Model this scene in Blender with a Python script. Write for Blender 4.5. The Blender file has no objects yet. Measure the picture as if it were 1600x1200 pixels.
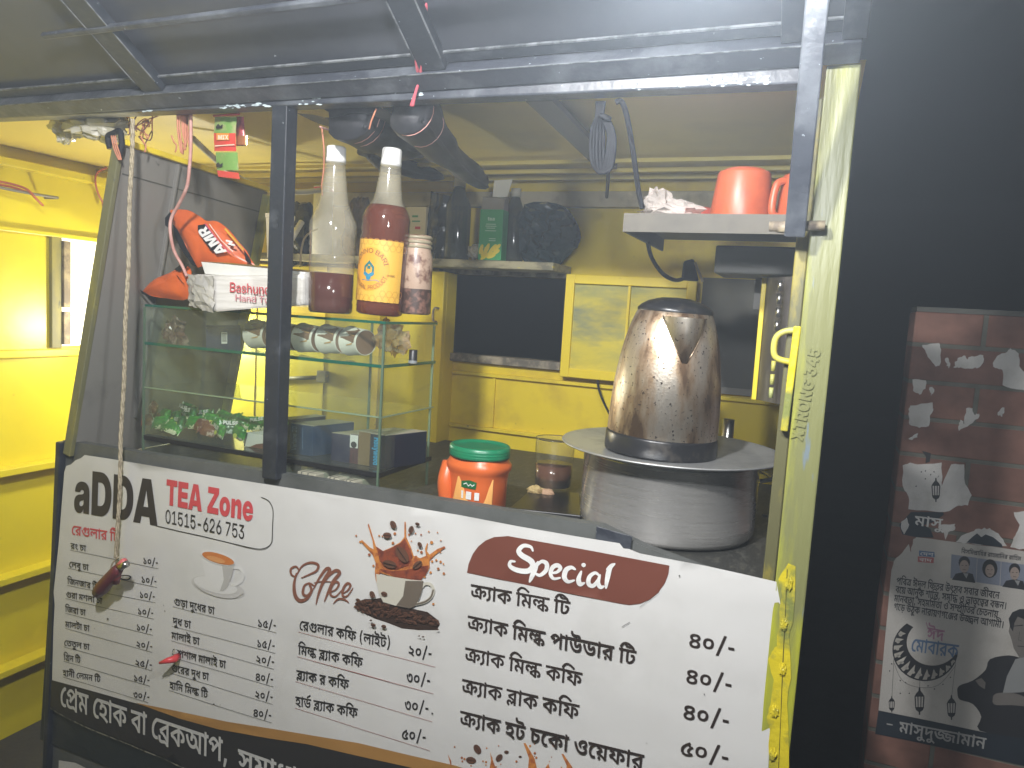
import bpy, math, random
from mathutils import Vector, Matrix, noise as mnoise
from mathutils.geometry import delaunay_2d_cdt
random.seed(7)
SC = bpy.context.scene
COL = SC.collection
# ---------------------------------------------------------------- camera
FPX = 1150.0
def _n(v):
    return Vector(v).normalized()
_X = _n((2850, 290, -1150))
_D = Vector((-700, 11450, 1150)); _D = (_D - _X * _X.dot(_D)).normalized()
_Z = -_D
_Y = _Z.cross(_X)
RW = Matrix((_X, _Y, _Z))            # camera (right, down, forward) -> world
EYE = Vector((0.0, -1.1, 1.35))
cam = bpy.data.cameras.new('camera')
cam.sensor_width = 36.0
cam.lens = 36.0 * FPX / 1600.0
cam.clip_start = 0.02
cam.clip_end = 500.0
cam_o = bpy.data.objects.new('camera', cam)
COL.objects.link(cam_o)
_r = RW @ Vector((1, 0, 0)); _u = RW @ Vector((0, -1, 0)); _b = RW @ Vector((0, 0, -1))
cam_o.matrix_world = Matrix(((_r.x, _u.x, _b.x, EYE.x), (_r.y, _u.y, _b.y, EYE.y), (_r.z, _u.z, _b.z, EYE.z), (0, 0, 0, 1)))
SC.camera = cam_o
# ---------------------------------------------------------------- world, exposure (night)
wd = bpy.data.worlds.new('World'); SC.world = wd; wd.use_nodes = True
_bg = wd.node_tree.nodes['Background']
_sky = wd.node_tree.nodes.new('ShaderNodeTexSky'); _sky.sky_type = 'NISHITA'; _sky.sun_disc = False
_sky.sun_elevation = math.radians(-5.0); _sky.sun_rotation = math.radians(200.0)
wd.node_tree.links.new(_sky.outputs[0], _bg.inputs[0]); _bg.inputs[1].default_value = 0.10
SC.view_settings.view_transform = 'Standard'; SC.view_settings.look = 'None'
SC.view_settings.exposure = EXPO = 0.0; SC.view_settings.gamma = 1.0
SC.render.engine = 'CYCLES'
cy = SC.cycles
cy.use_denoising = True
cy.max_bounces = 8; cy.diffuse_bounces = 4; cy.glossy_bounces = 4; cy.transmission_bounces = 6; cy.volume_bounces = 0
cy.transparent_max_bounces = 24
cy.caustics_reflective = False; cy.caustics_refractive = False
cy.sample_clamp_indirect = 4.0
# ---------------------------------------------------------------- pixel -> place helpers
def ray(px, py):
    return RW @ Vector((px - 800.0, py - 600.0, FPX))
def PY(px, py, y):
    r = ray(px, py); return EYE + r * ((y - EYE.y) / r.y)
def PX(px, py, x):
    r = ray(px, py); return EYE + r * ((x - EYE.x) / r.x)
def PZ(px, py, z):
    r = ray(px, py); return EYE + r * ((z - EYE.z) / r.z)
def MPP(p):                              # metres per photo pixel at a point
    d = RW.transposed() @ (p - EYE); return d.z / FPX
# ---------------------------------------------------------------- materials
MATS = {}
def mat(name, col, rough=0.5, metal=0.0, col2=None, scale=6.0, lo=0.45, hi=0.62, stretch=(1, 1, 1), col3=None, s3=60.0, lo3=0.66, hi3=0.7, bump=0.0, bs=30.0, spec=0.5, emit=None, es=1.0, alpha=None, rough2=None):
    if name in MATS: return MATS[name]
    m = bpy.data.materials.new(name); m.use_nodes = True
    nt = m.node_tree; N = nt.nodes; L = nt.links
    b = N['Principled BSDF']
    b.inputs['Roughness'].default_value = rough; b.inputs['Metallic'].default_value = metal
    b.inputs['Specular IOR Level'].default_value = spec
    b.inputs['Base Color'].default_value = (*col, 1)
    if col2 or col3 or bump:
        tc = N.new('ShaderNodeTexCoord'); mp = N.new('ShaderNodeMapping'); mp.inputs['Scale'].default_value = stretch
        L.new(tc.outputs['Object'], mp.inputs[0])
    cur = None
    def layer(cur, c, sc, l, h, det):
        n = N.new('ShaderNodeTexNoise'); n.inputs['Scale'].default_value = sc; n.inputs['Detail'].default_value = det; n.inputs['Roughness'].default_value = 0.62
        L.new(mp.outputs[0], n.inputs['Vector'])
        r = N.new('ShaderNodeMapRange'); r.inputs[1].default_value = l; r.inputs[2].default_value = h
        L.new(n.outputs['Fac'], r.inputs[0])
        x = N.new('ShaderNodeMix'); x.data_type = 'RGBA'
        L.new(r.outputs[0], x.inputs[0])
        if cur is None: x.inputs[6].default_value = (*col, 1)
        else: L.new(cur, x.inputs[6])
        x.inputs[7].default_value = (*c, 1)
        return x.outputs[2], r.outputs[0]
    if col2:
        cur, f2 = layer(cur, col2, scale, lo, hi, 8.0)
        if rough2 is not None:
            rr = N.new('ShaderNodeMapRange'); rr.inputs[3].default_value = rough; rr.inputs[4].default_value = rough2
            L.new(f2, rr.inputs[0]); L.new(rr.outputs[0], b.inputs['Roughness'])
    if col3: cur, _ = layer(cur, col3, s3, lo3, hi3, 4.0)
    if cur is not None: L.new(cur, b.inputs['Base Color'])
    if bump:
        n = N.new('ShaderNodeTexNoise'); n.inputs['Scale'].default_value = bs; n.inputs['Detail'].default_value = 5.0
        L.new(mp.outputs[0], n.inputs['Vector'])
        bp = N.new('ShaderNodeBump'); bp.inputs['Strength'].default_value = bump; bp.inputs['Distance'].default_value = 0.01
        L.new(n.outputs['Fac'], bp.inputs['Height']); L.new(bp.outputs[0], b.inputs['Normal'])
    if emit:
        b.inputs['Emission Color'].default_value = (*emit, 1); b.inputs['Emission Strength'].default_value = es
    if alpha is not None: b.inputs['Alpha'].default_value = alpha
    MATS[name] = m
    return m
def clear(name, tint=(0.95, 0.97, 0.95), gloss=0.03, ior=1.45, body=None, bf=0.0, brough=0.5):
    """thin clear glass or plastic: lets light straight through, mirrors at grazing angles, optional dusty body"""
    if name in MATS: return MATS[name]
    m = bpy.data.materials.new(name); m.use_nodes = True
    nt = m.node_tree; N = nt.nodes; L = nt.links
    N.remove(N['Principled BSDF']); out = N['Material Output']
    t = N.new('ShaderNodeBsdfTransparent'); t.inputs[0].default_value = (*tint, 1)
    g = N.new('ShaderNodeBsdfGlossy'); g.inputs['Roughness'].default_value = gloss; g.inputs[0].default_value = (0.9, 0.9, 0.9, 1)
    f = N.new('ShaderNodeFresnel'); f.inputs[0].default_value = ior
    x = N.new('ShaderNodeMixShader'); last = t.outputs[0]
    if body:
        d = N.new('ShaderNodeBsdfDiffuse'); d.inputs[0].default_value = (*body, 1)
        y = N.new('ShaderNodeMixShader')
        tc = N.new('ShaderNodeTexCoord'); n = N.new('ShaderNodeTexNoise'); n.inputs['Scale'].default_value = 14.0; n.inputs['Detail'].default_value = 6.0
        L.new(tc.outputs['Object'], n.inputs['Vector'])
        mr = N.new('ShaderNodeMapRange'); mr.inputs[1].default_value = 0.3; mr.inputs[2].default_value = 0.7
        mr.inputs[3].default_value = bf * 0.4; mr.inputs[4].default_value = bf * 1.6
        L.new(n.outputs['Fac'], mr.inputs[0]); L.new(mr.outputs[0], y.inputs[0])
        L.new(t.outputs[0], y.inputs[1]); L.new(d.outputs[0], y.inputs[2]); last = y.outputs[0]
    ge = N.new('ShaderNodeNewGeometry'); mm = N.new('ShaderNodeMath'); mm.operation = 'MULTIPLY_ADD'; mm.inputs[1].default_value = -1.0; mm.inputs[2].default_value = 1.0; L.new(ge.outputs['Backfacing'], mm.inputs[0])
    m4 = N.new('ShaderNodeMath'); m4.operation = 'MULTIPLY'; L.new(f.outputs[0], m4.inputs[0]); L.new(mm.outputs[0], m4.inputs[1])
    L.new(m4.outputs[0], x.inputs[0]); L.new(last, x.inputs[1]); L.new(g.outputs[0], x.inputs[2])
    L.new(x.outputs[0], out.inputs[0])
    MATS[name] = m
    return m
# ---------------------------------------------------------------- mesh building
BASE = {}
class MB:
    def __init__(s): s.v = []; s.f = []; s.sm = []
    def add(s, vs, fs, smooth=False):
        o = len(s.v); s.v += [Vector(v) for v in vs]
        for f in fs: s.f.append([i + o for i in f]); s.sm.append(smooth)
        return s
    def hexa(s, p):                      # p: 8 points, bottom ring 0-3, top ring 4-7
        return s.add(p, [(3, 2, 1, 0), (4, 5, 6, 7), (0, 1, 5, 4), (1, 2, 6, 5), (2, 3, 7, 6), (3, 0, 4, 7)])
    def box(s, a, b):
        x0, x1 = sorted((a[0], b[0])); y0, y1 = sorted((a[1], b[1])); z0, z1 = sorted((a[2], b[2]))
        return s.hexa([(x0, y0, z0), (x1, y0, z0), (x1, y1, z0), (x0, y1, z0), (x0, y0, z1), (x1, y0, z1), (x1, y1, z1), (x0, y1, z1)])
    def beam(s, a, b, w, h, up=(0, 0, 1)):   # rectangular bar from a to b, w across, h along up
        a = Vector(a); b = Vector(b); d = (b - a).normalized(); up = Vector(up)
        r = d.cross(up)
        if r.length < 1e-5: r = d.cross(Vector((0, 1, 0)))
        r.normalize(); u = r.cross(d).normalized()
        p = []
        for e in (a, b):
            for sx, sy in ((-1, -1), (1, -1), (1, 1), (-1, 1)): p.append(e + r * (sx * w / 2) + u * (sy * h / 2))
        return s.hexa([p[0], p[1], p[2], p[3], p[4], p[5], p[6], p[7]])
    def tube(s, pts, r, n=8, closed=False, twist=0.0):
        pts = [Vector(p) for p in pts]; m = len(pts)
        rs = r if isinstance(r, (list, tuple)) else [r] * m
        vs = []; up = None
        for i in range(m):
            d = (pts[min(i + 1, m - 1)] - pts[max(i - 1, 0)])
            d = d.normalized() if d.length > 1e-9 else Vector((0, 0, 1))
            if up is None: up = d.orthogonal().normalized()
            up = (up - d * up.dot(d)); up = up.normalized() if up.length > 1e-6 else d.orthogonal().normalized()
            w = d.cross(up)
            for k in range(n):
                a = 2 * math.pi * k / n + twist * i
                vs.append(pts[i] + (up * math.cos(a) + w * math.sin(a)) * rs[i])
        fs = []
        for i in range(m - 1):
            for k in range(n): fs.append((i * n + k, i * n + (k + 1) % n, (i + 1) * n + (k + 1) % n, (i + 1) * n + k))
        fs.append(tuple(range(n - 1, -1, -1))); fs.append(tuple((m - 1) * n + k for k in range(n)))
        return s.add(vs, fs, True)
    def lathe(s, prof, c=(0, 0, 0), n=40, cap=True, smooth=True, sy=1.0):
        c = Vector(c); vs = []; fs = []
        for r, z in prof:
            for k in range(n):
                a = 2 * math.pi * k / n; vs.append(c + Vector((r * math.cos(a), r * math.sin(a) * sy, z)))
        for i in range(len(prof) - 1):
            for k in range(n): fs.append((i * n + k, i * n + (k + 1) % n, (i + 1) * n + (k + 1) % n, (i + 1) * n + k))
        if cap:
            if prof[0][0] > 1e-6: fs.append(tuple(range(n - 1, -1, -1)))
            if prof[-1][0] > 1e-6: fs.append(tuple((len(prof) - 1) * n + k for k in range(n)))
        return s.add(vs, fs, smooth)
    def grid(s, fn, nu, nv, smooth=True):
        vs = [fn(i / nu, j / nv) for j in range(nv + 1) for i in range(nu + 1)]
        fs = [(j * (nu + 1) + i, j * (nu + 1) + i + 1, (j + 1) * (nu + 1) + i + 1, (j + 1) * (nu + 1) + i) for j in range(nv) for i in range(nu)]
        return s.add(vs, fs, smooth)
    def blob(s, c, r, nz=0.25, f=3.0, n=20, seed=0):   # crumpled bag-like lump
        c = Vector(c); vs = []; m = n // 2
        for j in range(m + 1):
            th = math.pi * j / m
            for k in range(n):
                a = 2 * math.pi * k / n
                d = Vector((math.sin(th) * math.cos(a), math.sin(th) * math.sin(a), math.cos(th)))
                q = 1 + nz * (mnoise.noise(d * f + Vector((seed, 0, 0))) + 0.5 * abs(mnoise.noise(d * f * 2.7 + Vector((0, seed, 0)))))
                vs.append(c + Vector((d.x * r[0], d.y * r[1], d.z * r[2])) * q)
        fs = [(j * n + k, j * n + (k + 1) % n, (j + 1) * n + (k + 1) % n, (j + 1) * n + k) for j in range(m) for k in range(n)]
        return s.add(vs, fs, False)
    def build(s, name, m, parent=None, local=False, origin=None, bevel=0.0, smooth_all=False):
        off = Vector((0, 0, 0))
        if parent is not None and not local: off = BASE[parent.name]
        elif parent is None and origin is not None: off = Vector(origin)
        me = bpy.data.meshes.new(name)
        me.from_pydata([tuple(v - off) for v in s.v], [], s.f)
        me.materials.append(m)
        for p, q in zip(me.polygons, s.sm): p.use_smooth = q or smooth_all
        me.validate(); me.update()
        o = bpy.data.objects.new(name, me); COL.objects.link(o)
        if parent is not None: o.parent = parent; BASE[o.name] = off
        else: o.location = off; BASE[o.name] = off
        if bevel:
            bv = o.modifiers.new('bevel', 'BEVEL'); bv.width = bevel; bv.segments = 2; bv.limit_method = 'ANGLE'
        return o
def tag(o, label=None, cat=None, group=None, kind=None):
    if label: o['label'] = label
    if cat: o['category'] = cat
    if group: o['group'] = group
    if kind: o['kind'] = kind
    return o
def thing(name, label, cat, loc=(0, 0, 0), group=None, rot=None):
    o = bpy.data.objects.new(name, None); COL.objects.link(o); o.empty_display_size = 0.05
    o.location = loc; BASE[o.name] = Vector(loc)
    if rot: o.rotation_euler = rot
    return tag(o, label, cat, group)
def copy_tree(o, parent=None):
    c = o.copy(); COL.objects.link(c)
    if parent is not None: c.parent = parent
    BASE[c.name] = BASE[o.name]
    for ch in list(o.children): copy_tree(ch, c)
    return c
# ---------------------------------------------------------------- lettering and printed shapes
def _flat(con, n=4):
    P = []; m = len(con)
    for k in range(m):
        a = con[k]; b = con[(k + 1) % m]; P.append(a)
        if not a[2] and not b[2]: P.append(((a[0] + b[0]) / 2, (a[1] + b[1]) / 2, True))
    k0 = next(k for k in range(len(P)) if P[k][2]); P = P[k0:] + P[:k0] + [P[k0]]
    out = []; i = 0
    while i < len(P) - 1:
        if P[i + 1][2]: out.append((P[i][0], P[i][1])); i += 1
        else:
            a, b, c = P[i], P[i + 1], P[i + 2]
            for t in range(n):
                t /= n; out.append(((1 - t) ** 2 * a[0] + 2 * t * (1 - t) * b[0] + t * t * c[0], (1 - t) ** 2 * a[1] + 2 * t * (1 - t) * b[1] + t * t * c[1]))
            i += 2
    return out
def _wind(p, cons):
    w = 0; x, y = p
    for c in cons:
        ax, ay = c[-1]
        for bx, by in c:
            if ay <= y < by:
                if ax + (y - ay) * (bx - ax) / (by - ay) > x: w += 1
            elif by <= y < ay:
                if ax + (y - ay) * (bx - ax) / (by - ay) > x: w -= 1
            ax, ay = bx, by
    return w
def fill2d(cons, steiner=()):
    """triangles covering every contour (non-zero winding)"""
    vs = []; es = []
    for c in cons:
        o = len(vs); vs += [Vector(p) for p in c]; es += [(o + i, o + (i + 1) % len(c)) for i in range(len(c))]
    vs += [Vector(p) for p in steiner]
    r = delaunay_2d_cdt(vs, es, [], 0, 1e-5)
    tv = [(v.x, v.y) for v in r[0]]; tf = []
    for f in r[2]:
        cx = sum(tv[i][0] for i in f) / len(f); cy_ = sum(tv[i][1] for i in f) / len(f)
        if _wind((cx, cy_), cons): tf.append(tuple(f))
    return tv, tf
_GC = {}
def glyph(k):
    if k not in _GC:
        cons = []
        for c in GLYPHS[k].split(';'):
            pts = []; cx = cy_ = 0
            for q in c.split(' '):
                on = not q.endswith('~'); x, y = q.rstrip('~').split(','); cx += 2 * int(x); cy_ += 2 * int(y); pts.append((float(cx), float(cy_), on))
            cons.append(_flat(pts))
        _GC[k] = fill2d(cons)
    return _GC[k]
class Ink(MB):
    def islands(s, name, m, parent):
        """every separate printed piece becomes a part of its own"""
        r = list(range(len(s.v)))
        def top(i):
            while r[i] != i: r[i] = r[r[i]]; i = r[i]
            return i
        for f in s.f:
            for i in f[1:]: r[top(i)] = top(f[0])
        for root in sorted({top(f[0]) for f in s.f}):
            q = MB(); ix = {}
            for f in s.f:
                if top(f[0]) == root: q.f.append([ix.setdefault(i, len(ix)) for i in f]); q.sm.append(True)
            q.v = [s.v[i] for i in ix]; q.build(name, m, parent)
    def lines(s, name, m, parent):
        """every line of writing becomes a part of its own"""
        for a, b in zip(s.cut, s.cut[1:] + [(len(s.v), len(s.f))]):
            q = MB(); q.v = s.v[a[0]:b[0]]; q.f = [[i - a[0] for i in f] for f in s.f[a[1]:b[1]]]; q.sm = s.sm[a[1]:b[1]]
            q.build(name, m, parent)
    def shape(s, cons, mp, layer=1, step=0):
        if cons and not isinstance(cons[0][0], (tuple, list)): cons = [cons]
        cc = []
        for c in cons:
            a = sum(c[i - 1][0] * c[i][1] - c[i][0] * c[i - 1][1] for i in range(len(c)))
            cc.append(list(c) if a > 0 else list(c)[::-1])
        st = []
        if step:
            xs = [p[0] for c in cc for p in c]; ys = [p[1] for c in cc for p in c]
            x = min(xs)
            while x < max(xs):
                y = min(ys)
                while y < max(ys):
                    if _wind((x, y), cc): st.append((x + random.uniform(-.1, .1) * step, y))
                    y += step
                x += step
        tv, tf = fill2d(cc, st)
        return s.add([mp(x, y, layer) for x, y in tv], tf, True)
    def stroke(s, pts, w, mp, layer=1, closed=False):
        ws = w if isinstance(w, (list, tuple)) else [w] * len(pts)
        cons = []
        for i in range(len(pts) - (0 if closed else 1)):
            j = (i + 1) % len(pts)
            (x0, y0), (x1, y1) = pts[i], pts[j]; d = math.hypot(x1 - x0, y1 - y0)
            if d < 1e-9: continue
            nx, ny = -(y1 - y0) / d, (x1 - x0) / d; a, b = ws[i] / 2, ws[j] / 2
            cons.append([(x0 + nx * a, y0 + ny * a), (x0 - nx * a, y0 - ny * a), (x1 - nx * b, y1 - ny * b), (x1 + nx * b, y1 + ny * b)])
        for (x, y), a in zip(pts, ws):
            cons.append([(x + math.cos(t * math.pi / 4) * a / 2, y + math.sin(t * math.pi / 4) * a / 2) for t in range(8)])
        return s.shape(cons, mp, layer)
    def text(s, run, a, b, h, mp, layer=1, units=622.0, slant=0.0):
        """set a ready-shaped line with its baseline from pixel a to pixel b, h pixels high"""
        s.cut = getattr(s, 'cut', []) + [(len(s.v), len(s.f))]
        body, w = RUNS[run].split('|'); w = float(w)
        A = mp(a[0], a[1], layer); B = mp(b[0], b[1], layer)
        R = (B - A) / w
        U = mp(a[0] + (a[1] - b[1]) * 0.0, a[1] - h, layer) - A
        U = Vector((0, 0, U.z)) / units
        for g in body.split(' '):
            k, x, y = g.split(','); x = float(x); y = float(y)
            if k not in GLYPHS: continue
            tv, tf = glyph(k)
            s.add([A + R * (x + u + slant * (v + y)) + U * (v + y) for u, v in tv], tf)
        return s
    def curve_text(s, run, fn, h, units=727.0):
        """fn(t, up) -> point; t 0..1 along the line, up in metres"""
        body, w = RUNS[run].split('|'); w = float(w); k_ = h / units
        for g in body.split(' '):
            k, x, y = g.split(','); x = float(x)
            tv, tf = glyph(k)
            s.add([fn((x + u) / w, v * k_) for u, v in tv], tf)
        return s
def ell(cx, cy_, rx, ry, rot=0.0, n=20, a0=0.0, a1=360.0):
    o = []; full = abs(a1 - a0) >= 360
    for i in range(n if full else n + 1):
        t = math.radians(a0 + (a1 - a0) * i / n); x = rx * math.cos(t); y = ry * math.sin(t); r = math.radians(rot)
        o.append((cx + x * math.cos(r) - y * math.sin(r), cy_ + x * math.sin(r) + y * math.cos(r)))
    return o
def catmull(pts, n=6):
    o = []; m = len(pts)
    for i in range(m - 1):
        p0 = pts[max(i - 1, 0)]; p1 = pts[i]; p2 = pts[i + 1]; p3 = pts[min(i + 2, m - 1)]
        for k in range(n):
            t = k / n
            o.append(tuple(0.5 * (2 * b + (c - a) * t + (2 * a - 5 * b + 4 * c - d) * t * t + (3 * b - a - 3 * c + d) * t ** 3) for a, b, c, d in zip(p0, p1, p2, p3)))
    o.append(tuple(pts[-1])); return o
def planeY(y):
    return lambda px, py, layer=0: PY(px, py, y - 0.0005 * layer)
GLYPHS = {}
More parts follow.
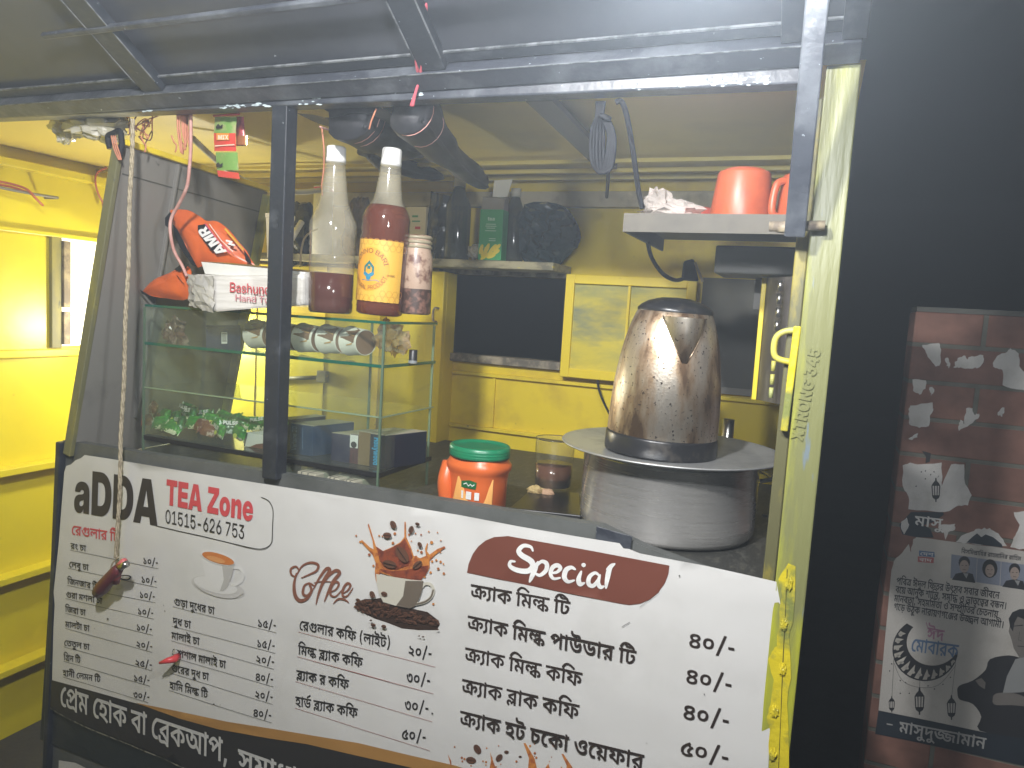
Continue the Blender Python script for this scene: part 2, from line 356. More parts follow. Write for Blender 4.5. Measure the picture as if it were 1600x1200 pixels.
for _l in """
b450:185,311 0,-49 -23,0 -16,-8~ -30,-26~ -24,-34~ -14,-41~ 0,-24 0,-31~ 17,-36~ 26,-14~ 13,0 9,0~ 16,3~ 9,5 22,-44 -14,-8~ -29,-6~ -16,0 -34,0~ -50,30~ -26,59~ 0,42 0,30~ 17,55~ 31,47~ 42,37~ 24,13
b46:291,311 0,-49 -44,0 0,-262 -57,0 -17,28~ -48,44~ -59,30~ -35,7 -22,54 42,26~ 100,48~ 49,15 -9,-18 0,28 -195,0 0,49;190,211 10,-11 -30,-11~ -60,-28~ -30,-17 21,-6~ 44,-22~ 39,-35~ 15,-23 -7,-5 -1,11~ -1,26~ 0,11;93,-10 -14,0~ -19,19~ 0,15 0,15~ 19,20~ 14,0 15,0~ 18,-20~ 0,-15 0,-15~ -18,-19~
b452:192,314 21,0~ 31,-12~ 25,-28~ 12,-23 -27,-2 43,56 44,7 17,-14~ 22,-38~ 0,-26 0,-27~ -25,-42~ -43,-31~ -26,-12 -22,47 26,12~ 34,27~ 0,24 0,13~ -12,19~ -12,8 29,11 -41,-62 -44,-2 -7,24~ -26,26~ -21,0 -14,0~ -22,-8~ -22,-17~ -13,-12 -2,5 9,7~ 28,9~ 16,0 18,0~ 25,-14~ 14,-24~ 0,-16 0,-26~ -32,-40~ -35,-19 -31,47 27,11~ 18,19~ 0,9 0,7~ -10,8~ -9,0 -9,0~ -18,-5~ -10,-6 -42,38 18,22~ 35,33~ 40,17~;250,11 -53,0~ -90,38~ -72,85~ -27,72 52,19 22,-59~ 56,-72~ 69,-32~ 42,0 35,0~ 43,24~ 0,22 0,19~ -24,24~ -16,7 51,24 20,-14~ 27,-39~ 0,-25 0,-28~ -32,-41~ -60,-24~
b47:358,311 0,-49 -44,0 0,-262 -57,0 0,163 11,-24 -8,14~ -21,19~ -13,0 -5,0~ -11,-5~ -9,-14~ 0,-13 0,-5~ 1,-8~ 1,-4 -49,-2 -2,17~ -14,24~ -20,14~ -14,0 -9,0~ -14,-8~ -7,-13~ 0,-9 0,-19~ 28,-23~ 19,-7 -19,-49 -26,9~ -39,28~ -22,39~ 0,25 0,24~ 22,34~ 38,18~ 22,0 26,0~ 37,-19~ 19,-21 -9,2 5,17~ 26,18~ 14,0 16,0~ 26,-14~ 11,-11 -9,-7 -1,11~ -1,22~ 0,11 0,28 -261,0 0,49
b54:142,311 0,-49 -45,0 0,-262 -57,0 0,230 -6,15~ -20,17~ -16,0 -2,0 0,49 8,0 11,0~ 19,-12~ 8,-17 0,4~ -2,17~ 0,7 0,34 46,0 11,-33
b520:414,311 0,-49 -181,0 0,-160 0,-16~ 4,-15~ 4,-4 6,-8~ 15,0 14,0~ 24,14~ 12,14 10,12~ 11,27~ 0,14 0,10~ -11,14~ -15,0 -6,0~ -10,-1~ -5,-1 -8,48 10,2~ 21,3~ 13,0 24,0~ 30,-17~ 14,-29~ 0,-20 0,-25~ -20,-47~ -16,-19 -18,-21~ -48,-26~ -29,0 -23,0~ -28,9~ -10,9 -9,9~ -13,32~ 0,31 0,161 -43,0 0,49;314,311 0,15~ -15,14~ -17,0 -48,0 -34,0~ -43,13~ -12,13 -11,10~ -9,30~ 0,18 0,7~ 1,15~ 2,8 53,-5 -1,-5~ 0,-8~ 0,-5 0,-13~ 5,-18~ 5,-6 6,-5~ 21,-7~ 19,0 25,0 21,0~ 30,-1~ 21,-3~ 10,-2 13,-12~ 12,-34~ 0,-19;142,311 0,-49 -45,0 0,-262 -57,0 0,262 -44,0 0,49 44,0 -8,9~ -17,23~ -6,10 22,37~ 44,46~ 53,22~ 32,0 28,0~ 54,-15~ 62,-36~ 39,-31 -33,-31 -26,19~ -39,25~ -33,16~ -30,7~ -16,0 -24,0~ -34,-19~ -26,-30~ -10,-17 4,-8~ 12,-19~ 7,-8
b6:67,158 30,-19~ 50,-50~ 40,-58~ 16,-32 -44,-22 -17,28~ -37,48~ -44,43~ -30,20;32,239 0,22~ 19,32~ 32,18~ 21,0 20,0~ 33,-18~ 19,-32~ 0,-22 0,-22~ -19,-33~ -33,-18~ -20,0 -21,0~ -32,18~ -19,33~;76,239 0,-14~ 16,-17~ 12,0 11,0~ 16,17~ 0,14 0,14~ -16,16~ -11,0 -12,0~ -16,-16~
b25:277,311 0,-49 -182,0 0,-13 -1,-44 1,-6~ 0,-16~ 0,-7 0,-74 0,-16~ 4,-15~ 4,-4 7,-8~ 14,0 14,0~ 25,15~ 11,13 10,11~ 12,28~ 0,13 0,12~ -14,10~ -11,0 -4,0 -15,0~ -22,7~ -14,8 -8,6~ -14,14~ -5,8 4,56 9,-16~ 24,-21~ 29,-12~ 17,0 7,0 24,0~ 26,-8~ 8,-10 8,-7~ 7,-23~ 0,-13 0,-27~ -19,-46~ -16,-19 -18,-21~ -48,-26~ -30,0 -23,0~ -28,9~ -9,9 -10,9~ -12,32~ 0,31 0,161 -43,0 0,49
b42:291,311 0,-49 -44,0 0,-262 -57,0 -17,28~ -48,44~ -59,30~ -35,7 -22,54 42,26~ 100,48~ 49,15 -9,-18 0,28 -195,0 0,49;190,211 10,-11 -30,-11~ -60,-28~ -30,-17 21,-6~ 44,-22~ 39,-35~ 15,-23 -7,-5 -1,11~ -1,26~ 0,11
b57:-138,-133 -16,0~ -33,12~ -23,27~ 0,22 0,26~ 38,32~ 36,0 32,0~ 57,-20~ 57,-38~ 32,-28 -32,-36 -27,28~ -49,36~ -43,18~ -20,0 -15,0~ -13,-11~ 0,-9 0,-11~ 12,-9~ 10,0 12,0~ 14,11~ 8,18~ 4,21~ 0,10 0,41 57,0 0,-30 0,-16~ -7,-37~ -21,-35~ -39,-22~
b55:142,311 0,-49 -45,0 0,-262 -57,0 0,262 -44,0 0,49 44,0 -8,9~ -17,23~ -6,10 22,37~ 44,46~ 50,22~ 30,0 23,0~ 41,-9~ 43,-21~ 52,-34~ 33,-24 -31,-37 -36,26~ -51,34~ -44,17~ -24,0 -21,0~ -33,-19~ -25,-29~ -10,-16 4,-8~ 12,-19~ 7,-8
b27:199,20 -33,0~ -57,20~ -48,46~ -38,77~ -15,57 55,15 15,-61~ 38,-72~ 48,-31~ 32,0 32,0~ 30,27~ 0,24 0,16~ -7,24~ -4,7 40,-2 -14,-14~ -27,-22~ -33,-12~ -22,0 -20,0~ -31,14~ -18,29~ 0,22 0,21~ 25,40~ 28,18 -8,-1~ -16,0~ -10,0 -145,0 0,49 460,0 0,-49 -137,0 -12,0~ -30,2~ -11,0 -29,-13~ -39,-25~ -19,-26~ 0,-12 0,-10~ 11,-11~ 8,0 13,0~ 19,12~ 13,12 63,-19 3,-10~ 5,-26~ 0,-15 0,-25~ -23,-46~ -50,-30~;405,100 0,-22~ 8,-45~ 8,-26 -56,-12 -9,28~ -8,51~ 0,30 0,21~ 6,38~ 5,16 -33,4~ -50,21~ -34,34~ -11,22 59,7 5,-10~ 21,-19~ 34,-12~ 25,0 5,0~ 11,1~ 7,1 27,-44 -10,-19~ -10,-40~
b39:294,311 0,-49 -45,0 0,-262 -57,0 0,115 9,-26 -15,20~ -33,32~ -33,18~ -16,0 -13,0~ -17,-13~ 0,-14 0,-13~ 17,-17~ 16,-8 -27,-48 -29,13~ -36,46~ 0,30 0,25~ 23,33~ 36,16~ 20,0 21,0~ 37,-14~ 35,-25~ 16,-18 -9,-4 -1,12~ -1,25~ 0,11 0,66 -196,0 0,49
b44:299,311 0,-49 -45,0 0,-262 -56,0 0,76 7,-26 -17,24~ -31,35~ -31,17~ -18,0 -12,0~ -17,-13~ 0,-14 0,-15~ 20,-17~ 17,-7 -19,-50 -25,8~ -34,28~ -18,35~ 0,20 0,25~ 23,33~ 36,16~ 20,0 23,0~ 38,-13~ 32,-27~ 16,-21 -9,-5 -1,12~ 0,24~ 0,12 0,105 -202,0 0,49;148,164 0,-4~ -1,-10~ -1,-4 -55,15 -1,24~ -14,29~ -33,17~ -31,3 11,46 22,-7 29,-3~ 39,-18~ 24,-27~ 11,-38~
b48:329,311 0,-49 -44,0 0,-262 -57,0 0,259 2,10 -1,9~ -1,20~ 0,10 0,36 46,0 10,-33;160,314 19,0~ 30,-14~ 24,-26~ 8,-16 0,-60 -15,30~ -36,38~ -22,0 -14,0~ -19,-18~ 0,-17 0,-19~ 27,-20~ 28,-1 -6,-53 -33,2~ -39,24~ -17,41~ 0,27 0,29~ 18,36~ 30,17~;36,314 22,0~ 36,-18~ 21,-39~ 0,-32 0,-23~ -18,-40~ -39,-24~ -33,0 -5,52 21,2~ 24,10~ 9,18~ 0,10 0,17~ -21,19~ -19,0 -8,0~ -17,-2~ -9,-3 -6,49 12,3~ 21,1~
b30:277,311 0,-49 -182,0 0,-160 0,-16~ 4,-15~ 4,-4 7,-8~ 14,0 14,0~ 25,14~ 11,14 10,12~ 11,27~ 0,14 0,10~ -11,14~ -14,0 -6,0~ -11,-1~ -4,-1 -8,48 10,2~ 20,3~ 13,0 24,0~ 30,-17~ 14,-29~ 0,-20 0,-25~ -19,-47~ -16,-19 -18,-21~ -48,-26~ -30,0 -23,0~ -28,9~ -9,9 -10,9~ -12,32~ 0,31 0,161 -43,0 0,49;177,311 -1,17~ -15,15~ -20,0 -31,0 -34,0~ -43,13~ -12,13 -11,11~ -9,29~ 0,19 0,7~ 1,13~ 2,8 54,-4 -1,-4~ -1,-8~ 0,-4 0,-11~ 5,-17~ 6,-6 6,-5~ 17,-5~ 19,0 33,0 27,0~ 31,-8~ 11,-11 9,-9~ 10,-30~ 0,-23
b35:195,19 -43,0~ -71,38~ -54,88~ -19,75 55,15 14,-57~ 35,-73~ 46,-35~ 31,0 19,0~ 26,9~ 17,17~ 9,24~ 0,15 0,19~ -12,26~ -20,14~ -12,0 -11,0~ -15,-12~ 0,-13 0,-6~ 2,-11~ 2,-6 -54,-9 -4,11~ -4,20~ 0,9 0,23~ 22,28~ 36,14~ 21,0 34,0~ 47,-29~ 25,-50~ 0,-32 0,-30~ -25,-51~ -54,-31~;339,311 0,-49 -343,0 0,49
b205:353,311 0,-49 -44,0 0,-262 -57,0 0,208 11,-22 -11,16~ -24,28~ -26,22~ -29,14~ -17,0 -22,0~ -27,-24~ -12,-16 -6,1 10,7~ 23,8~ 17,0 21,0~ 29,-17~ 15,-28~ 0,-16 0,-28~ -37,-46~ -37,-23 -32,48 22,10~ 30,24~ 0,15 0,9~ -13,11~ -11,0 -10,0~ -20,-6~ -12,-7 -47,39 16,25~ 36,40~ 40,22~ 25,0 22,0~ 37,-15~ 37,-31~ 21,-23 -17,5 -1,7~ -1,23~ 0,16 0,48 46,0 10,-33;309,-22 -56,0 -6,17~ -24,16~ -19,0 -13,0~ -28,-3~ -31,-5~ -19,0 -16,0~ -33,8~ -30,21~ -18,38~ 0,31 0,10~ 3,23~ 2,9 55,-8 -2,-7~ -2,-19~ 0,-7 0,-21~ 13,-21~ 23,-8~ 14,0 16,0~ 25,5~ 24,4~ 15,0 15,0~ 25,-13~ 10,-14 0,7 57,21
b51:120,245 41,0~ 49,-27~ 22,-42~ 0,-21 0,-42~ -51,-44~ -44,-6 -5,16 22,-6~ 45,-19~ 45,-27~ 22,-16 -32,-41 -23,18~ -48,30~ -52,23~ -57,17~ -33,6 10,46 16,-4~ 31,-5~ 15,0 30,0~ 36,14~ 16,24~ 0,15 0,21~ -27,23~ -24,0 -14,0~ -17,-6~ -7,-11~ 0,-7 0,-4~ 2,-8~ 1,-3 -53,-8 -3,7~ -4,19~ 0,9 0,17~ 22,27~ 41,15~;69,220 -3,16~ -24,24~ -22,6 32,21 21,-6 26,-11~ 24,-27~ 2,-22;265,311 0,-49 -269,0 0,49
b56:142,262 -45,0 0,-262 -57,0 0,262 -44,0 0,49 44,0 -4,28~ -26,39~ -42,24~ -57,12~ -35,0 -24,0~ -33,-5~ -16,-10~ 0,-7 0,-6~ 12,-4~ 14,0 44,0 26,0~ 32,-10~ 10,-10 9,-9~ 8,-26~ 0,-19 -54,0 0,9~ -4,13~ -5,4 -4,3~ -11,2~ -9,0 -33,0 -27,0~ -31,7~ -9,5 -12,7~ -10,21~ 0,12 0,29~ 66,38~ 67,0 98,0~ 111,-72~ 7,-75 44,0
b68:343,311 0,-49 -161,0 0,-75 0,-8~ 5,-10~ 7,0 7,0~ 15,10~ 15,20~ 8,13 50,9 15,-24~ 16,-49~ 0,-27 0,-32~ -28,-50~ -54,-28~ -40,0 -31,0~ -56,19~ -48,47~ -39,82~ -16,61 55,15 15,-64~ 39,-76~ 47,-34~ 30,0 33,0~ 36,34~ 0,31 0,20~ -12,27~ -8,13 42,5 -16,-25~ -33,-32~ -33,-15~ -18,0 -14,0~ -23,9~ -7,8 -8,9~ -8,28~ 0,22 0,67 -129,0 0,49;182,-82 -14,0~ -19,20~ 0,14 0,15~ 19,20~ 14,0 15,0~ 18,-19~ 0,-15 0,-15~ -18,-20~
b37:295,311 0,-49 -203,0 0,-142 -13,11 16,19~ 45,37~ 54,33~ 30,14 42,-36 -8,-14~ -9,-31~ -5,-32~ 0,-20 0,-20~ 8,-47~ 8,-27 -55,-12 -9,28~ -9,51~ 0,29 0,19~ 7,36~ 11,30~ 6,12 18,-18 -26,-13~ -52,-36~ -48,-42~ -21,-22 -47,29 0,164 -39,0 0,49
b61:185,311 0,-49 -23,0 -16,-8~ -30,-26~ -24,-34~ -14,-41~ 0,-24 0,-31~ 17,-36~ 26,-14~ 13,0 9,0~ 16,3~ 9,5 22,-44 -14,-8~ -29,-6~ -16,0 -34,0~ -50,30~ -26,59~ 0,42 0,36~ 24,60~ 44,46~ 28,13 -27,-20 -7,-1~ -20,-1~ -14,0 -53,0 0,49
b38:291,311 0,-49 -44,0 0,-262 -57,0 -17,28~ -48,44~ -59,30~ -35,7 -22,54 42,26~ 100,48~ 49,15 -10,-18 0,77;190,211 10,-11 -30,-11~ -60,-28~ -30,-17 21,-6~ 44,-22~ 39,-35~ 15,-23 -7,-5 -1,11~ -1,27~ 0,14;109,314 8,0~ 15,-1~ 7,-1 -4,-46 -3,1~ -7,0~ -4,0 -13,0~ -12,-10~ 0,-8 0,-13~ 23,-16~ 22,-7 -34,-34 -20,11~ -30,22~ -16,27~ 0,18 0,14~ 13,26~ 30,17~
b10:163,311 -1,17~ -14,15~ -20,0 -23,0 -34,0~ -43,13~ -13,13 -10,11~ -9,29~ 0,19 0,7~ 1,13~ 1,8 54,-4 0,-4~ -1,-8~ 0,-4 0,-11~ 5,-17~ 6,-6 6,-5~ 17,-5~ 19,0 24,0 27,0~ 31,-8~ 11,-11 10,-9~ 9,-30~ 1,-23;120,245 41,0~ 49,-27~ 22,-42~ 0,-21 0,-42~ -51,-44~ -44,-6 -5,16 22,-6~ 45,-19~ 45,-27~ 22,-16 -32,-41 -23,18~ -48,30~ -52,23~ -57,17~ -33,6 10,46 16,-4~ 31,-5~ 15,0 30,0~ 36,14~ 16,24~ 0,15 0,21~ -27,23~ -24,0 -14,0~ -17,-6~ -7,-11~ 0,-7 0,-4~ 2,-8~ 1,-3 -53,-8 -3,7~ -4,19~ 0,9 0,17~ 22,27~ 41,15~;69,220 -3,16~ -24,24~ -22,6 32,21 21,-6 26,-11~ 24,-27~ 2,-22;265,311 0,-49 -269,0 0,49
b439:237,138 -34,0~ -47,36~ -12,29 8,1 -4,-17~ -16,-30~ -26,-19~ -20,0 -14,0~ -26,10~ -24,25~ -13,25 41,23 10,-19~ 13,-12~ 9,0 10,0~ 15,13~ 8,33~ 1,29 54,0 3,-16~ 10,-29~ 15,-21~ 19,-12~ 13,0 13,0~ 13,16~ 0,15 0,17~ -19,31~ -14,11 27,34 19,0 9,-10~ 21,-29~ 15,-37~ 0,-21 0,-38~ -40,-38~;256,311 0,-49 -260,0 0,49;599,311 0,-49 -44,0 0,-262 -57,0 0,201 4,-26 -15,22~ -29,34~ -28,23~ -29,12~ -15,0 -18,0~ -30,-15~ -26,-25~ -13,-18 -3,8 9,7~ 22,9~ 14,0 23,0~ 24,-27~ 0,-18 0,-9~ -3,-15~ -1,-4 -13,5 5,6~ 13,14~ 14,14~ 7,7 53,49 34,-35 -133,-127 -40,37 37,34 -13,-20 -18,-10 8,8~ 9,18~ 0,9 0,13~ -13,12~ -10,0 -7,0~ -13,-5~ -7,-4 -25,63 18,22~ 33,30~ 38,15~ 23,0 23,0~ 39,-16~ 37,-32~ 21,-23 -3,-9 -1,11~ -2,26~ 0,12 0,61 46,0 10,-33
b403:93,238 26,0~ 37,-20~ 17,-21 -9,2 5,18~ 24,18~ 17,0 19,0~ 31,-21~ 16,-15 -19,-39 -10,12~ -18,13~ -10,0 -6,0~ -10,-5~ -7,-11~ 0,-10 0,-4~ 1,-6~ 0,-3 -48,-3 -5,20~ -25,25~ -18,0 -9,0~ -12,-6~ -6,-11~ 0,-8 0,-15~ 22,-18~ 17,-7 -19,-50 -24,9~ -35,26~ -20,35~ 0,24 0,22~ 20,32~ 36,17~;437,311 0,-49 -128,0 0,-125 -56,-8 0,55 1,26 -1,9~ 0,17~ 0,8 0,18 -257,0 0,49;309,148 0,-170 -56,0 -17,17~ -32,21~ -36,13~ -23,5 -22,49 19,12~ 44,23~ 45,22~ 22,8;253,99 -13,-4~ -28,-13~ -29,-14~ -14,-9 3,10 24,-5~ 41,-20~ 17,-16 -1,8~ 0,21~ 0,7;421,52 0,-24~ -31,-34~ -33,0 -8,0~ -13,1~ -6,1 2,46 2,-1~ 6,0~ 4,0 13,0~ 8,10~ 0,8 0,16~ -31,24~ -25,5 -1,47 31,-5~ 51,-26~ 31,-40~
b20:395,311 0,-49 -150,0 0,-29 1,-17 0,-216 -57,0 -16,28~ -48,44~ -59,30~ -35,7 -22,54 43,26~ 98,48~ 49,15 -9,-17 0,27 -194,0 0,49;189,210 10,-11 -20,-7~ -40,-17~ -39,-20~ -20,-11 21,-6~ 43,-22~ 39,-35~ 15,-22 -7,-6 0,10~ -2,24~ 0,12;374,134 0,-17~ -12,-30~ -30,-18~ -26,0 -9,0~ -16,1~ -7,1 2,49 2,0~ 8,-1~ 5,0 17,0~ 10,14~ 0,10 0,21~ -41,30~ -38,8 0,49 37,-6~ 62,-31~ 36,-49~
b41:408,311 0,-49 -341,0 5,4 17,-5~ 31,-18~ 28,-20~ 11,-11 5,-40 -14,-6~ -28,-15~ -27,-15~ -13,-8 0,3 19,-4~ 44,-19~ 42,-28~ 15,-19 0,9~ -1,17~ 0,9 0,150 19,0 29,0~ 49,-7~ 40,-18~ 17,-16 15,-14~ 17,-37~ 0,-20 0,-17~ -13,-30~ -29,-18~ -27,0 -9,0~ -16,1~ -7,1 2,49 3,0~ 7,-1~ 5,0 17,0~ 11,14~ 0,10 0,19~ -36,29~ -37,5 0,-196 -57,0 -17,25~ -49,37~ -61,24~ -37,7 -21,52 13,9~ 29,18~ 32,17~ 15,8 -20,13~ -46,19~ -26,6 17,39 14,-12 -48,0 0,49
b593:123,-64 -34,48~ -36,118~ 0,63 0,64~ 36,119~ 34,48 54,0 -33,-50~ -33,-119~ 0,-62 0,-61~ 33,-118~ 33,-50
b594:39,-64 33,50~ 33,119~ 0,62 0,62~ -33,118~ -33,49 54,0 34,-48~ 36,-118~ 0,-63 0,-64~ -36,-119~ -34,-48
b388:256,276 0,-215 -51,-4 -22,20~ -43,29~ -48,19~ -31,5 -21,52 26,15~ 56,27~ 55,22~ 25,8 -1,-13 0,36;200,223 13,-13 -19,-6~ -43,-17~ -40,-19~ -16,-9 -2,7 23,-4~ 40,-17~ 33,-21~ 12,-13 0,9~ -1,19~ 0,8;301,311 0,-49 -305,0 0,49;80,89 23,0~ 32,-19~ 10,-18 8,11~ 13,7~ 10,0 12,0~ 20,-18~ 12,-15 -19,11 0,26 55,5 0,-101 -56,0 0,60 11,-40 -5,11~ -14,18~ -9,0 -5,0~ -7,-8~ 0,-9 0,-2~ 0,-6~ 1,-2 -48,-3 -1,23~ -20,23~ -15,0 -9,0~ -11,-10~ 0,-8 0,-11~ 14,-14~ 15,-6 -21,-44 -27,11~ -35,39~ 0,28 0,27~ 36,34~
b202:134,311 0,-49 -38,0 29,10 -14,-14~ -16,-24~ -7,-23~ 0,-14 0,-17~ 9,-36~ 8,-38~ 0,-19 0,-20~ -8,-34~ -23,-28~ -41,-23~ -33,-8 -13,48 26,7~ 26,19~ 9,24~ 0,15 0,20~ -8,36~ -9,35~ 0,18 0,16~ 7,24~ 14,23~ 10,13 -4,-10 -62,0 0,49
b32:343,311 0,-49 -161,0 0,-75 0,-8~ 5,-10~ 7,0 7,0~ 15,10~ 15,20~ 8,13 50,9 15,-24~ 16,-49~ 0,-27 0,-32~ -28,-50~ -54,-28~ -40,0 -31,0~ -56,19~ -48,47~ -39,82~ -16,61 55,15 15,-64~ 39,-76~ 47,-34~ 30,0 33,0~ 36,34~ 0,31 0,20~ -12,27~ -8,13 42,5 -16,-25~ -33,-32~ -33,-15~ -18,0 -14,0~ -23,9~ -7,8 -8,9~ -8,28~ 0,22 0,67 -129,0 0,49
b131:-137,366 159,92 25,-40 -157,-95
b203:451,311 0,-49 -455,0 0,49;229,255 20,0~ 25,-8~ 10,-8 9,-7~ 10,-26~ 0,-24 0,-3 0,-3~ 0,-7~ 0,-4 0,-9 0,-156 -56,0 -7,19~ -25,14~ -16,0 -14,0~ -27,-4~ -27,-4~ -17,0 -16,0~ -35,7~ -29,21~ -18,39~ 0,32 0,10~ 3,23~ 3,11 54,-7 -1,-7~ -2,-18~ 0,-9 0,-22~ 14,-23~ 23,-7~ 12,0 16,0~ 23,4~ 21,4~ 13,0 16,0~ 26,-13~ 10,-14 0,124 0,9~ -3,11~ -4,3 -3,3~ -8,2~ -6,0 -9,0~ -17,-8~ -6,-5 -9,-7~ -10,-14~ 0,-7 0,-6~ 7,-7~ 8,0 4,0~ 9,1~ 3,0 7,-43 -7,-2~ -18,-3~ -12,0 -24,0~ -32,25~ 0,26 0,17~ 16,32~ 15,14 15,15~ 41,19~;362,211 33,0~ 34,-37~ 0,-29 0,-19~ -16,-34~ -34,-28~ -27,-8 -17,46 20,5~ 20,21~ 0,13 0,12~ -13,11~ -9,0 -15,0~ -27,-23~ -15,-30 -24,30 20,38~ 43,32~
b40:353,311 0,-49 -45,0 0,-262 -57,0 0,201 4,-26 -15,22~ -28,34~ -29,23~ -28,12~ -16,0 -18,0~ -29,-15~ -26,-25~ -14,-18 -2,8 9,7~ 21,9~ 15,0 22,0~ 24,-27~ 0,-18 0,-9~ -2,-15~ -2,-4 -12,5 4,6~ 13,14~ 14,14~ 7,7 54,49 34,-35 -134,-127 -40,37 38,34 -13,-20 -19,-10 8,8~ 9,18~ 0,9 0,13~ -13,12~ -10,0 -7,0~ -12,-5~ -7,-4 -45,41 21,28~ 40,40~ 43,21~ 27,0 24,0~ 38,-16~ 38,-32~ 20,-23 -3,-9 -1,11~ -2,26~ 0,12 0,61 46,0 11,-33
b12:233,311 0,17~ -15,15~ -20,0 -58,0 -34,0~ -43,13~ -12,13 -11,11~ -9,29~ 0,19 0,7~ 1,13~ 2,8 54,-4 -1,-4~ -1,-8~ 0,-4 0,-11~ 5,-17~ 6,-6 6,-5~ 17,-5~ 19,0 59,0 27,0~ 32,-8~ 10,-11 10,-9~ 10,-30~ 0,-23;343,311 0,-49 -161,0 0,-75 0,-8~ 5,-10~ 7,0 7,0~ 15,10~ 15,20~ 8,13 50,9 15,-24~ 16,-49~ 0,-27 0,-32~ -28,-50~ -54,-28~ -40,0 -31,0~ -56,19~ -48,47~ -39,82~ -16,61 55,15 15,-64~ 39,-76~ 47,-34~ 30,0 33,0~ 36,34~ 0,31 0,20~ -12,27~ -8,13 42,5 -16,-25~ -33,-32~ -33,-15~ -18,0 -14,0~ -23,9~ -7,8 -8,9~ -8,28~ 0,22 0,67 -129,0 0,49
b18:242,314 41,0~ 45,-39~ 0,-34 0,-25~ -26,-41~ -43,-31~ -26,-11 -22,47 24,10~ 35,27~ 0,22 0,12~ -15,15~ -15,0 -13,0~ -24,-10~ -19,-15~ -11,-17~ 0,-7 0,-6~ 8,-10~ 14,-1 -12,-50 -34,4~ -34,35~ 0,24 0,20~ 21,37~ 36,28~ 46,16~;332,107 0,-41~ -61,-50~ -52,0 -36,0~ -63,22~ -53,52~ -42,87~ -17,65 54,15 19,-69~ 43,-84~ 55,-37~ 36,0 25,0~ 34,23~ 0,22 0,20~ -24,23~ -17,6 52,25 20,-14~ 27,-39~
b70:307,311 0,-49 -45,0 0,-262 -57,0 -18,25~ -49,37~ -63,25~ -38,6 -21,52 13,9~ 29,18~ 32,17~ 15,8 -20,13~ -46,19~ -26,6 17,39 14,-12 -48,0 0,49;205,262 -138,0 5,4 17,-5~ 31,-18~ 28,-20~ 11,-11 5,-40 -14,-6~ -28,-15~ -28,-15~ -12,-8 0,3 22,-4~ 52,-22~ 46,-35~ 15,-23 -8,-2 -3,12~ -1,26~ 0,13;91,-10 -15,0~ -18,19~ 0,15 0,15~ 18,20~ 15,0 15,0~ 18,-20~ 0,-15 0,-15~ -18,-19~
b76:141,0 -46,0~ -44,40~ 0,29 0,26~ 31,34~ 28,11 22,-50 -10,-2~ -12,-10~ 0,-7 0,-9~ 16,-11~ 15,0 23,0~ 25,23~ 0,18 0,14~ -13,23~ -28,23~ -23,16 -29,19~ -33,29~ -13,27~ 0,17 0,14~ 13,29~ 12,13 50,-29 -6,-6~ -7,-13~ 0,-6 0,-6~ 3,-9~ 13,-12~ 24,-18~ 22,-14 26,-18~ 32,-34~ 15,-36~ 0,-25 0,-28~ -26,-40~ -48,-22~
b75:140,42 -31,0~ -51,24~ -30,52~ 0,42 0,29~ 24,53~ 51,33~ 40,0 37,0~ 50,-28~ 25,-53~ 0,-36 0,-32~ -25,-52~ -51,-32~;144,227 -17,0~ -26,-16~ -14,-32~ 0,-23 0,-19~ 10,-30~ 24,-16~ 18,0 18,0~ 26,17~ 13,31~ 0,22 0,21~ -11,29~ -23,16~
b600:160,396 56,0 -133,-460 -57,0
b598:24,176 122,0 0,-55 -122,0
b80:151,0 -37,0~ -60,28~ -34,55~ 0,39 0,41~ 42,67~ 77,58~ 51,26 27,-35 -4,-5~ -4,-12~ 0,-6 0,-13~ 19,-14~ 14,0 2,0~ 4,0~ 2,0 22,-36 -28,-18~ -30,-26~ -11,-23~ 0,-12 0,-13~ 17,-18~ 18,0 3,0~ 8,1~ 3,0 21,-54 -25,-14~ -61,-16~;155,49 13,0~ 18,2~ 16,5~ 10,4 6,-13 -37,5~ -35,36~ 0,26 0,19~ 14,31~ 30,32~ 25,19 11,-27 -22,1~ -28,17~ -13,22~ 0,9 0,9~ 3,11~ 4,6 25,-5 -36,-20~ -52,-43~ -28,-48~ 0,-29 0,-26~ 21,-30~ 35,-13~
b77:54,267 0,12~ 11,24~ 10,13 47,-22 -4,-5~ -4,-10~ 0,-5 0,-5~ 4,-8~ 19,-7~ 22,-5 44,-11~ 35,-41~ 0,-30 0,-39~ -50,-43~ -45,-4 -4,0~ -7,1~ -3,1 5,14 26,-8~ 41,-18~ 38,-25~ 22,-17 -32,-39 -23,19~ -46,30~ -48,21~ -55,17~ -32,6 9,47 15,-5~ 36,-5~ 20,0 42,0~ 33,23~ 0,19 0,11~ -10,15~ -22,10~ -18,5 -32,7~ -32,19~ -12,24~
b78:265,147 0,-39~ -19,-59~ -43,-33~ -37,0 -25,0~ -46,18~ -39,48~ -31,88~ -11,69 54,13 12,-70~ 27,-80~ 34,-35~ 22,0 17,0~ 19,20~ 9,36~ 0,25 0,25~ -11,44~ -18,27~ -11,0 -8,0~ -9,-11~ 0,-9 0,-7~ 4,-14~ 2,-7 -53,-15 -5,13~ -6,26~ 0,14 0,22~ 21,26~ 31,11~ 14,0 37,0~ 47,-40~ 22,-67~
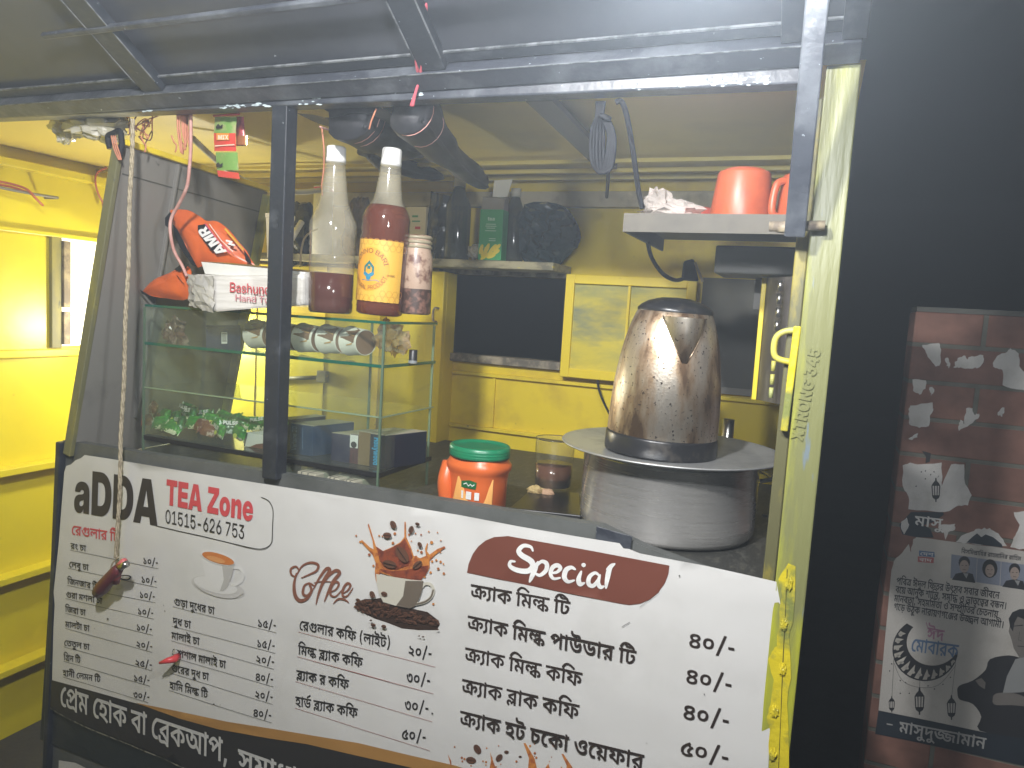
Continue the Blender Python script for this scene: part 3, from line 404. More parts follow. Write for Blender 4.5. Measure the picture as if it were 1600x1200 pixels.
b79:142,0 -56,0~ -60,47~ 0,39 0,29~ 38,41~ 41,16 -1,-20 -25,12~ -32,24~ -16,28~ 0,19 0,21~ 25,34~ 49,21~ 34,0 43,0~ 49,-22~ 22,-33~ 0,-18 0,-21~ -19,-30~ -32,-21~ -19,-8 -3,15 37,-15~ 41,-38~ 0,-34 0,-43~ -60,-43~;142,49 31,0~ 27,22~ 0,19 0,13~ -17,20~ -26,14~ -15,3 -28,-8~ -30,-25~ 0,-18 0,-17~ 28,-23~;142,187 13,5~ 24,12~ 15,16~ 0,11 0,14~ -26,17~ -27,0 -14,0~ -24,-7~ -14,-14~ 0,-10 0,-15~ 26,-21~
b224:375,311 0,-49 -45,0 0,-199 -57,0 0,138 5,-26 -15,22~ -29,34~ -29,23~ -28,12~ -15,0 -18,0~ -30,-15~ -26,-25~ -14,-18 -2,8 9,7~ 22,9~ 14,0 22,0~ 24,-27~ 0,-18 0,-9~ -2,-15~ -2,-4 -12,5 5,6~ 12,14~ 14,14~ 7,7 54,49 34,-35 -133,-127 -40,37 37,34 -13,-20 -19,-10 8,8~ 9,18~ 0,9 0,13~ -13,12~ -10,0 -7,0~ -12,-5~ -7,-4 -45,41 21,28~ 40,40~ 43,21~ 27,0 24,0~ 39,-16~ 37,-32~ 20,-23 -3,-9 -1,11~ -2,26~ 0,12 0,61 46,0 11,-33;330,-22 -56,0 -4,12~ -14,14~ -21,7~ -14,0 -21,0~ -48,-8~ -30,0 -18,0~ -37,8~ -31,20~ -20,38~ 0,30 0,11~ 3,23~ 2,10 55,-8 -2,-7~ -2,-17~ 0,-9 0,-20~ 14,-21~ 26,-9~ 16,0 25,0~ 40,9~ 24,0 17,0~ 29,-13~ 10,-14 0,49 57,-2
b226:325,311 0,-49 -45,0 0,-262 -57,6 -20,27~ -47,41~ -56,28~ -35,7 -22,54 42,26~ 99,48~ 49,15 -8,-18 0,28 -229,0 0,49;223,211 11,-11 -31,-11~ -60,-28~ -30,-17 22,-6~ 42,-22~ 39,-32~ 17,-22 -8,-5 -1,11~ -1,27~ 0,15;280,-58 -56,0 -6,16~ -23,16~ -20,0 -11,0~ -24,-3~ -26,-5~ -16,0 -13,0~ -29,7~ -25,18~ -16,32~ 0,24 0,9~ 2,18~ 2,7 54,-6 -1,-6~ -1,-10~ 0,-8 0,-20~ 22,-16~ 16,0 13,0~ 20,4~ 19,4~ 11,0 16,0~ 23,-14~ 12,-13 0,39 57,1
b9:441,311 0,-49 -45,0 0,-262 -56,0 -14,28~ -44,40~ -22,14 24,39 17,-11~ 30,-27~ 10,-15 0,6~ -1,12~ 0,14~ 0,6 0,156 -344,0 0,49;182,43 -37,0~ -64,32~ -53,77~ -19,65 54,15 15,-48~ 32,-61~ 42,-29~ 28,0 22,0~ 28,14~ 14,25~ 0,16 0,23~ -20,25~ -16,0 -11,0~ -12,-11~ 0,-10 0,-4~ 2,-11~ 2,-4 -53,-9 -4,10~ -4,18~ 0,7 0,23~ 21,27~ 33,12~ 19,0 31,0~ 45,-26~ 24,-46~ 0,-29 0,-28~ -25,-46~ -53,-27~;155,220 -2,16~ -24,24~ -22,6 31,21 21,-6 26,-11~ 24,-27~ 3,-22;579,311 0,-49 -45,0 0,-262 -57,0 0,228 -8,18~ -17,16~ -13,0 -6,0 0,49 10,0 10,0~ 18,-14~ 8,-16 -1,4~ -1,17~ 0,7 0,35 46,0 10,-33
b597:109,67 3,-6 -4,-20~ -13,-41~ -16,-40~ -8,-20 -47,0 8,32~ 13,68~ 3,27
b50:328,311 0,-49 -45,0 0,-262 -57,0 0,166 11,-22 -9,12~ -16,14~ -7,0 -5,0~ -10,-7~ -13,-21~ -12,-21 -13,-24~ -22,-29~ -25,-13~ -17,0 -14,0~ -25,10~ -24,26~ -12,24 41,23 9,-18~ 13,-13~ 9,0 6,0~ 12,8~ 14,22~ 11,23 12,14 13,26~ 22,20~ 15,0 13,0~ 20,-13~ 13,-13 -8,-1 -1,9~ -1,21~ 0,10 0,29 -230,0 0,49;114,127 -4,32~ -10,38~ -11,10 -11,11~ -37,10~ -28,4 16,52 28,-16 27,-4~ 34,-14~ 19,-22~ 9,-33~ 2,-24
b413:365,311 0,-49 -44,0 0,-154 -57,0 0,70 9,-27 -11,16~ -22,20~ -13,0 -5,0~ -12,-5~ -9,-15~ 0,-13 0,-4~ 1,-8~ 1,-4 -49,-3 -3,26~ -27,29~ -22,0 -14,0~ -14,-14~ 0,-10 0,-15~ 20,-19~ 18,-7 -24,-48 -21,9~ -33,24~ -19,35~ 0,24 0,21~ 21,32~ 36,18~ 23,0 28,0~ 37,-20~ 19,-21 -10,0 5,18~ 26,19~ 18,0 15,0~ 26,-13~ 11,-11 -5,-3 -1,9~ 0,20~ 0,9 0,15 -268,0 0,49;142,99 22,0~ 31,-16~ 13,-14 5,11~ 16,8~ 10,0 13,0~ 19,-13~ 11,-13 -17,6 0,7~ -1,17~ 0,9 0,13 57,-1 0,-135 -57,0 0,76 11,-39 -4,12~ -16,17~ -8,0 -6,0~ -8,-9~ 0,-10 0,-3~ 1,-8~ 0,-2 -47,-3 -2,22~ -20,22~ -15,0 -9,0~ -10,-10~ 0,-8 0,-11~ 13,-14~ 15,-6 -20,-44 -28,11~ -35,39~ 0,28 0,27~ 36,34~
b219:229,255 20,0~ 25,-8~ 10,-8 9,-7~ 10,-26~ 0,-24 0,-182 -56,0 -7,19~ -25,14~ -16,0 -14,0~ -27,-4~ -27,-4~ -17,0 -16,0~ -35,7~ -29,21~ -18,39~ 0,32 0,10~ 3,23~ 3,11 54,-7 -1,-7~ -2,-18~ 0,-9 0,-22~ 14,-23~ 23,-7~ 12,0 16,0~ 23,4~ 21,4~ 13,0 16,0~ 26,-13~ 10,-14 0,124 0,9~ -3,11~ -4,3 -3,3~ -8,2~ -6,0 -9,0~ -17,-8~ -6,-5 -9,-7~ -10,-14~ 0,-7 0,-6~ 7,-7~ 8,0 4,0~ 9,1~ 3,0 7,-43 -7,-2~ -18,-3~ -12,0 -24,0~ -32,25~ 0,26 0,17~ 16,32~ 15,14 15,15~ 41,19~;348,311 0,-49 -352,0 0,49
b11:101,37 -25,0~ -33,27~ -15,28 41,23 9,-16~ 12,-11~ 8,0 7,0~ 13,10~ 8,10 7,9~ 5,19~ 0,9 0,13~ -9,24~ -17,15~ -13,0 -10,0~ -11,-10~ 0,-10 0,-4~ 1,-10~ 2,-4 -53,-8 -4,8~ -3,20~ 0,8 0,21~ 22,25~ 34,11~ 17,0 28,0~ 41,-23~ 24,-40~ 1,-27 0,-6~ -1,-14~ -1,-5 -32,10 11,18~ 30,35~ 39,31~ 24,11 46,-44 -11,-21~ -10,-44~ 0,-28 0,-19~ 7,-44~ 9,-27 -56,-12 -9,29~ -9,52~ 0,24 0,26~ 11,44~ 11,19 32,1 -14,-6~ -25,-16~ -24,-21~ -23,-28~ -12,-20 -15,-23~ -24,-28~ -25,-11~;335,311 0,-49 -339,0 0,49;63,220 -3,16~ -24,24~ -22,6 31,21 21,-6 27,-11~ 24,-27~ 2,-22;224,311 -1,17~ -15,15~ -19,0 -61,0 -34,0~ -43,13~ -13,13 -10,11~ -9,29~ 0,19 0,7~ 1,13~ 2,8 53,-4 0,-4~ -1,-8~ 0,-4 0,-11~ 5,-17~ 6,-6 6,-5~ 17,-5~ 19,0 62,0 27,0~ 31,-8~ 11,-11 10,-9~ 9,-30~ 1,-23
b66:135,314 33,0~ 42,-19~ 20,-35~ 0,-22 0,-34~ -41,-38~ -41,0 -15,0~ -29,6~ -13,5 12,45 9,-3~ 18,-4~ 9,0 13,0~ 15,6~ 6,11~ 0,8 0,12~ -19,15~ -19,0 -20,0~ -27,-16~ -13,-26~ 0,-15 0,-20~ 17,-27~ 40,-24~ 34,-16 28,-13~ 40,-25~ 26,-27~ 14,-32~ 1,-21 -55,-11 -3,15~ -11,21~ -19,18~ -30,18~ -22,11 -43,21~ -51,39~ -22,46~ 0,28 0,29~ 28,47~ 52,27~
b357:243,139 -17,0~ -26,7~ -24,15~ -14,11 -13,10~ -15,8~ -6,0 -8,0~ -8,-8~ 0,-6 0,-8~ 9,-14~ 8,-7 -37,-34 -13,13~ -23,32~ 0,23 0,19~ 18,26~ 28,13~ 15,0 21,0~ 31,-14~ 20,-14 17,-14~ 19,-10~ 12,0 12,0~ 13,14~ 0,15 0,19~ -19,31~ -15,11 59,9 8,-9~ 15,-24~ 10,-28~ 0,-17 0,-21~ -15,-31~ -34,-17~;350,311 0,-49 -354,0 0,49;204,-37 -40,0~ -73,27~ -61,63~ -22,54 52,20 19,-42~ 42,-50~ 50,-22~ 28,0 33,0~ 29,22~ 0,24 0,12~ -9,18~ -18,11~ -12,0 -8,0~ -11,-5~ -6,-10~ 0,-7 0,-4~ 2,-9~ 1,-3 -53,-8 -3,8~ -3,19~ 0,7 0,20~ 20,26~ 34,13~ 23,0 34,0~ 44,-25~ 22,-41~ 0,-24 0,-28~ -24,-42~ -50,-24~
b59:-172,-37 18,10~ 41,20~ 44,20~ 20,8 18,-40 -14,-5~ -34,-14~ -32,-14~ -12,-7 1,12 28,-2~ 51,-15~ 46,-22~ 18,-13 -25,-37 -24,16~ -47,20~ -49,12~ -27,4
b350:389,311 0,-49 -298,0 0,-130 -13,13 26,26~ 75,46~ 44,17 33,-34 0,-99 -56,-20 0,122 28,-21 -20,-8~ -52,-29~ -53,-38~ -22,-22 -47,29 0,148 -38,0 0,49;351,40 0,-21~ 6,-39~ 5,-20 -53,-10 -6,22~ -7,43~ 0,23 0,23~ 9,42~ 10,20 19,-17 -24,-6~ -54,-18~ -26,-10 -8,-1 -29,-11~ -54,-24~ -23,-14 3,10 24,-5~ 41,-20~ 17,-16 -1,6~ 0,15~ 0,5 0,56 56,33 0,-165 -56,0 -17,16~ -32,22~ -36,13~ -23,4 -22,50 24,15~ 48,25~ 48,21~ 24,10 15,3 25,9~ 51,19~ 28,7 35,-35 -8,-16~ -9,-41~
b227:178,132 -31,0~ -36,32~ 0,27 0,13~ 6,22~ 5,9 51,-13 -2,-6~ -4,-10~ 0,-6 0,-10~ 11,-9~ 8,0 9,0~ 15,7~ 16,18~ 9,17 67,-14 -31,-17 -13,-19~ -26,-26~ -33,-15~;302,0 -56,0 -7,19~ -25,14~ -16,0 -14,0~ -26,-4~ -28,-4~ -16,0 -16,0~ -35,7~ -29,21~ -18,39~ 0,32 0,10~ 3,23~ 3,11 54,-7 -1,-7~ -2,-18~ 0,-9 0,-22~ 14,-23~ 23,-7~ 12,0 15,0~ 24,4~ 21,4~ 12,0 16,0~ 26,-13~ 10,-14 0,73 0,14~ 1,29~ 1,12 17,15 37,10;347,311 0,-49 -351,0 0,49
b260:187,76 -41,0~ -69,30~ -52,67~ -17,56 54,15 14,-40~ 32,-54~ 46,-28~ 33,0 30,0~ 28,24~ 0,20 0,17~ -20,21~ -18,0 -7,0~ -11,-5~ -6,-8~ 0,-7 0,-3~ 1,-9~ 1,-4 -53,-7 -2,8~ -3,18~ 0,7 0,19~ 20,25~ 35,13~ 21,0 33,0~ 44,-24~ 21,-41~ 0,-24 0,-25~ -23,-39~ -50,-22~;324,311 0,-49 -328,0 0,49;262,106 0,-157 -57,0 -17,16~ -33,23~ -38,15~ -26,4 -21,50 12,7~ 25,13~ 26,12~ 13,5;205,76 -13,-5~ -30,-13~ -30,-15~ -15,-8 5,7 25,-5~ 43,-23~ 16,-16 -1,9~ 0,19~ 0,6
b364:258,271 0,-273 -57,0 -19,20~ -35,24~ -37,14~ -24,4 -22,53 22,13~ 47,24~ 50,22~ 26,10 -8,-14 0,109;201,150 22,-9 -21,-7~ -40,-18~ -36,-19~ -14,-8 -5,10 32,-6~ 46,-24~ 18,-18 -1,10~ -1,18~ 0,9;-4,262 0,49 397,0 0,-49;85,246 26,0~ 45,-19~ 41,-34~ 17,-23 -29,-34 -14,18~ -31,29~ -31,16~ -15,0 -11,0~ -11,-9~ 0,-7 0,-7~ 8,-12~ 9,-6 -38,-36 -16,12~ -20,31~ 0,20 0,20~ 18,27~ 32,14~;354,112 0,-22~ 6,-36~ 5,-20 -53,-10 -6,22~ -7,41~ 0,22 0,23~ 10,44~ 11,20 20,-17 -23,-7~ -54,-19~ -23,-10 -8,48 24,9~ 54,19~ 26,9 35,-35 -8,-18~ -9,-43~
b641:90,0 0,311 57,0 0,-311
b400:198,138 -15,0~ -27,8~ -25,14~ -13,9 -13,9~ -15,7~ -6,0 -7,0~ -8,-7~ 0,-5 0,-7~ 8,-12~ 8,-7 -37,-34 -14,13~ -20,31~ 0,20 0,19~ 19,23~ 28,11~ 14,0 14,0~ 22,-5~ 19,-9~ 8,-6 19,-13~ 22,-10~ 11,0 13,0~ 13,15~ 0,14 0,19~ -20,31~ -14,11 26,34 20,0 11,-12~ 20,-31~ 14,-36~ 0,-21 0,-23~ -17,-33~ -33,-17~;32,293 39,-5 29,-12~ 29,-32~ 0,-28 0,-4~ -1,-10~ -1,-5 -55,1 1,6~ 1,10~ 0,4 0,19~ -27,28~ -27,6;222,311 0,-49 -226,0 0,49;559,311 0,-49 -45,0 0,-166 -57,0 0,105 4,-26 -15,22~ -28,34~ -28,23~ -29,12~ -16,0 -18,0~ -29,-15~ -26,-25~ -14,-18 -2,8 9,7~ 21,9~ 15,0 22,0~ 24,-27~ 0,-18 0,-9~ -2,-15~ -2,-4 -12,5 4,6~ 13,14~ 14,14~ 7,7 54,49 33,-35 -133,-127 -40,37 38,34 -13,-20 -19,-10 8,8~ 9,18~ 0,9 0,13~ -13,12~ -10,0 -6,0~ -13,-5~ -7,-4 -26,63 18,22~ 33,30~ 38,15~ 23,0 24,0~ 39,-16~ 37,-32~ 20,-23 -3,-9 -1,11~ -2,26~ 0,12 0,61 46,0 11,-33;514,-22 -56,0 -6,17~ -25,16~ -20,0 -19,0~ -48,-8~ -28,0 -16,0~ -36,6~ -30,18~ -19,34~ 0,27 0,9~ 2,17~ 2,7 54,-6 -1,-5~ -2,-11~ 0,-7 0,-15~ 13,-17~ 24,-8~ 16,0 23,0~ 40,9~ 22,0 14,0~ 28,-13~ 11,-14 0,72 57,0
b22:222,0 0,208 11,-22 -11,16~ -24,28~ -26,22~ -29,14~ -17,0 -21,0~ -28,-24~ -12,-16 -6,1 10,7~ 24,8~ 16,0 21,0~ 29,-17~ 15,-28~ 0,-16 0,-30~ -40,-48~ -41,-23 -34,48 28,12~ 33,26~ 0,15 0,9~ -12,11~ -12,0 -10,0~ -20,-6~ -12,-7 -47,39 16,25~ 35,40~ 42,22~ 24,0 22,0~ 37,-15~ 37,-30~ 21,-23 -17,4 -1,7~ -1,23~ 0,16 0,48 46,0 10,-33 45,0 0,-49 -44,0 0,-262
b31:140,0 -30,0~ -50,20~ -37,36~ -12,22 16,52 37,5~ 41,25~ 16,37~ 0,24 0,8~ -2,22~ -4,11 -119,0 0,49 96,0 -17,22~ -17,37~ 0,18 0,21~ 23,34~ 20,15 42,-40 -15,-11~ -13,-20~ 0,-13 0,-14~ 20,-29~ 17,-20 142,0 0,-49 -62,0 -9,0~ -13,1~ -7,0 32,-34~ 32,-71~ 0,-40 0,-36~ -29,-53~ -56,-29~;139,50 21,0~ 31,17~ 17,32~ 0,23 0,23~ -12,44~ -29,47~ -24,29 11,2 6,-13~ 10,-36~ 0,-17 0,-20~ -11,-37~ -25,-31~ -45,-24~ -34,-8 6,33 4,-21~ 24,-28~ 32,-15~
b34:300,311 0,-49 -45,0 0,-262 -57,0 0,216 11,-29 -16,23~ -32,35~ -34,19~ -18,0 -10,0~ -16,-8~ -9,-16~ 0,-12 0,-12~ 11,-19~ 27,-12~ 23,-2 -8,-57 -37,5~ -50,27~ -25,43~ 0,29 0,26~ 23,38~ 39,20~ 24,0 24,0~ 38,-16~ 32,-29~ 15,-18 -10,2 -1,11~ -1,26~ 0,12 0,42 46,0 11,-33
b322:187,313 24,0~ 33,-15~ 16,-27~ 0,-16 0,-25~ -28,-37~ -21,-15 -18,-13~ -14,-16~ 0,-8 0,-7~ 9,-8~ 6,0 9,0~ 14,8~ 10,10 50,-19 3,-9~ 3,-20~ 0,-12 0,-37~ -50,-48~ -49,0 -24,0~ -50,14~ -48,41~ -40,77~ -14,62 54,14 11,-49~ 27,-63~ 30,-34~ 31,-13~ 17,0 17,0~ 24,10~ 12,17~ 0,12 0,5~ -3,12~ -4,7 30,5 -15,-15~ -34,-21~ -22,0 -27,0~ -32,32~ 0,25 0,15~ 12,22~ 24,23~ 18,12 16,13~ 17,17~ 0,9 0,5~ -4,8~ -10,5~ -9,0 -14,0~ -22,-11~ -13,-16~ 0,-6 0,-7~ 7,-8~ 8,-4 -35,-36 -17,9~ -20,27~ 0,19 0,14~ 16,28~ 29,24~ 38,14~;330,314 30,0~ 35,-30~ 0,-23 0,-12~ -14,-27~ -34,-24~ -32,-7 -10,39 19,4~ 18,13~ 0,8 0,9~ -11,6~ -8,0 -19,0~ -35,-29~ -15,-24 -32,28 16,21~ 32,31~ 37,17~;325,118 -14,0~ -31,10~ -29,21~ -25,31~ -8,21 37,30 7,-24~ 20,-32~ 25,-15~ 14,0 10,0~ 13,9~ 0,9 0,9~ -15,16~ -16,6 42,19 10,-4~ 19,-16~ 13,-22~ 0,-15 0,-21~ -37,-32~;370,72 0,-13~ 6,-35~ 4,-16 -53,-12 -6,23~ -7,38~ 0,18 0,28~ 16,35~ 8,12 27,3 24,-22 -10,-14~ -9,-28~
b319:191,33 -32,0~ -54,19~ -47,44~ -36,71~ -14,53 55,15 13,-53~ 34,-67~ 46,-32~ 31,0 30,0~ 30,24~ 0,22 0,14~ -8,24~ -4,7 44,0 -13,-14~ -29,-22~ -33,-13~ -21,0 -21,0~ -31,14~ -17,27~ 0,19 0,13~ 9,27~ 23,27~ 19,11 -8,-1~ -16,0~ -10,0 -135,0 0,49 701,0 0,-49 -378,0 -10,0~ -24,1~ -21,2~ -8,0 -28,-12~ -38,-25~ -20,-24~ 0,-13 0,-9~ 10,-11~ 9,0 13,0~ 18,11~ 12,11 62,-18 4,-10~ 4,-24~ 0,-13 0,-17~ -12,-33~ -27,-28~ -43,-17~;542,169 -50,0~ -76,18~ -26,13 -9,-2~ -16,-4~ -15,-1~ -6,0 -32,0~ -54,17~ -40,35~ -12,25 20,10 38,-2 7,-14~ 21,-18~ 31,-8~ 20,0 9,0~ 18,2~ 18,4~ 10,3 14,-7~ 29,-12~ 32,-8~ 41,-4~ 27,0 19,0~ 41,4~ 21,3 31,-46 -48,-3 -8,-1~ -21,-2~ -22,-2~;409,2 -30,0~ -52,19~ -43,40~ -18,34 35,38 13,-27~ 31,-36~ 38,-18~ 22,0 31,0~ 29,24~ 0,22 0,14~ -7,23~ -4,8 44,0 -14,-14~ -28,-22~ -34,-13~ -21,0 -31,0~ -37,32~ 0,29 0,16~ 16,31~ 17,15 54,-12 -11,-8~ -14,-16~ -6,-14~ 0,-7 0,-10~ 11,-10~ 8,0 12,0~ 18,11~ 13,11 62,-19 4,-9~ 4,-24~ 0,-13 0,-17~ -13,-34~ -27,-27~ -42,-17~;653,177 0,-235 -56,0 -18,16~ -31,21~ -34,12~ -22,5 -22,50 19,12~ 42,23~ 43,21~ 23,9 0,77;597,62 -13,-5~ -28,-12~ -29,-14~ -15,-9 4,10 24,-5~ 41,-20~ 17,-16 -1,6~ 0,15~ 0,7
b317:191,33 -32,0~ -54,19~ -47,44~ -36,71~ -14,53 55,15 13,-53~ 34,-67~ 46,-32~ 31,0 30,0~ 30,24~ 0,22 0,14~ -8,24~ -4,7 44,0 -13,-14~ -29,-22~ -33,-13~ -21,0 -21,0~ -31,14~ -17,27~ 0,19 0,13~ 9,27~ 23,27~ 19,11 -8,-1~ -16,0~ -10,0 -135,0 0,49 663,0 0,-49 -340,0 -10,0~ -24,1~ -21,2~ -8,0 -28,-12~ -38,-25~ -20,-24~ 0,-13 0,-9~ 10,-11~ 9,0 13,0~ 18,11~ 12,11 62,-18 4,-10~ 4,-24~ 0,-13 0,-17~ -12,-33~ -27,-28~ -43,-17~;608,97 0,-19~ 8,-45~ 8,-26 -55,-12 -9,28~ -9,51~ 0,25 0,13~ 3,29~ 6,27~ 4,9 10,-2 -11,-3~ -20,-2~ -14,0 -26,0~ -50,8~ -45,14~ -18,8 -9,-2~ -16,-4~ -14,-1~ -5,0 -33,0~ -54,17~ -41,35~ -12,25 20,10 38,-2 7,-14~ 21,-18~ 31,-8~ 20,0 9,0~ 18,2~ 18,4~ 10,3 19,-9~ 37,-14~ 45,-8~ 28,0 18,0~ 32,2~ 20,4 31,-44 -9,-18~ -11,-39~;409,2 -30,0~ -52,19~ -43,40~ -18,34 35,38 13,-27~ 31,-36~ 38,-18~ 22,0 31,0~ 29,24~ 0,22 0,14~ -7,23~ -4,8 44,0 -14,-14~ -28,-22~ -34,-13~ -21,0 -31,0~ -37,31~ 0,29 0,17~ 16,31~ 17,15 54,-12 -11,-8~ -14,-16~ -6,-14~ 0,-7 0,-10~ 11,-10~ 8,0 12,0~ 18,11~ 13,11 62,-19 4,-9~ 4,-24~ 0,-13 0,-17~ -12,-34~ -27,-28~ -43,-16~
m1359:161,-6 -42,0~ -60,46~ -33,84~ 0,58 0,57~ 33,85~ 60,46~ 42,0 42,0~ 61,-46~ 32,-85~ 0,-57 0,-58~ -32,-84~ -61,-46~;161,40 27,0~ 37,34~ 20,64~ 0,44 0,44~ -20,63~ -37,35~ -27,0 -26,0~ -38,-35~ -20,-63~ 0,-44 0,-44~ 20,-64~ 38,-34~
m1360:51,0 0,46 230,0 0,-46;197,364 0,-364 -52,0 0,310 -1,0 -89,-58 0,52 91,60
m1364:159,-5 -36,0~ -58,29~ -33,51~ -2,33 53,0 2,-20~ 20,-30~ 33,-18~ 21,0 22,0~ 33,21~ 19,36~ 0,23 0,23~ -18,35~ -32,21~ -22,0 -28,0~ -40,-23~ -7,-22 -51,0 12,210 217,0 0,-46 -169,0 -8,-108 1,0 16,17~ 41,17~ 24,0 25,0~ 42,-18~ 32,-33~ 17,-46~ 0,-26 0,-37~ -32,-57~ -57,-32~
m1392:236,169 0,-45 -162,0 0,45
m1373:163,-6 -37,0~ -57,32~ -33,56~ 0,37 0,28~ 28,60~ 29,41 82,116 60,0 -124,-171 -6,0 5,10~ 16,19~ 26,13~ 20,0 34,0~ 52,-30~ 30,-53~ 0,-35 0,-36~ -32,-55~ -56,-32~;162,40 21,0~ 33,20~ 20,35~ 0,22 0,22~ -20,34~ -33,20~ -21,0 -21,0~ -33,-20~ -20,-34~ 0,-22 0,-22~ 20,-35~ 33,-20~
m1361:29,0 0,43 131,117 20,19~ 28,29~ 14,30~ 0,18 0,21~ -17,30~ -31,17~ -21,0 -23,0~ -33,-20~ -17,-36~ 0,-24 -51,0 0,37~ 31,57~ 55,32~ 38,0 35,0~ 54,-28~ 31,-50~ 0,-34 0,-24~ -18,-41~ -35,-41~ -26,-23 -92,-82 0,-1 173,0 0,-46
m1366:57,0 161,317 0,0 -186,0 0,47 240,0 0,-49 -159,-315
m1371:152,-6 -39,0~ -59,32~ -33,55~ 0,35 54,0 0,-23~ 18,-35~ 35,-19~ 24,0 22,0~ 34,19~ 19,33~ 0,21 0,22~ -21,31~ -39,17~ -26,0 -47,0 0,39 100,96 0,1 -150,0 0,46 217,0 0,-46 -118,-114 0,12 45,3~ 61,-26~ 31,-49~ 0,-33 0,-34~ -33,-53~ -57,-30~
m161:33,0 0,364 54,0 0,-154 181,0 0,154 55,0 0,-364 -55,0 0,162 -181,0 0,-162
m507:108,-4 -26,0~ -40,17~ -24,35~ 0,26 0,22~ 17,28~ 29,17~ 37,8~ 19,2 24,3~ 29,4~ 12,8~ 0,9 0,3 0,12~ -13,20~ -23,11~ -16,0 -17,0~ -25,-11~ -15,-19~ -1,-12 -50,0 1,25~ 27,37~ 48,22~ 32,0 24,0~ 38,-12~ 27,-23~ 14,-32~ 0,-19 0,-177 -51,0 0,37 -1,0 -5,-11~ -19,-18~ -30,-12~;118,37 23,0~ 30,17~ 14,27~ 0,16 0,30 -3,-2~ -12,-4~ -17,-3~ -20,-4~ -10,-1 -14,-2~ -24,-9~ -16,-16~ 0,-13 0,-11~ 12,-16~ 22,-9~
m773:81,148 0,-148 -52,0 0,258 51,0 0,-64 -12,0 12,34~ 45,35~ 33,0 26,0~ 42,-23~ 25,-46~ 0,-33 0,-161 -52,0 0,154 0,31~ -29,32~ -27,0 -18,0~ -28,-14~ -16,-31~
m597:128,-5 -33,0~ -51,34~ -28,60~ 0,40 0,40~ 28,60~ 51,34~ 33,0 17,0~ 30,-9~ 24,-19~ 8,-14 0,0 0,143 52,0 0,-364 -51,0 0,39 0,0 -9,-15~ -24,-19~ -30,-10~;139,39 22,0~ 32,23~ 18,40~ 0,27 0,27~ -18,41~ -32,22~ -22,0 -21,0~ -32,-21~ -17,-40~ 0,-29 0,-29~ 17,-40~ 32,-21~
m411:12,316 0,48 286,0 0,-48 -116,0 0,-316 -54,0 0,316
m790:140,-6 -37,0~ -56,34~ -31,61~ 0,40 0,39~ 31,61~ 56,35~ 37,0 37,0~ 55,-35~ 31,-61~ 0,-39 0,-40~ -31,-61~ -55,-34~;140,39 22,0~ 32,22~ 17,40~ 0,28 0,27~ -17,41~ -32,22~ -22,0 -22,0~ -32,-22~ -17,-41~ 0,-27 0,-28~ 17,-40~ 32,-22~
m984:86,0 -80,258 54,0 29,-106 8,-26~ 13,-57~ 7,-27 -7,0 7,27~ 15,57~ 7,26 30,106 49,0 30,-106 7,-26~ 14,-57~ 7,-27 -7,0 7,27~ 14,57~ 7,26 30,106 54,0 -80,-258 -53,0 -33,112 -5,17~ -9,35~ -9,34~ -4,17 12,0 -5,-17~ -9,-34~ -9,-35~ -5,-17 -33,-112
m614:139,-6 -38,0~ -55,35~ -30,61~ 0,39 0,39~ 31,61~ 54,35~ 35,0 28,0~ 44,-20~ 32,-36~ 17,-49~ 0,-30 0,-14 -217,0 0,39 190,0 -23,-12 0,24~ -17,35~ -32,20~ -21,0 -21,0~ -32,-20~ -17,-35~ 0,-24 0,-22 0,-25~ 17,-37~ 33,-21~ 23,0 17,0~ 26,11~ 17,18~ 3,12 50,0 -5,-25~ -32,-37~ -48,-22~
m751:101,0 -39,0~ -33,29~ 0,33 0,302 52,0 0,-297 0,-15~ 10,-10~ 14,0 3,0~ 6,0~ 2,0 0,-42 -4,0~ -8,0~
m65:33,0 0,364 136,0 38,0~ 53,-24~ 28,-43~ 0,-29 0,-21~ -15,-31~ -27,-21~ -19,-6 0,0 21,-3~ 34,-21~ 21,-37~ 0,-26 0,-31~ -29,-46~ -58,-25~ -43,0;87,46 83,0 37,0~ 40,29~ 0,27 0,19~ -17,27~ -34,14~ -24,0 -85,0;87,207 82,0 20,0~ 30,13~ 15,25~ 0,17 0,26~ -35,30~ -30,0 -82,0
m871:125,-6 -30,0~ -47,19~ -29,38~ -2,27 51,0 2,-20~ 28,-23~ 25,0 25,0~ 28,20~ 0,15 0,14~ -20,15~ -17,4 -42,9 -37,9~ -37,37~ 0,28 0,23~ 24,35~ 45,20~ 29,0 29,0~ 46,-21~ 26,-38~ 0,-26 -49,0 0,19~ -28,25~ -23,0 -22,0~ -26,-21~ 0,-15 0,-13~ 20,-16~ 17,-4 44,-10 38,-8~ 35,-35~ 0,-28 0,-24~ -26,-36~ -47,-19~
m670:81,148 0,-148 -52,0 0,364 52,0 0,-170 -13,0 12,34~ 45,35~ 33,0 26,0~ 42,-23~ 25,-46~ 0,-33 0,-161 -52,0 0,154 0,31~ -29,32~ -27,0 -18,0~ -28,-14~ -16,-31~
m915:122,-5 -26,0~ -42,23~ -25,46~ 0,33 0,161 52,0 0,-154 0,-31~ 29,-32~ 27,0 18,0~ 28,14~ 16,31~ 0,23 0,149 52,0 0,-258 -51,0 0,64 12,0 -12,-34~ -46,-35~
m852:29,0 0,258 49,0 0,-42 1,0 7,21~ 31,24~ 25,0 6,0~ 9,-1~ 3,0 0,-48 -2,0~ -16,2~ -9,0 -14,0~ -24,-13~ -14,-27~ 0,-22 0,-152
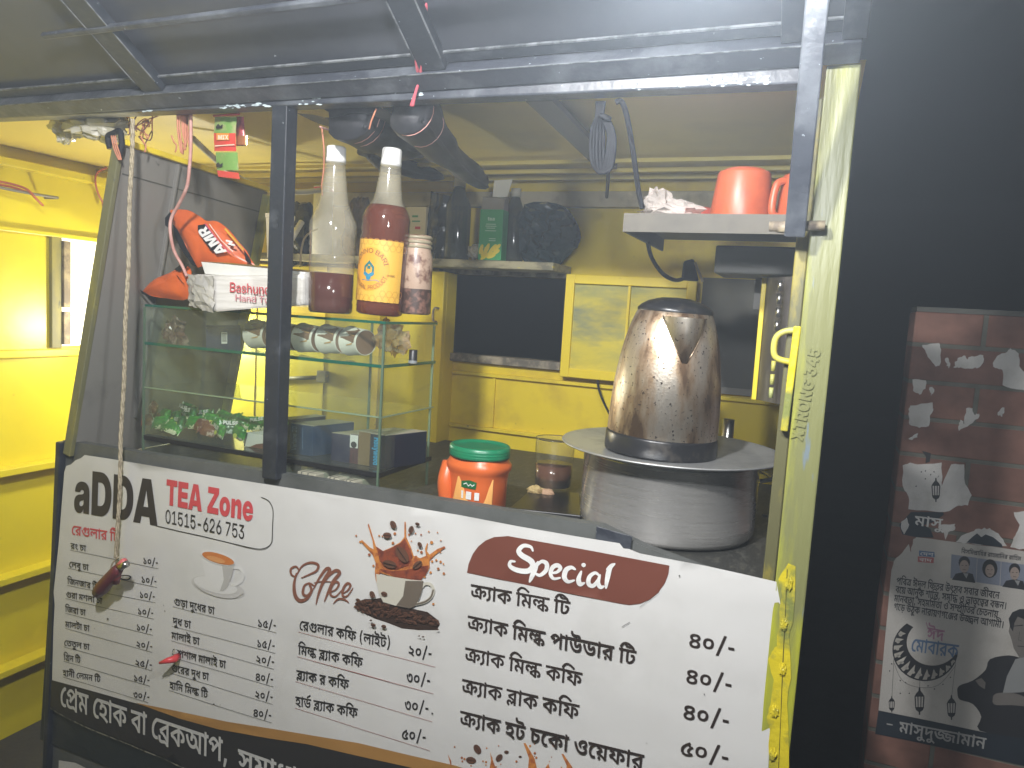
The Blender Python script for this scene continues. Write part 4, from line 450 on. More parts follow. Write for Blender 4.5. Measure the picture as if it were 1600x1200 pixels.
m375:33,0 0,364 135,0 39,0~ 57,-28~ 31,-51~ 0,-35 0,-34~ -32,-51~ -58,-28~ -39,0 -104,0 0,47 103,0 24,0~ 34,16~ 18,30~ 0,20 0,21~ -18,30~ -34,16~ -24,0 -78,0 0,-317
m321:187,-6 -48,0~ -76,48~ -43,84~ 0,56 0,56~ 43,84~ 76,48~ 48,0 49,0~ 75,-48~ 43,-84~ 0,-56 0,-56~ -43,-84~ -75,-48~;187,44 31,0~ 52,32~ 30,61~ 0,45 0,44~ -30,62~ -52,32~ -31,0 -31,0~ -51,-32~ -31,-62~ 0,-44 0,-45~ 31,-61~ 51,-32~
m300:33,0 0,364 60,0 139,-220 5,-8~ 16,-26~ 17,-31~ 8,-14 -6,-12 0,14~ -1,37~ -1,34~ 0,9 0,217 54,0 0,-364 -60,0 -124,196 -6,10~ -19,31~ -24,41~ -14,24 7,11 2,-28~ 1,-45~ 0,-34~ 0,-9 0,-197
m2:4,0 132,364 66,0 131,-364 -59,0 -70,205 -9,26~ -20,62~ -14,46 16,0 -14,-46~ -20,-62~ -9,-26 -72,-205;77,94 0,47 182,0 0,-47
m384:33,0 0,364 139,0 39,0~ 57,-28~ 30,-51~ 0,-35 0,-34~ -32,-51~ -59,-27~ -39,0 -104,0 0,46 106,0 23,0~ 34,16~ 18,30~ 0,20 0,21~ -18,30~ -34,16~ -24,0 -82,0 0,-317;243,0 -86,164 59,0 88,-164
m234:18,0 0,46 44,0 0,271 -44,0 0,47 142,0 0,-47 -44,0 0,-271 44,0 0,-46
m424:176,-6 -44,0~ -65,34~ -35,59~ 0,38 0,239 53,0 0,-235 0,-25~ 22,-39~ 41,-22~ 28,0 28,0~ 40,22~ 22,39~ 0,25 0,235 54,0 0,-239 0,-38~ -36,-59~ -64,-34~
m281:33,0 0,364 54,0 0,-317 172,0 0,-47
m84:151,0 -90,0 0,47 87,0 42,0~ 55,32~ 27,61~ 0,42 0,42~ -26,61~ -54,32~ -41,0 -92,0 0,47 96,0 53,0~ 77,-44~ 42,-81~ 0,-57 0,-56~ -42,-82~ -79,-44~;87,364 0,-364 -54,0 0,364
m73:190,-6 -51,0~ -76,47~ -43,85~ 0,56 0,56~ 43,84~ 76,48~ 51,0 29,0~ 52,-18~ 40,-33~ 27,-47~ 5,-29 -55,0 -4,18~ -18,29~ -25,20~ -33,10~ -18,0 -36,0~ -52,-35~ -28,-62~ 0,-41 0,-42~ 28,-62~ 52,-34~ 36,0 18,0~ 32,10~ 26,20~ 18,28~ 4,19 55,0 -5,-29~ -27,-47~ -40,-33~ -52,-18~
m719:29,258 52,0 0,-289 0,-21~ -17,-32~ -33,-18~ -24,0 -22,0 0,43 15,0 15,0~ 14,17~ 0,18;57,302 -14,0~ -19,19~ 0,13 0,13~ 19,18~ 14,0 13,0~ 19,-18~ 0,-13 0,-14~ -19,-18~
m843:29,-102 0,360 51,0 0,-37 0,0 8,14~ 25,19~ 30,9~ 17,0 34,0~ 50,-34~ 28,-60~ 0,-40 0,-40~ -28,-60~ -50,-34~ -34,0 -17,0~ -29,10~ -24,19~ -9,15 0,0 0,-141;149,39 21,0~ 32,21~ 17,40~ 0,29 0,29~ -17,40~ -32,21~ -21,0 -22,0~ -32,-22~ -18,-41~ 0,-27 0,-27~ 18,-40~ 32,-23~
m1744:110,192 -23,0~ -35,22~ -20,38~ 0,25 0,7 0,25~ 20,39~ 35,22~ 23,0 24,0~ 35,-22~ 20,-39~ 0,-25 0,-7 0,-25~ -20,-38~ -35,-22~;110,228 17,0~ 20,26~ 0,23 0,7 0,24~ -20,26~ -17,0 -16,0~ -20,-26~ 0,-24 0,-7 0,-23~ 20,-26~;327,-6 -23,0~ -35,22~ -20,39~ 0,24 0,8 0,24~ 20,39~ 35,22~ 23,0 24,0~ 35,-22~ 20,-39~ 0,-24 0,-8 0,-24~ -20,-39~ -35,-22~;327,30 17,0~ 20,26~ 0,23 0,8 0,23~ -20,26~ -17,0 -16,0~ -20,-26~ 0,-23 0,-8 0,-23~ 20,-26~;70,0 250,364 46,0 -250,-364
m141:188,-6 -49,0~ -76,48~ -43,84~ 0,56 0,56~ 43,84~ 76,48~ 49,0 30,0~ 52,-19~ 41,-33~ 27,-46~ 4,-27 -55,0 -4,17~ -17,27~ -26,20~ -33,11~ -18,0 -35,0~ -51,-35~ -29,-62~ 0,-41 0,-42~ 29,-62~ 51,-34~ 35,0 29,0~ 46,24~ 27,44~ 0,30 15,-1 -105,0 0,45 143,0 0,-42 0,-43~ -41,-68~ -70,-39~
m456:136,0 -132,364 58,0 72,-205 8,-23~ 21,-66~ 14,-45 -15,0 14,45~ 20,66~ 8,23 70,205 57,0 -130,-364
m689:29,0 0,258 52,0 0,-258;57,302 -14,0~ -19,19~ 0,13 0,13~ 19,18~ 14,0 14,0~ 19,-18~ 0,-13 0,-14~ -19,-18~
m95:33,0 0,364 245,0 0,-48 -191,0 0,-107 177,0 0,-47 -177,0 0,-115 191,0 0,-47
m397:159,-6 -43,0~ -63,30~ -35,56~ 0,38 55,0 0,-24~ 20,-34~ 39,-19~ 27,0 25,0~ 37,15~ 20,26~ 0,18 0,14~ -14,20~ -30,16~ -26,6 -40,9 -55,13~ -50,48~ 0,37 0,32~ 32,48~ 58,27~ 39,0 40,0~ 57,-28~ 32,-52~ 1,-35 -52,0 -2,31~ -42,36~ -35,0 -21,0~ -34,-14~ -19,-25~ 0,-17 0,-13~ 14,-19~ 30,-15~ 25,-6 39,-10 28,-6~ 40,-19~ 26,-24~ 13,-32~ 0,-19 0,-33~ -34,-49~ -61,-27~
k507:100,-5 -26,0~ -39,17~ -23,34~ 0,25 0,22~ 15,30~ 27,19~ 37,10~ 20,2 23,1~ 28,5~ 12,9~ 0,7 0,1 0,6~ -7,8~ -13,5~ -9,0 -10,0~ -14,-6~ -8,-10~ -1,-8 -89,0 2,30~ 29,40~ 55,22~ 39,0 30,0~ 46,-12~ 31,-24~ 16,-34~ 0,-22 0,-172 -96,0 0,36 -1,0 -8,-15~ -22,-18~ -27,-8~;132,56 10,0~ 20,8~ 13,16~ 0,11 0,21 -4,-1~ -8,-3~ -9,-2~ -11,-2~ -7,-1 -10,-2~ -15,-7~ -7,-10~ 0,-7 0,-6~ 7,-10~ 13,-5~
k84:162,0 -100,0 0,84 95,0 29,0~ 39,21~ 18,44~ 0,33 0,33~ -19,44~ -39,21~ -31,0 -93,0 0,84 99,0 56,0~ 84,-45~ 46,-82~ 0,-55 0,-56~ -46,-81~ -82,-45~;121,364 0,-364 -101,0 0,364
k2:0,0 122,364 137,0 123,-364 -114,0 -41,141 -13,46~ -25,90~ -12,48 28,0 -13,-48~ -25,-90~ -14,-46 -42,-141;91,60 0,78 200,0 0,-78
k411:10,278 0,86 308,0 0,-86 -103,0 0,-278 -102,0 0,278
k95:20,0 0,364 281,0 0,-86 -180,0 0,-55 166,0 0,-83 -166,0 0,-54 180,0 0,-86
k496:12,0 0,76 136,158 17,20~ 35,38~ 19,20 11,-34 -25,0~ -51,0~ -25,0 -113,0 0,86 296,0 0,-76 -134,-159 -16,-19~ -35,-39~ -18,-19 -12,34 26,0~ 51,0~ 25,0 115,0 0,-86
k790:152,-6 -42,0~ -63,33~ -36,61~ 0,41 0,41~ 36,60~ 63,34~ 42,0 42,0~ 63,-34~ 35,-60~ 0,-41 0,-41~ -35,-61~ -63,-33~;152,70 12,0~ 19,13~ 11,27~ 0,19 0,19~ -11,26~ -19,14~ -12,0 -12,0~ -19,-14~ -11,-26~ 0,-19 0,-19~ 11,-27~ 19,-13~
k773:119,137 0,-137 -98,0 0,258 96,0 0,-71 -12,0 12,33~ 45,44~ 39,0 29,0~ 39,-25~ 19,-45~ 0,-31 0,-163 -98,0 0,141 0,19~ -18,21~ -17,0 -12,0~ -16,-10~ -8,-19~
k614:148,-6 -40,0~ -62,35~ -35,61~ 0,39 0,39~ 35,61~ 61,35~ 39,0 30,0~ 49,-20~ 36,-35~ 20,-48~ 0,-29 0,-27 -241,0 0,55 197,0 -45,-9 0,13~ -10,20~ -19,10~ -14,0 -14,0~ -19,-10~ -10,-20~ 0,-13 0,-44 0,-14~ 11,-20~ 21,-11~ 14,0 11,0~ 16,5~ 12,10~ 3,7 86,0 -4,-26~ -37,-41~ -57,-23~
k375:20,0 0,364 154,0 44,0~ 63,-31~ 34,-57~ 0,-39 0,-39~ -34,-57~ -63,-31~ -44,0 -96,0 0,83 89,0 15,0~ 22,11~ 12,20~ 0,13 0,13~ -12,20~ -22,10~ -15,0 -46,0 0,-280
k424:176,-6 -47,0~ -71,34~ -38,60~ 0,41 0,235 98,0 0,-226 0,-17~ 15,-26~ 26,-15~ 17,0 17,0~ 26,15~ 15,26~ 0,17 0,226 99,0 0,-235 0,-41~ -39,-61~ -70,-33~
k281:20,0 0,364 101,0 0,-278 157,0 0,-86
k397:172,-6 -50,0~ -70,29~ -36,57~ 0,41 96,0 0,-15~ 16,-21~ 27,-11~ 18,0 16,0~ 24,8~ 14,15~ 0,9 0,9~ -13,13~ -26,10~ -21,4 -36,7 -53,10~ -56,54~ 0,40 0,35~ 38,52~ 67,30~ 44,0 46,0~ 65,-29~ 36,-54~ 1,-38 -93,0 -2,19~ -28,22~ -23,0 -14,0~ -22,-9~ -12,-13~ 0,-10 0,-8~ 11,-13~ 24,-9~ 19,-3 29,-6 31,-5~ 45,-18~ 29,-26~ 14,-35~ 0,-21 0,-38~ -36,-54~ -70,-28~
k292:20,0 0,364 151,0 33,-114 4,-15~ 11,-42~ 12,-46~ 10,-43~ 4,-14 -26,0 3,14~ 10,43~ 11,46~ 11,42~ 5,15 32,114 152,0 0,-364 -100,0 0,141 0,12~ 1,40~ 2,47~ 1,48~ 0,21 12,0 -5,-21~ -13,-48~ -12,-47~ -10,-39~ -4,-13 -43,-141 -82,0 -43,141 -3,13~ -12,39~ -12,47~ -12,48~ -6,21 13,0 0,-21~ 1,-48~ 2,-47~ 1,-40~ 0,-12 0,-141
k384:20,0 0,364 154,0 44,0~ 63,-31~ 34,-57~ 0,-39 0,-38~ -35,-55~ -66,-30~ -45,0 -87,0 0,78 85,0 15,0~ 22,12~ 12,20~ 0,13 0,13~ -12,20~ -22,11~ -15,0 -46,0 0,-281;221,0 -79,165 104,0 81,-165
k234:12,0 0,80 46,0 0,204 -46,0 0,80 194,0 0,-80 -46,0 0,-204 46,0 0,-80
k466:0,0 157,222 0,-75 -142,217 114,0 29,-48 8,-12~ 14,-24~ 14,-25~ 7,-12 -30,0 8,12~ 14,25~ 15,24~ 7,12 30,48 111,0 -137,-211 0,70 152,-223 -118,0 -40,62 -6,10~ -11,18~ -12,19~ -6,9 14,0 -6,-9~ -11,-19~ -12,-18~ -7,-10 -41,-62
k321:187,-6 -50,0~ -80,44~ -47,83~ 0,61 0,60~ 47,84~ 80,44~ 50,0 49,0~ 80,-44~ 47,-84~ 0,-60 0,-61~ -47,-84~ -80,-43~;187,82 23,0~ 34,24~ 17,44~ 0,32 0,31~ -17,45~ -34,24~ -23,0 -24,0~ -33,-24~ -18,-45~ 0,-31 0,-32~ 18,-44~ 33,-24~
k300:20,0 0,364 103,0 89,-143 6,-9~ 17,-32~ 20,-37~ 9,-16 -13,-28 -1,19~ -1,51~ -1,47~ 0,14 0,134 102,0 0,-364 -104,0 -83,133 -7,12~ -22,37~ -24,46~ -13,24 20,6 2,-26~ 2,-49~ 0,-39~ 0,-11 0,-133
k141:188,-6 -54,0~ -80,46~ -44,84~ 0,58 0,60~ 47,84~ 80,44~ 50,0 33,0~ 58,-19~ 45,-35~ 28,-48~ 3,-30 -104,0 -2,11~ -9,16~ -15,11~ -20,6~ -13,0 -26,0~ -35,-23~ -18,-45~ 0,-32 0,-33~ 18,-44~ 36,-23~ 26,0 21,0~ 29,13~ 15,22~ 0,16 21,-2 -87,0 0,72 165,0 0,-52 0,-48~ -42,-70~ -75,-39~
k1371:160,-6 -50,0~ -66,37~ -32,60~ 0,34 95,0 0,-16~ 14,-25~ 23,-14~ 15,0 15,0~ 22,13~ 12,22~ 0,14 0,14~ -12,20~ -24,10~ -17,0 -53,0 0,54 72,67 0,1 -144,0 0,79 259,0 0,-75 -112,-100 0,21 44,4~ 57,-23~ 28,-46~ 0,-30 0,-35~ -36,-55~ -65,-31~
k1372:16,70 0,77 148,217 98,0 -147,-218 0,-1 214,0 0,-75;194,0 0,94 0,33 0,100 93,0 0,-227
k1364:167,-6 -42,0~ -64,30~ -37,55~ -2,38 94,0 0,-14~ 13,-21~ 24,-13~ 14,0 15,0~ 23,13~ 12,24~ 0,16 0,16~ -13,25~ -22,14~ -15,0 -19,0~ -26,-17~ -4,-14 -91,0 11,218 252,0 0,-79 -164,0 -4,-59 0,0 12,11~ 33,11~ 20,0 24,0~ 45,-19~ 36,-33~ 20,-45~ 0,-26 0,-38~ -36,-59~ -65,-34~
k889:199,258 0,-74 -194,0 0,74;48,328 98,0 0,-234 0,-11~ 9,-9~ 13,0 7,0~ 20,0~ 4,0 0,-74 -6,0~ -31,0~ -16,0 -51,0~ -47,37~ 0,40
k161:20,0 0,364 101,0 0,-136 121,0 0,136 102,0 0,-364 -102,0 0,142 -121,0 0,-142
k751:119,0 -51,0~ -47,37~ 0,43 0,284 98,0 0,-275 0,-8~ 9,-9~ 9,0 2,0~ 6,0~ 2,0 0,-72 -7,0~ -14,0~
k998:31,-102 0,74 39,0 9,0~ 10,5~ 5,10~ 3,9 1,4 -99,258 102,0 32,-110 8,-26~ 14,-53~ 7,-26 -28,0 6,26~ 14,54~ 8,25 33,110 101,0 -109,-291 -9,-25~ -24,-30~ -33,-14~ -24,0 -16,0~ -34,0~
k984:78,0 -79,258 103,0 16,-70 6,-30~ 12,-63~ 7,-31 -13,0 7,31~ 14,63~ 7,30 18,70 85,0 18,-70 7,-30~ 15,-63~ 7,-31 -13,0 6,31~ 12,63~ 6,30 15,70 104,0 -79,-258 -100,0 -27,90 -3,13~ -8,27~ -6,28~ -4,14 16,0 -4,-14~ -7,-28~ -7,-27~ -4,-13 -26,-90
k597:123,-6 -34,0~ -50,34~ -28,60~ 0,41 0,40~ 29,60~ 49,35~ 33,0 16,0~ 27,-9~ 21,-17~ 8,-14 0,0 0,140 98,0 0,-364 -97,0 0,40 0,0 -6,-15~ -21,-21~ -28,-10~;152,71 13,0~ 21,14~ 11,27~ 0,17 0,18~ -11,26~ -21,15~ -13,0 -14,0~ -18,-15~ -10,-26~ 0,-18 0,-17~ 10,-27~ 18,-14~
""".strip().split("\n"):
    _k, _v = _l.split(":")
    GLYPHS[_k] = _v
RUNS = {}
for _l in """
hr=b450,0,0 b46,360,0 b452,935,0 b47,1750,0 b54,2458,0 b46,2733,0 b520,3544,0|4364
a1=b46,0,0 b6,574,0 b25,1225,0 b54,1770,0|2045
a2=b450,0,0 b47,360,0 b42,1068,0 b57,1664,0 b25,1879,0 b54,2424,0|2699
a3=b55,0,0 b27,275,0 b39,1178,0 b27,1757,0 b54,2661,0 b46,2936,0 b520,3746,0|4566
a4=b452,0,0 b46,815,0 b54,1389,0 b44,1901,0 b48,2491,0 b47,3141,0 b54,3849,0 b25,4360,0 b54,4905,0|5180
a5=b55,0,0 b27,275,0 b46,1178,0 b54,1752,0 b25,2264,0 b54,2809,0|3084
a6=b44,0,0 b54,590,0 b47,865,0 b30,1573,0 b54,2117,0 b25,2629,0 b54,3174,0|3449
a7=b450,0,0 b35,360,0 b35,1029,0 b57,1628,0 b47,1698,0 b25,2642,0 b54,3187,0|3462
a8=b55,0,0 b205,275,0 b39,973,0 b520,1789,0|2609
a9=b51,0,0 b54,521,0 b39,796,0 b56,1375,0 b450,1887,0 b47,2247,0 b44,2955,0 b39,3545,0 b520,4361,0|5180
b1=b452,0,0 b68,815,0 b54,1493,0 b37,2004,0 b57,2619,0 b61,2585,0 b38,2945,0 b46,3520,0 b25,4330,0 b54,4875,0|5150
b2=b37,0,0 b57,615,0 b38,581,0 b25,1391,0 b54,1936,0|2211
b3=b44,0,0 b54,590,0 b47,865,0 b54,1573,0 b10,1848,0 b25,2606,0 b54,3151,0|3426
b4=b450,0,0 b439,360,0 b48,1551,0 b54,2201,0 b47,2476,0 b44,3420,0 b54,4010,0 b47,4285,0 b54,4993,0 b10,5268,0 b25,6026,0 b54,6571,0|6846
b5=b452,0,0 b61,815,0 b46,1176,0 b46,1750,0 b37,2560,0 b57,3175,0 b38,3141,0 b25,3952,0 b54,4496,0|4772
b6=b51,0,0 b54,521,0 b55,796,0 b39,1071,0 b55,1887,0 b44,2162,0 b403,2752,0 b520,3853,0|4673
c1=b450,0,0 b46,360,0 b452,935,0 b47,1750,0 b54,2458,0 b46,2733,0 b20,3544,0 b55,4325,0 b41,4600,0 b593,5643,0 b47,6075,0 b54,6783,0 b10,7058,0 b30,7580,0 b594,8124,0|8556
c2=b55,0,0 b44,275,0 b403,865,0 b388,1966,0 b202,2560,0 b54,2819,0 b20,3095,0 b20,4113,0 b55,4894,0 b41,5169,0|5976
c3=b388,0,0 b202,594,0 b54,853,0 b20,1128,0 b46,2146,0 b20,2957,0 b55,3738,0 b41,4014,0|4820
c4=b51,0,0 b54,521,0 b32,796,0 b131,1334,0 b388,1710,0 b202,2304,0 b54,2563,0 b20,2838,0 b20,3856,0 b55,4638,0 b41,4913,0|5719
d1=b203,0,0 b202,892,0 b54,1151,0 b20,1427,0 b55,2445,0 b44,2720,0 b403,3310,0 b520,4411,0|5231
d2=b203,0,0 b202,892,0 b54,1151,0 b20,1427,0 b55,2445,0 b44,2720,0 b403,3310,0 b40,4411,0 b54,5108,0 b12,5383,0 b32,6061,0 b54,6738,0 b46,7013,0 b520,7824,0|8644
d3=b203,0,0 b202,892,0 b54,1151,0 b20,1427,0 b55,2445,0 b44,2720,0 b403,3310,0 b20,4411,0 b55,5193,0 b41,5468,0|6274
d4=b203,0,0 b202,892,0 b54,1151,0 b20,1427,0 b388,2445,0 b54,3038,0 b20,3314,0 b20,4332,0 b55,5113,0 b41,5388,0|6195
d5=b203,0,0 b202,892,0 b54,1151,0 b20,1427,0 b51,2445,0 b30,2965,0 b25,3747,0 b61,4291,0 b20,4652,0 b54,5433,0 b18,5945,0 b61,6655,0 b70,7015,0 b41,7620,0 b54,8427,0 b46,8702,0|9276
p10=b76,0,0 b75,567,0 b600,1134,0 b598,1618,0|1958
p15=b76,0,0 b80,567,0 b600,1134,0 b598,1618,0|1958
p20=b77,0,0 b75,567,0 b600,1134,0 b598,1618,0|1958
p25=b77,0,0 b80,567,0 b600,1134,0 b598,1618,0|1958
p30=b78,0,0 b75,567,0 b600,1134,0 b598,1618,0|1958
p40=b79,0,0 b75,567,0 b600,1134,0 b598,1618,0|1958
p50=b80,0,0 b75,567,0 b600,1134,0 b598,1618,0|1958
s1=b450,0,0 b224,360,0 b44,1102,0 b450,1928,0 b51,2288,0 b54,2809,0 b20,3084,0 b42,4102,0 b54,4676,0 b450,5188,0 b226,5549,0 b20,6190,0 b9,6971,0 b40,8120,0 b597,8817,0|9109
s2=b50,0,0 b44,647,0 b54,1236,0 b38,1512,0 b54,2086,0 b39,2361,0|2940
e0=b55,0,0 b42,275,0 b50,849,0 b55,1496,0 b44,1771,0 b413,2361,0 b54,3083,0 b55,3358,0 b51,3633,0 b46,4154,0 b46,4965,0 b54,5539,0 b51,5814,0 b44,6335,0 b54,6925,0 b55,7200,0 b39,7475,0 b46,8054,0 b46,8865,0 b54,9439,0 b55,9714,0 b51,9990,0 b44,10510,0|11100
e1=b40,0,0 b55,697,0 b42,972,0 b219,1546,0 b11,2470,0 b37,3131,0 b57,3746,0 b47,3712,0 b55,4656,0 b41,4931,0 b35,5738,0 b46,6406,0 b12,7217,0 b66,7894,0 b50,8418,0 b42,9065,0 b50,9876,0 b42,10522,0 b54,11096,0 b46,11372,0 b27,12182,0 b56,13085,0 b42,13361,0 b61,13935,0 b39,14295,0|14874
e2=b42,0,0 b61,574,0 b70,935,0 b9,1777,0 b39,2925,0 b57,3529,0 b20,3504,0 b48,4522,0 b54,5172,0 b55,5447,0 b357,5723,0 b597,6414,0 b50,6943,0 b44,7590,0 b59,8212,0 b55,8180,0 b350,8455,0 b18,9460,0 b227,10406,0 b54,11091,0 b35,11366,0 b59,11965,0 b61,12035,0 b260,12396,0 b46,13034,0 b42,13845,0 b364,14419,0 b39,15197,0 b641,15776,0|16162
e3=b44,0,0 b54,590,0 b39,865,0 b42,1444,0 b35,2018,0 b54,2687,0 b597,2962,0 b50,3491,0 b51,4138,0 b44,4658,0 b55,5248,0 b44,5523,0 b131,6113,0 b35,6113,0 b54,6782,0 b18,7294,0 b50,8240,0 b400,8886,0 b56,9995,0 b55,10271,0 b35,10546,0 b46,11214,0 b450,12025,0 b25,12386,0 b35,12930,0 b39,13599,0 b54,14178,0 b70,14453,0|15059
e4=b22,0,0 b61,638,0 b68,998,0 b12,1912,0 b31,2590,0 b57,3103,0 b20,3168,0 b39,4186,0 b54,4765,0 b46,5040,0 b54,5615,0 b70,5890,0 b34,6495,0 b22,7086,0 b61,7724,0 b322,8084,0 b46,8925,0 b12,9735,0 b319,10413,0 b47,11798,0 b9,12742,0 b22,13890,0 b54,14528,0 b44,14804,0 b56,15393,0 b641,15669,0|16054
m1=b11,0,0 b37,661,0|1242
m2=b450,0,0 b44,360,0 b54,950,0 b42,1225,0 b54,1799,0 b46,2075,0 b20,2649,0|3430
n1=b44,0,0 b54,590,0 b50,865,0 b57,1547,0 b37,1512,0 b57,2127,0 b317,2092,0 b54,3402,0 b44,3678,0 b54,4267,0 b39,4543,0|5122
n2=b44,0,0 b54,590,0 b50,865,0 b57,1547,0|1512
l1=b450,0,0 b37,360,0 b48,941,0|1591
l2=b42,0,0 b54,574,0 b37,849,0|1430
01515-626 753=m1359,0,0 m1360,645,0 m1364,1289,0 m1360,1934,0 m1364,2578,0 m1392,3223,0 m1373,3867,0 m1361,4512,0 m1373,5156,0 m1366,6069,0 m1364,6714,0 m1371,7358,0|8003
Hand Towel=m161,0,0 m507,711,0 m773,1241,0 m597,1800,0 m411,2645,0 m790,3264,0 m984,3823,0 m614,4597,0 m751,5142,0|5386
Bashundhara=m65,0,0 m507,640,0 m871,1170,0 m670,1659,0 m915,2219,0 m773,2779,0 m597,3338,0 m670,3915,0 m507,4474,0 m852,5004,0 m507,5343,0|5872
PONNO BARI=m375,0,0 m321,618,0 m300,1367,0 m300,2082,0 m321,2797,0 m65,3814,0 m2,4454,0 m384,5128,0 m234,5766,0|6122
NATURAL PRODUCT=m300,0,0 m2,715,0 m411,1388,0 m424,2007,0 m384,2710,0 m2,3349,0 m281,4022,0 m375,4833,0 m384,5451,0 m321,6090,0 m84,6838,0 m424,7531,0 m73,8235,0 m411,8958,0|9577
Taj Cup=m411,0,0 m507,619,0 m719,1148,0 m73,1636,0 m915,2359,0 m843,2919,0|3495
100% ORGANIC=m1360,0,0 m1359,645,0 m1359,1289,0 m1744,1934,0 m321,3077,0 m384,3826,0 m141,4464,0 m2,5196,0 m300,5869,0 m234,6585,0 m73,6941,0|7664
Verlaine 20=m456,0,0 m614,671,0 m852,1215,0 m751,1554,0 m507,1798,0 m689,2328,0 m773,2547,0 m614,3107,0 m1361,3920,0 m1359,4564,0|5209
EST 2023=m95,0,0 m397,589,0 m411,1216,0 m1361,2103,0 m1359,2748,0 m1361,3392,0 m1371,4037,0|4681
aDDA=k507,0,0 k84,583,0 k84,1294,0 k2,2005,0|2769
TEA Zone=k411,0,0 k95,656,0 k2,1288,0 k496,2321,0 k790,2973,0 k773,3581,0 k614,4199,0|4782
PULSE=k375,0,0 k424,648,0 k281,1353,0 k397,1928,0 k95,2613,0|3245
AMR=k2,0,0 k292,764,0 k384,1689,0|2354
MIX=k292,0,0 k234,925,0 k466,1361,0|2103
XTRONG 345=k466,0,0 k411,741,0 k384,1397,0 k321,2063,0 k300,2809,0 k141,3547,0 k1371,4556,0 k1372,5201,0 k1364,5845,0|6490
tea=k889,0,0 k614,418,0 k507,1001,0|1584
Hollywood=k161,0,0 k790,727,0 k751,1334,0 k751,1644,0 k998,1953,0 k984,2543,0 k790,3418,0 k790,4025,0 k597,4633,0|5258
""".strip().split("\n"):
    _k, _v = _l.split("=")
    RUNS[_k] = _v
# ================================================================= materials in use
YEL = mat('yellow_paint', (0.80, 0.62, 0.03), 0.42, col2=(0.58, 0.43, 0.035), scale=3.0, lo=0.55, hi=0.8, col3=(0.16, 0.12, 0.03), s3=55.0, lo3=0.70, hi3=0.74, bump=0.10, bs=22.0)
YELS = mat('sooty_yellow_paint', (0.80, 0.62, 0.03), 0.42, col2=(0.46, 0.31, 0.05), scale=4.0, lo=0.55, hi=0.80, col3=(0.07, 0.06, 0.03), s3=110.0, lo3=0.685, hi3=0.71, bump=0.12, bs=25.0)
YELC = mat('ceiling_yellow_paint', (0.72, 0.60, 0.13), 0.5, col2=(0.55, 0.47, 0.13), scale=2.5, lo=0.45, hi=0.75, bump=0.06, bs=12.0)
OLIVE = mat('olive_smeared_paint', (0.36, 0.40, 0.16), 0.5, col2=(0.62, 0.52, 0.04), scale=5.0, lo=0.48, hi=0.62, stretch=(1, 1, 0.45), col3=(0.08, 0.08, 0.05), s3=50.0, lo3=0.69, hi3=0.72, bump=0.15, bs=30.0)
POSTM = mat('pale_green_smeared_paint', (0.185, 0.19, 0.075), 0.42, col2=(0.38, 0.39, 0.03), scale=9.0, lo=0.47, hi=0.64, stretch=(1.6, 1, 0.22), col3=(0.16, 0.20, 0.22), s3=30.0, lo3=0.66, hi3=0.72, bump=0.2, bs=40.0)
GREY = mat('bare_grey_steel', (0.205, 0.198, 0.18), 0.55, col2=(0.10, 0.097, 0.088), scale=7.0, lo=0.58, hi=0.80, col3=(0.04, 0.04, 0.038), s3=17.0, lo3=0.69, hi3=0.74, bump=0.05, bs=30.0)
GREYF = mat('grey_painted_panel', (0.105, 0.11, 0.105), 0.5, col2=(0.07, 0.075, 0.07), scale=10.0, lo=0.45, hi=0.65, col3=(0.3, 0.3, 0.29), s3=120.0, lo3=0.74, hi3=0.76)
BLACK = mat('black_frame_paint', (0.016, 0.019, 0.026), 0.42, col2=(0.05, 0.055, 0.065), scale=14.0, lo=0.55, hi=0.7, col3=(0.42, 0.47, 0.52), s3=85.0, lo3=0.71, hi3=0.74, bump=0.12, bs=60.0)
BLACKW = mat('worn_black_frame_paint', (0.03, 0.034, 0.045), 0.4, col2=(0.10, 0.11, 0.125), scale=10.0, lo=0.45, hi=0.66, col3=(0.45, 0.50, 0.54), s3=90.0, lo3=0.69, hi3=0.73, bump=0.15, bs=60.0)
SHEET = mat('canopy_sheet_paint', (0.030, 0.033, 0.042), 0.38, col2=(0.055, 0.058, 0.068), scale=4.0, lo=0.42, hi=0.7, col3=(0.35, 0.37, 0.4), s3=34.0, lo3=0.745, hi3=0.77, bump=0.10, bs=9.0)
DARKP = mat('dark_grey_sheet', (0.07, 0.07, 0.062), 0.6, col2=(0.10, 0.095, 0.06), scale=4.0, lo=0.45, hi=0.7)
BEIGE = mat('beige_strip_paint', (0.55, 0.49, 0.33), 0.55, col2=(0.34, 0.29, 0.18), scale=12.0, lo=0.5, hi=0.66)
WOOD = mat('grimy_shelf_edge', (0.30, 0.27, 0.16), 0.6, col2=(0.12, 0.11, 0.07), scale=18.0, lo=0.45, hi=0.6, stretch=(1, 1, 2), col3=(0.5, 0.42, 0.05), s3=40.0, lo3=0.64, hi3=0.68)
COUNT = mat('scuffed_counter_top', (0.04, 0.04, 0.036), 0.5, col2=(0.10, 0.097, 0.08), scale=45.0, lo=0.52, hi=0.7, stretch=(2.2, 0.8, 1), bump=0.15, bs=50.0)
WHT = mat('white_plastic', (0.78, 0.78, 0.76), 0.4)
RUST = mat('rusty_steel', (0.16, 0.13, 0.10), 0.55, col2=(0.36, 0.30, 0.20), scale=30.0, lo=0.45, hi=0.6)
STEEL = mat('plain_steel', (0.55, 0.54, 0.50), 0.28, metal=1.0)
INKB = mat('black_print', (0.018, 0.015, 0.014), 0.5)
INKR = mat('red_print', (0.55, 0.06, 0.07), 0.5)
INKBR = mat('brown_print', (0.15, 0.045, 0.028), 0.5)
INKW = mat('white_print', (0.72, 0.72, 0.70), 0.5)
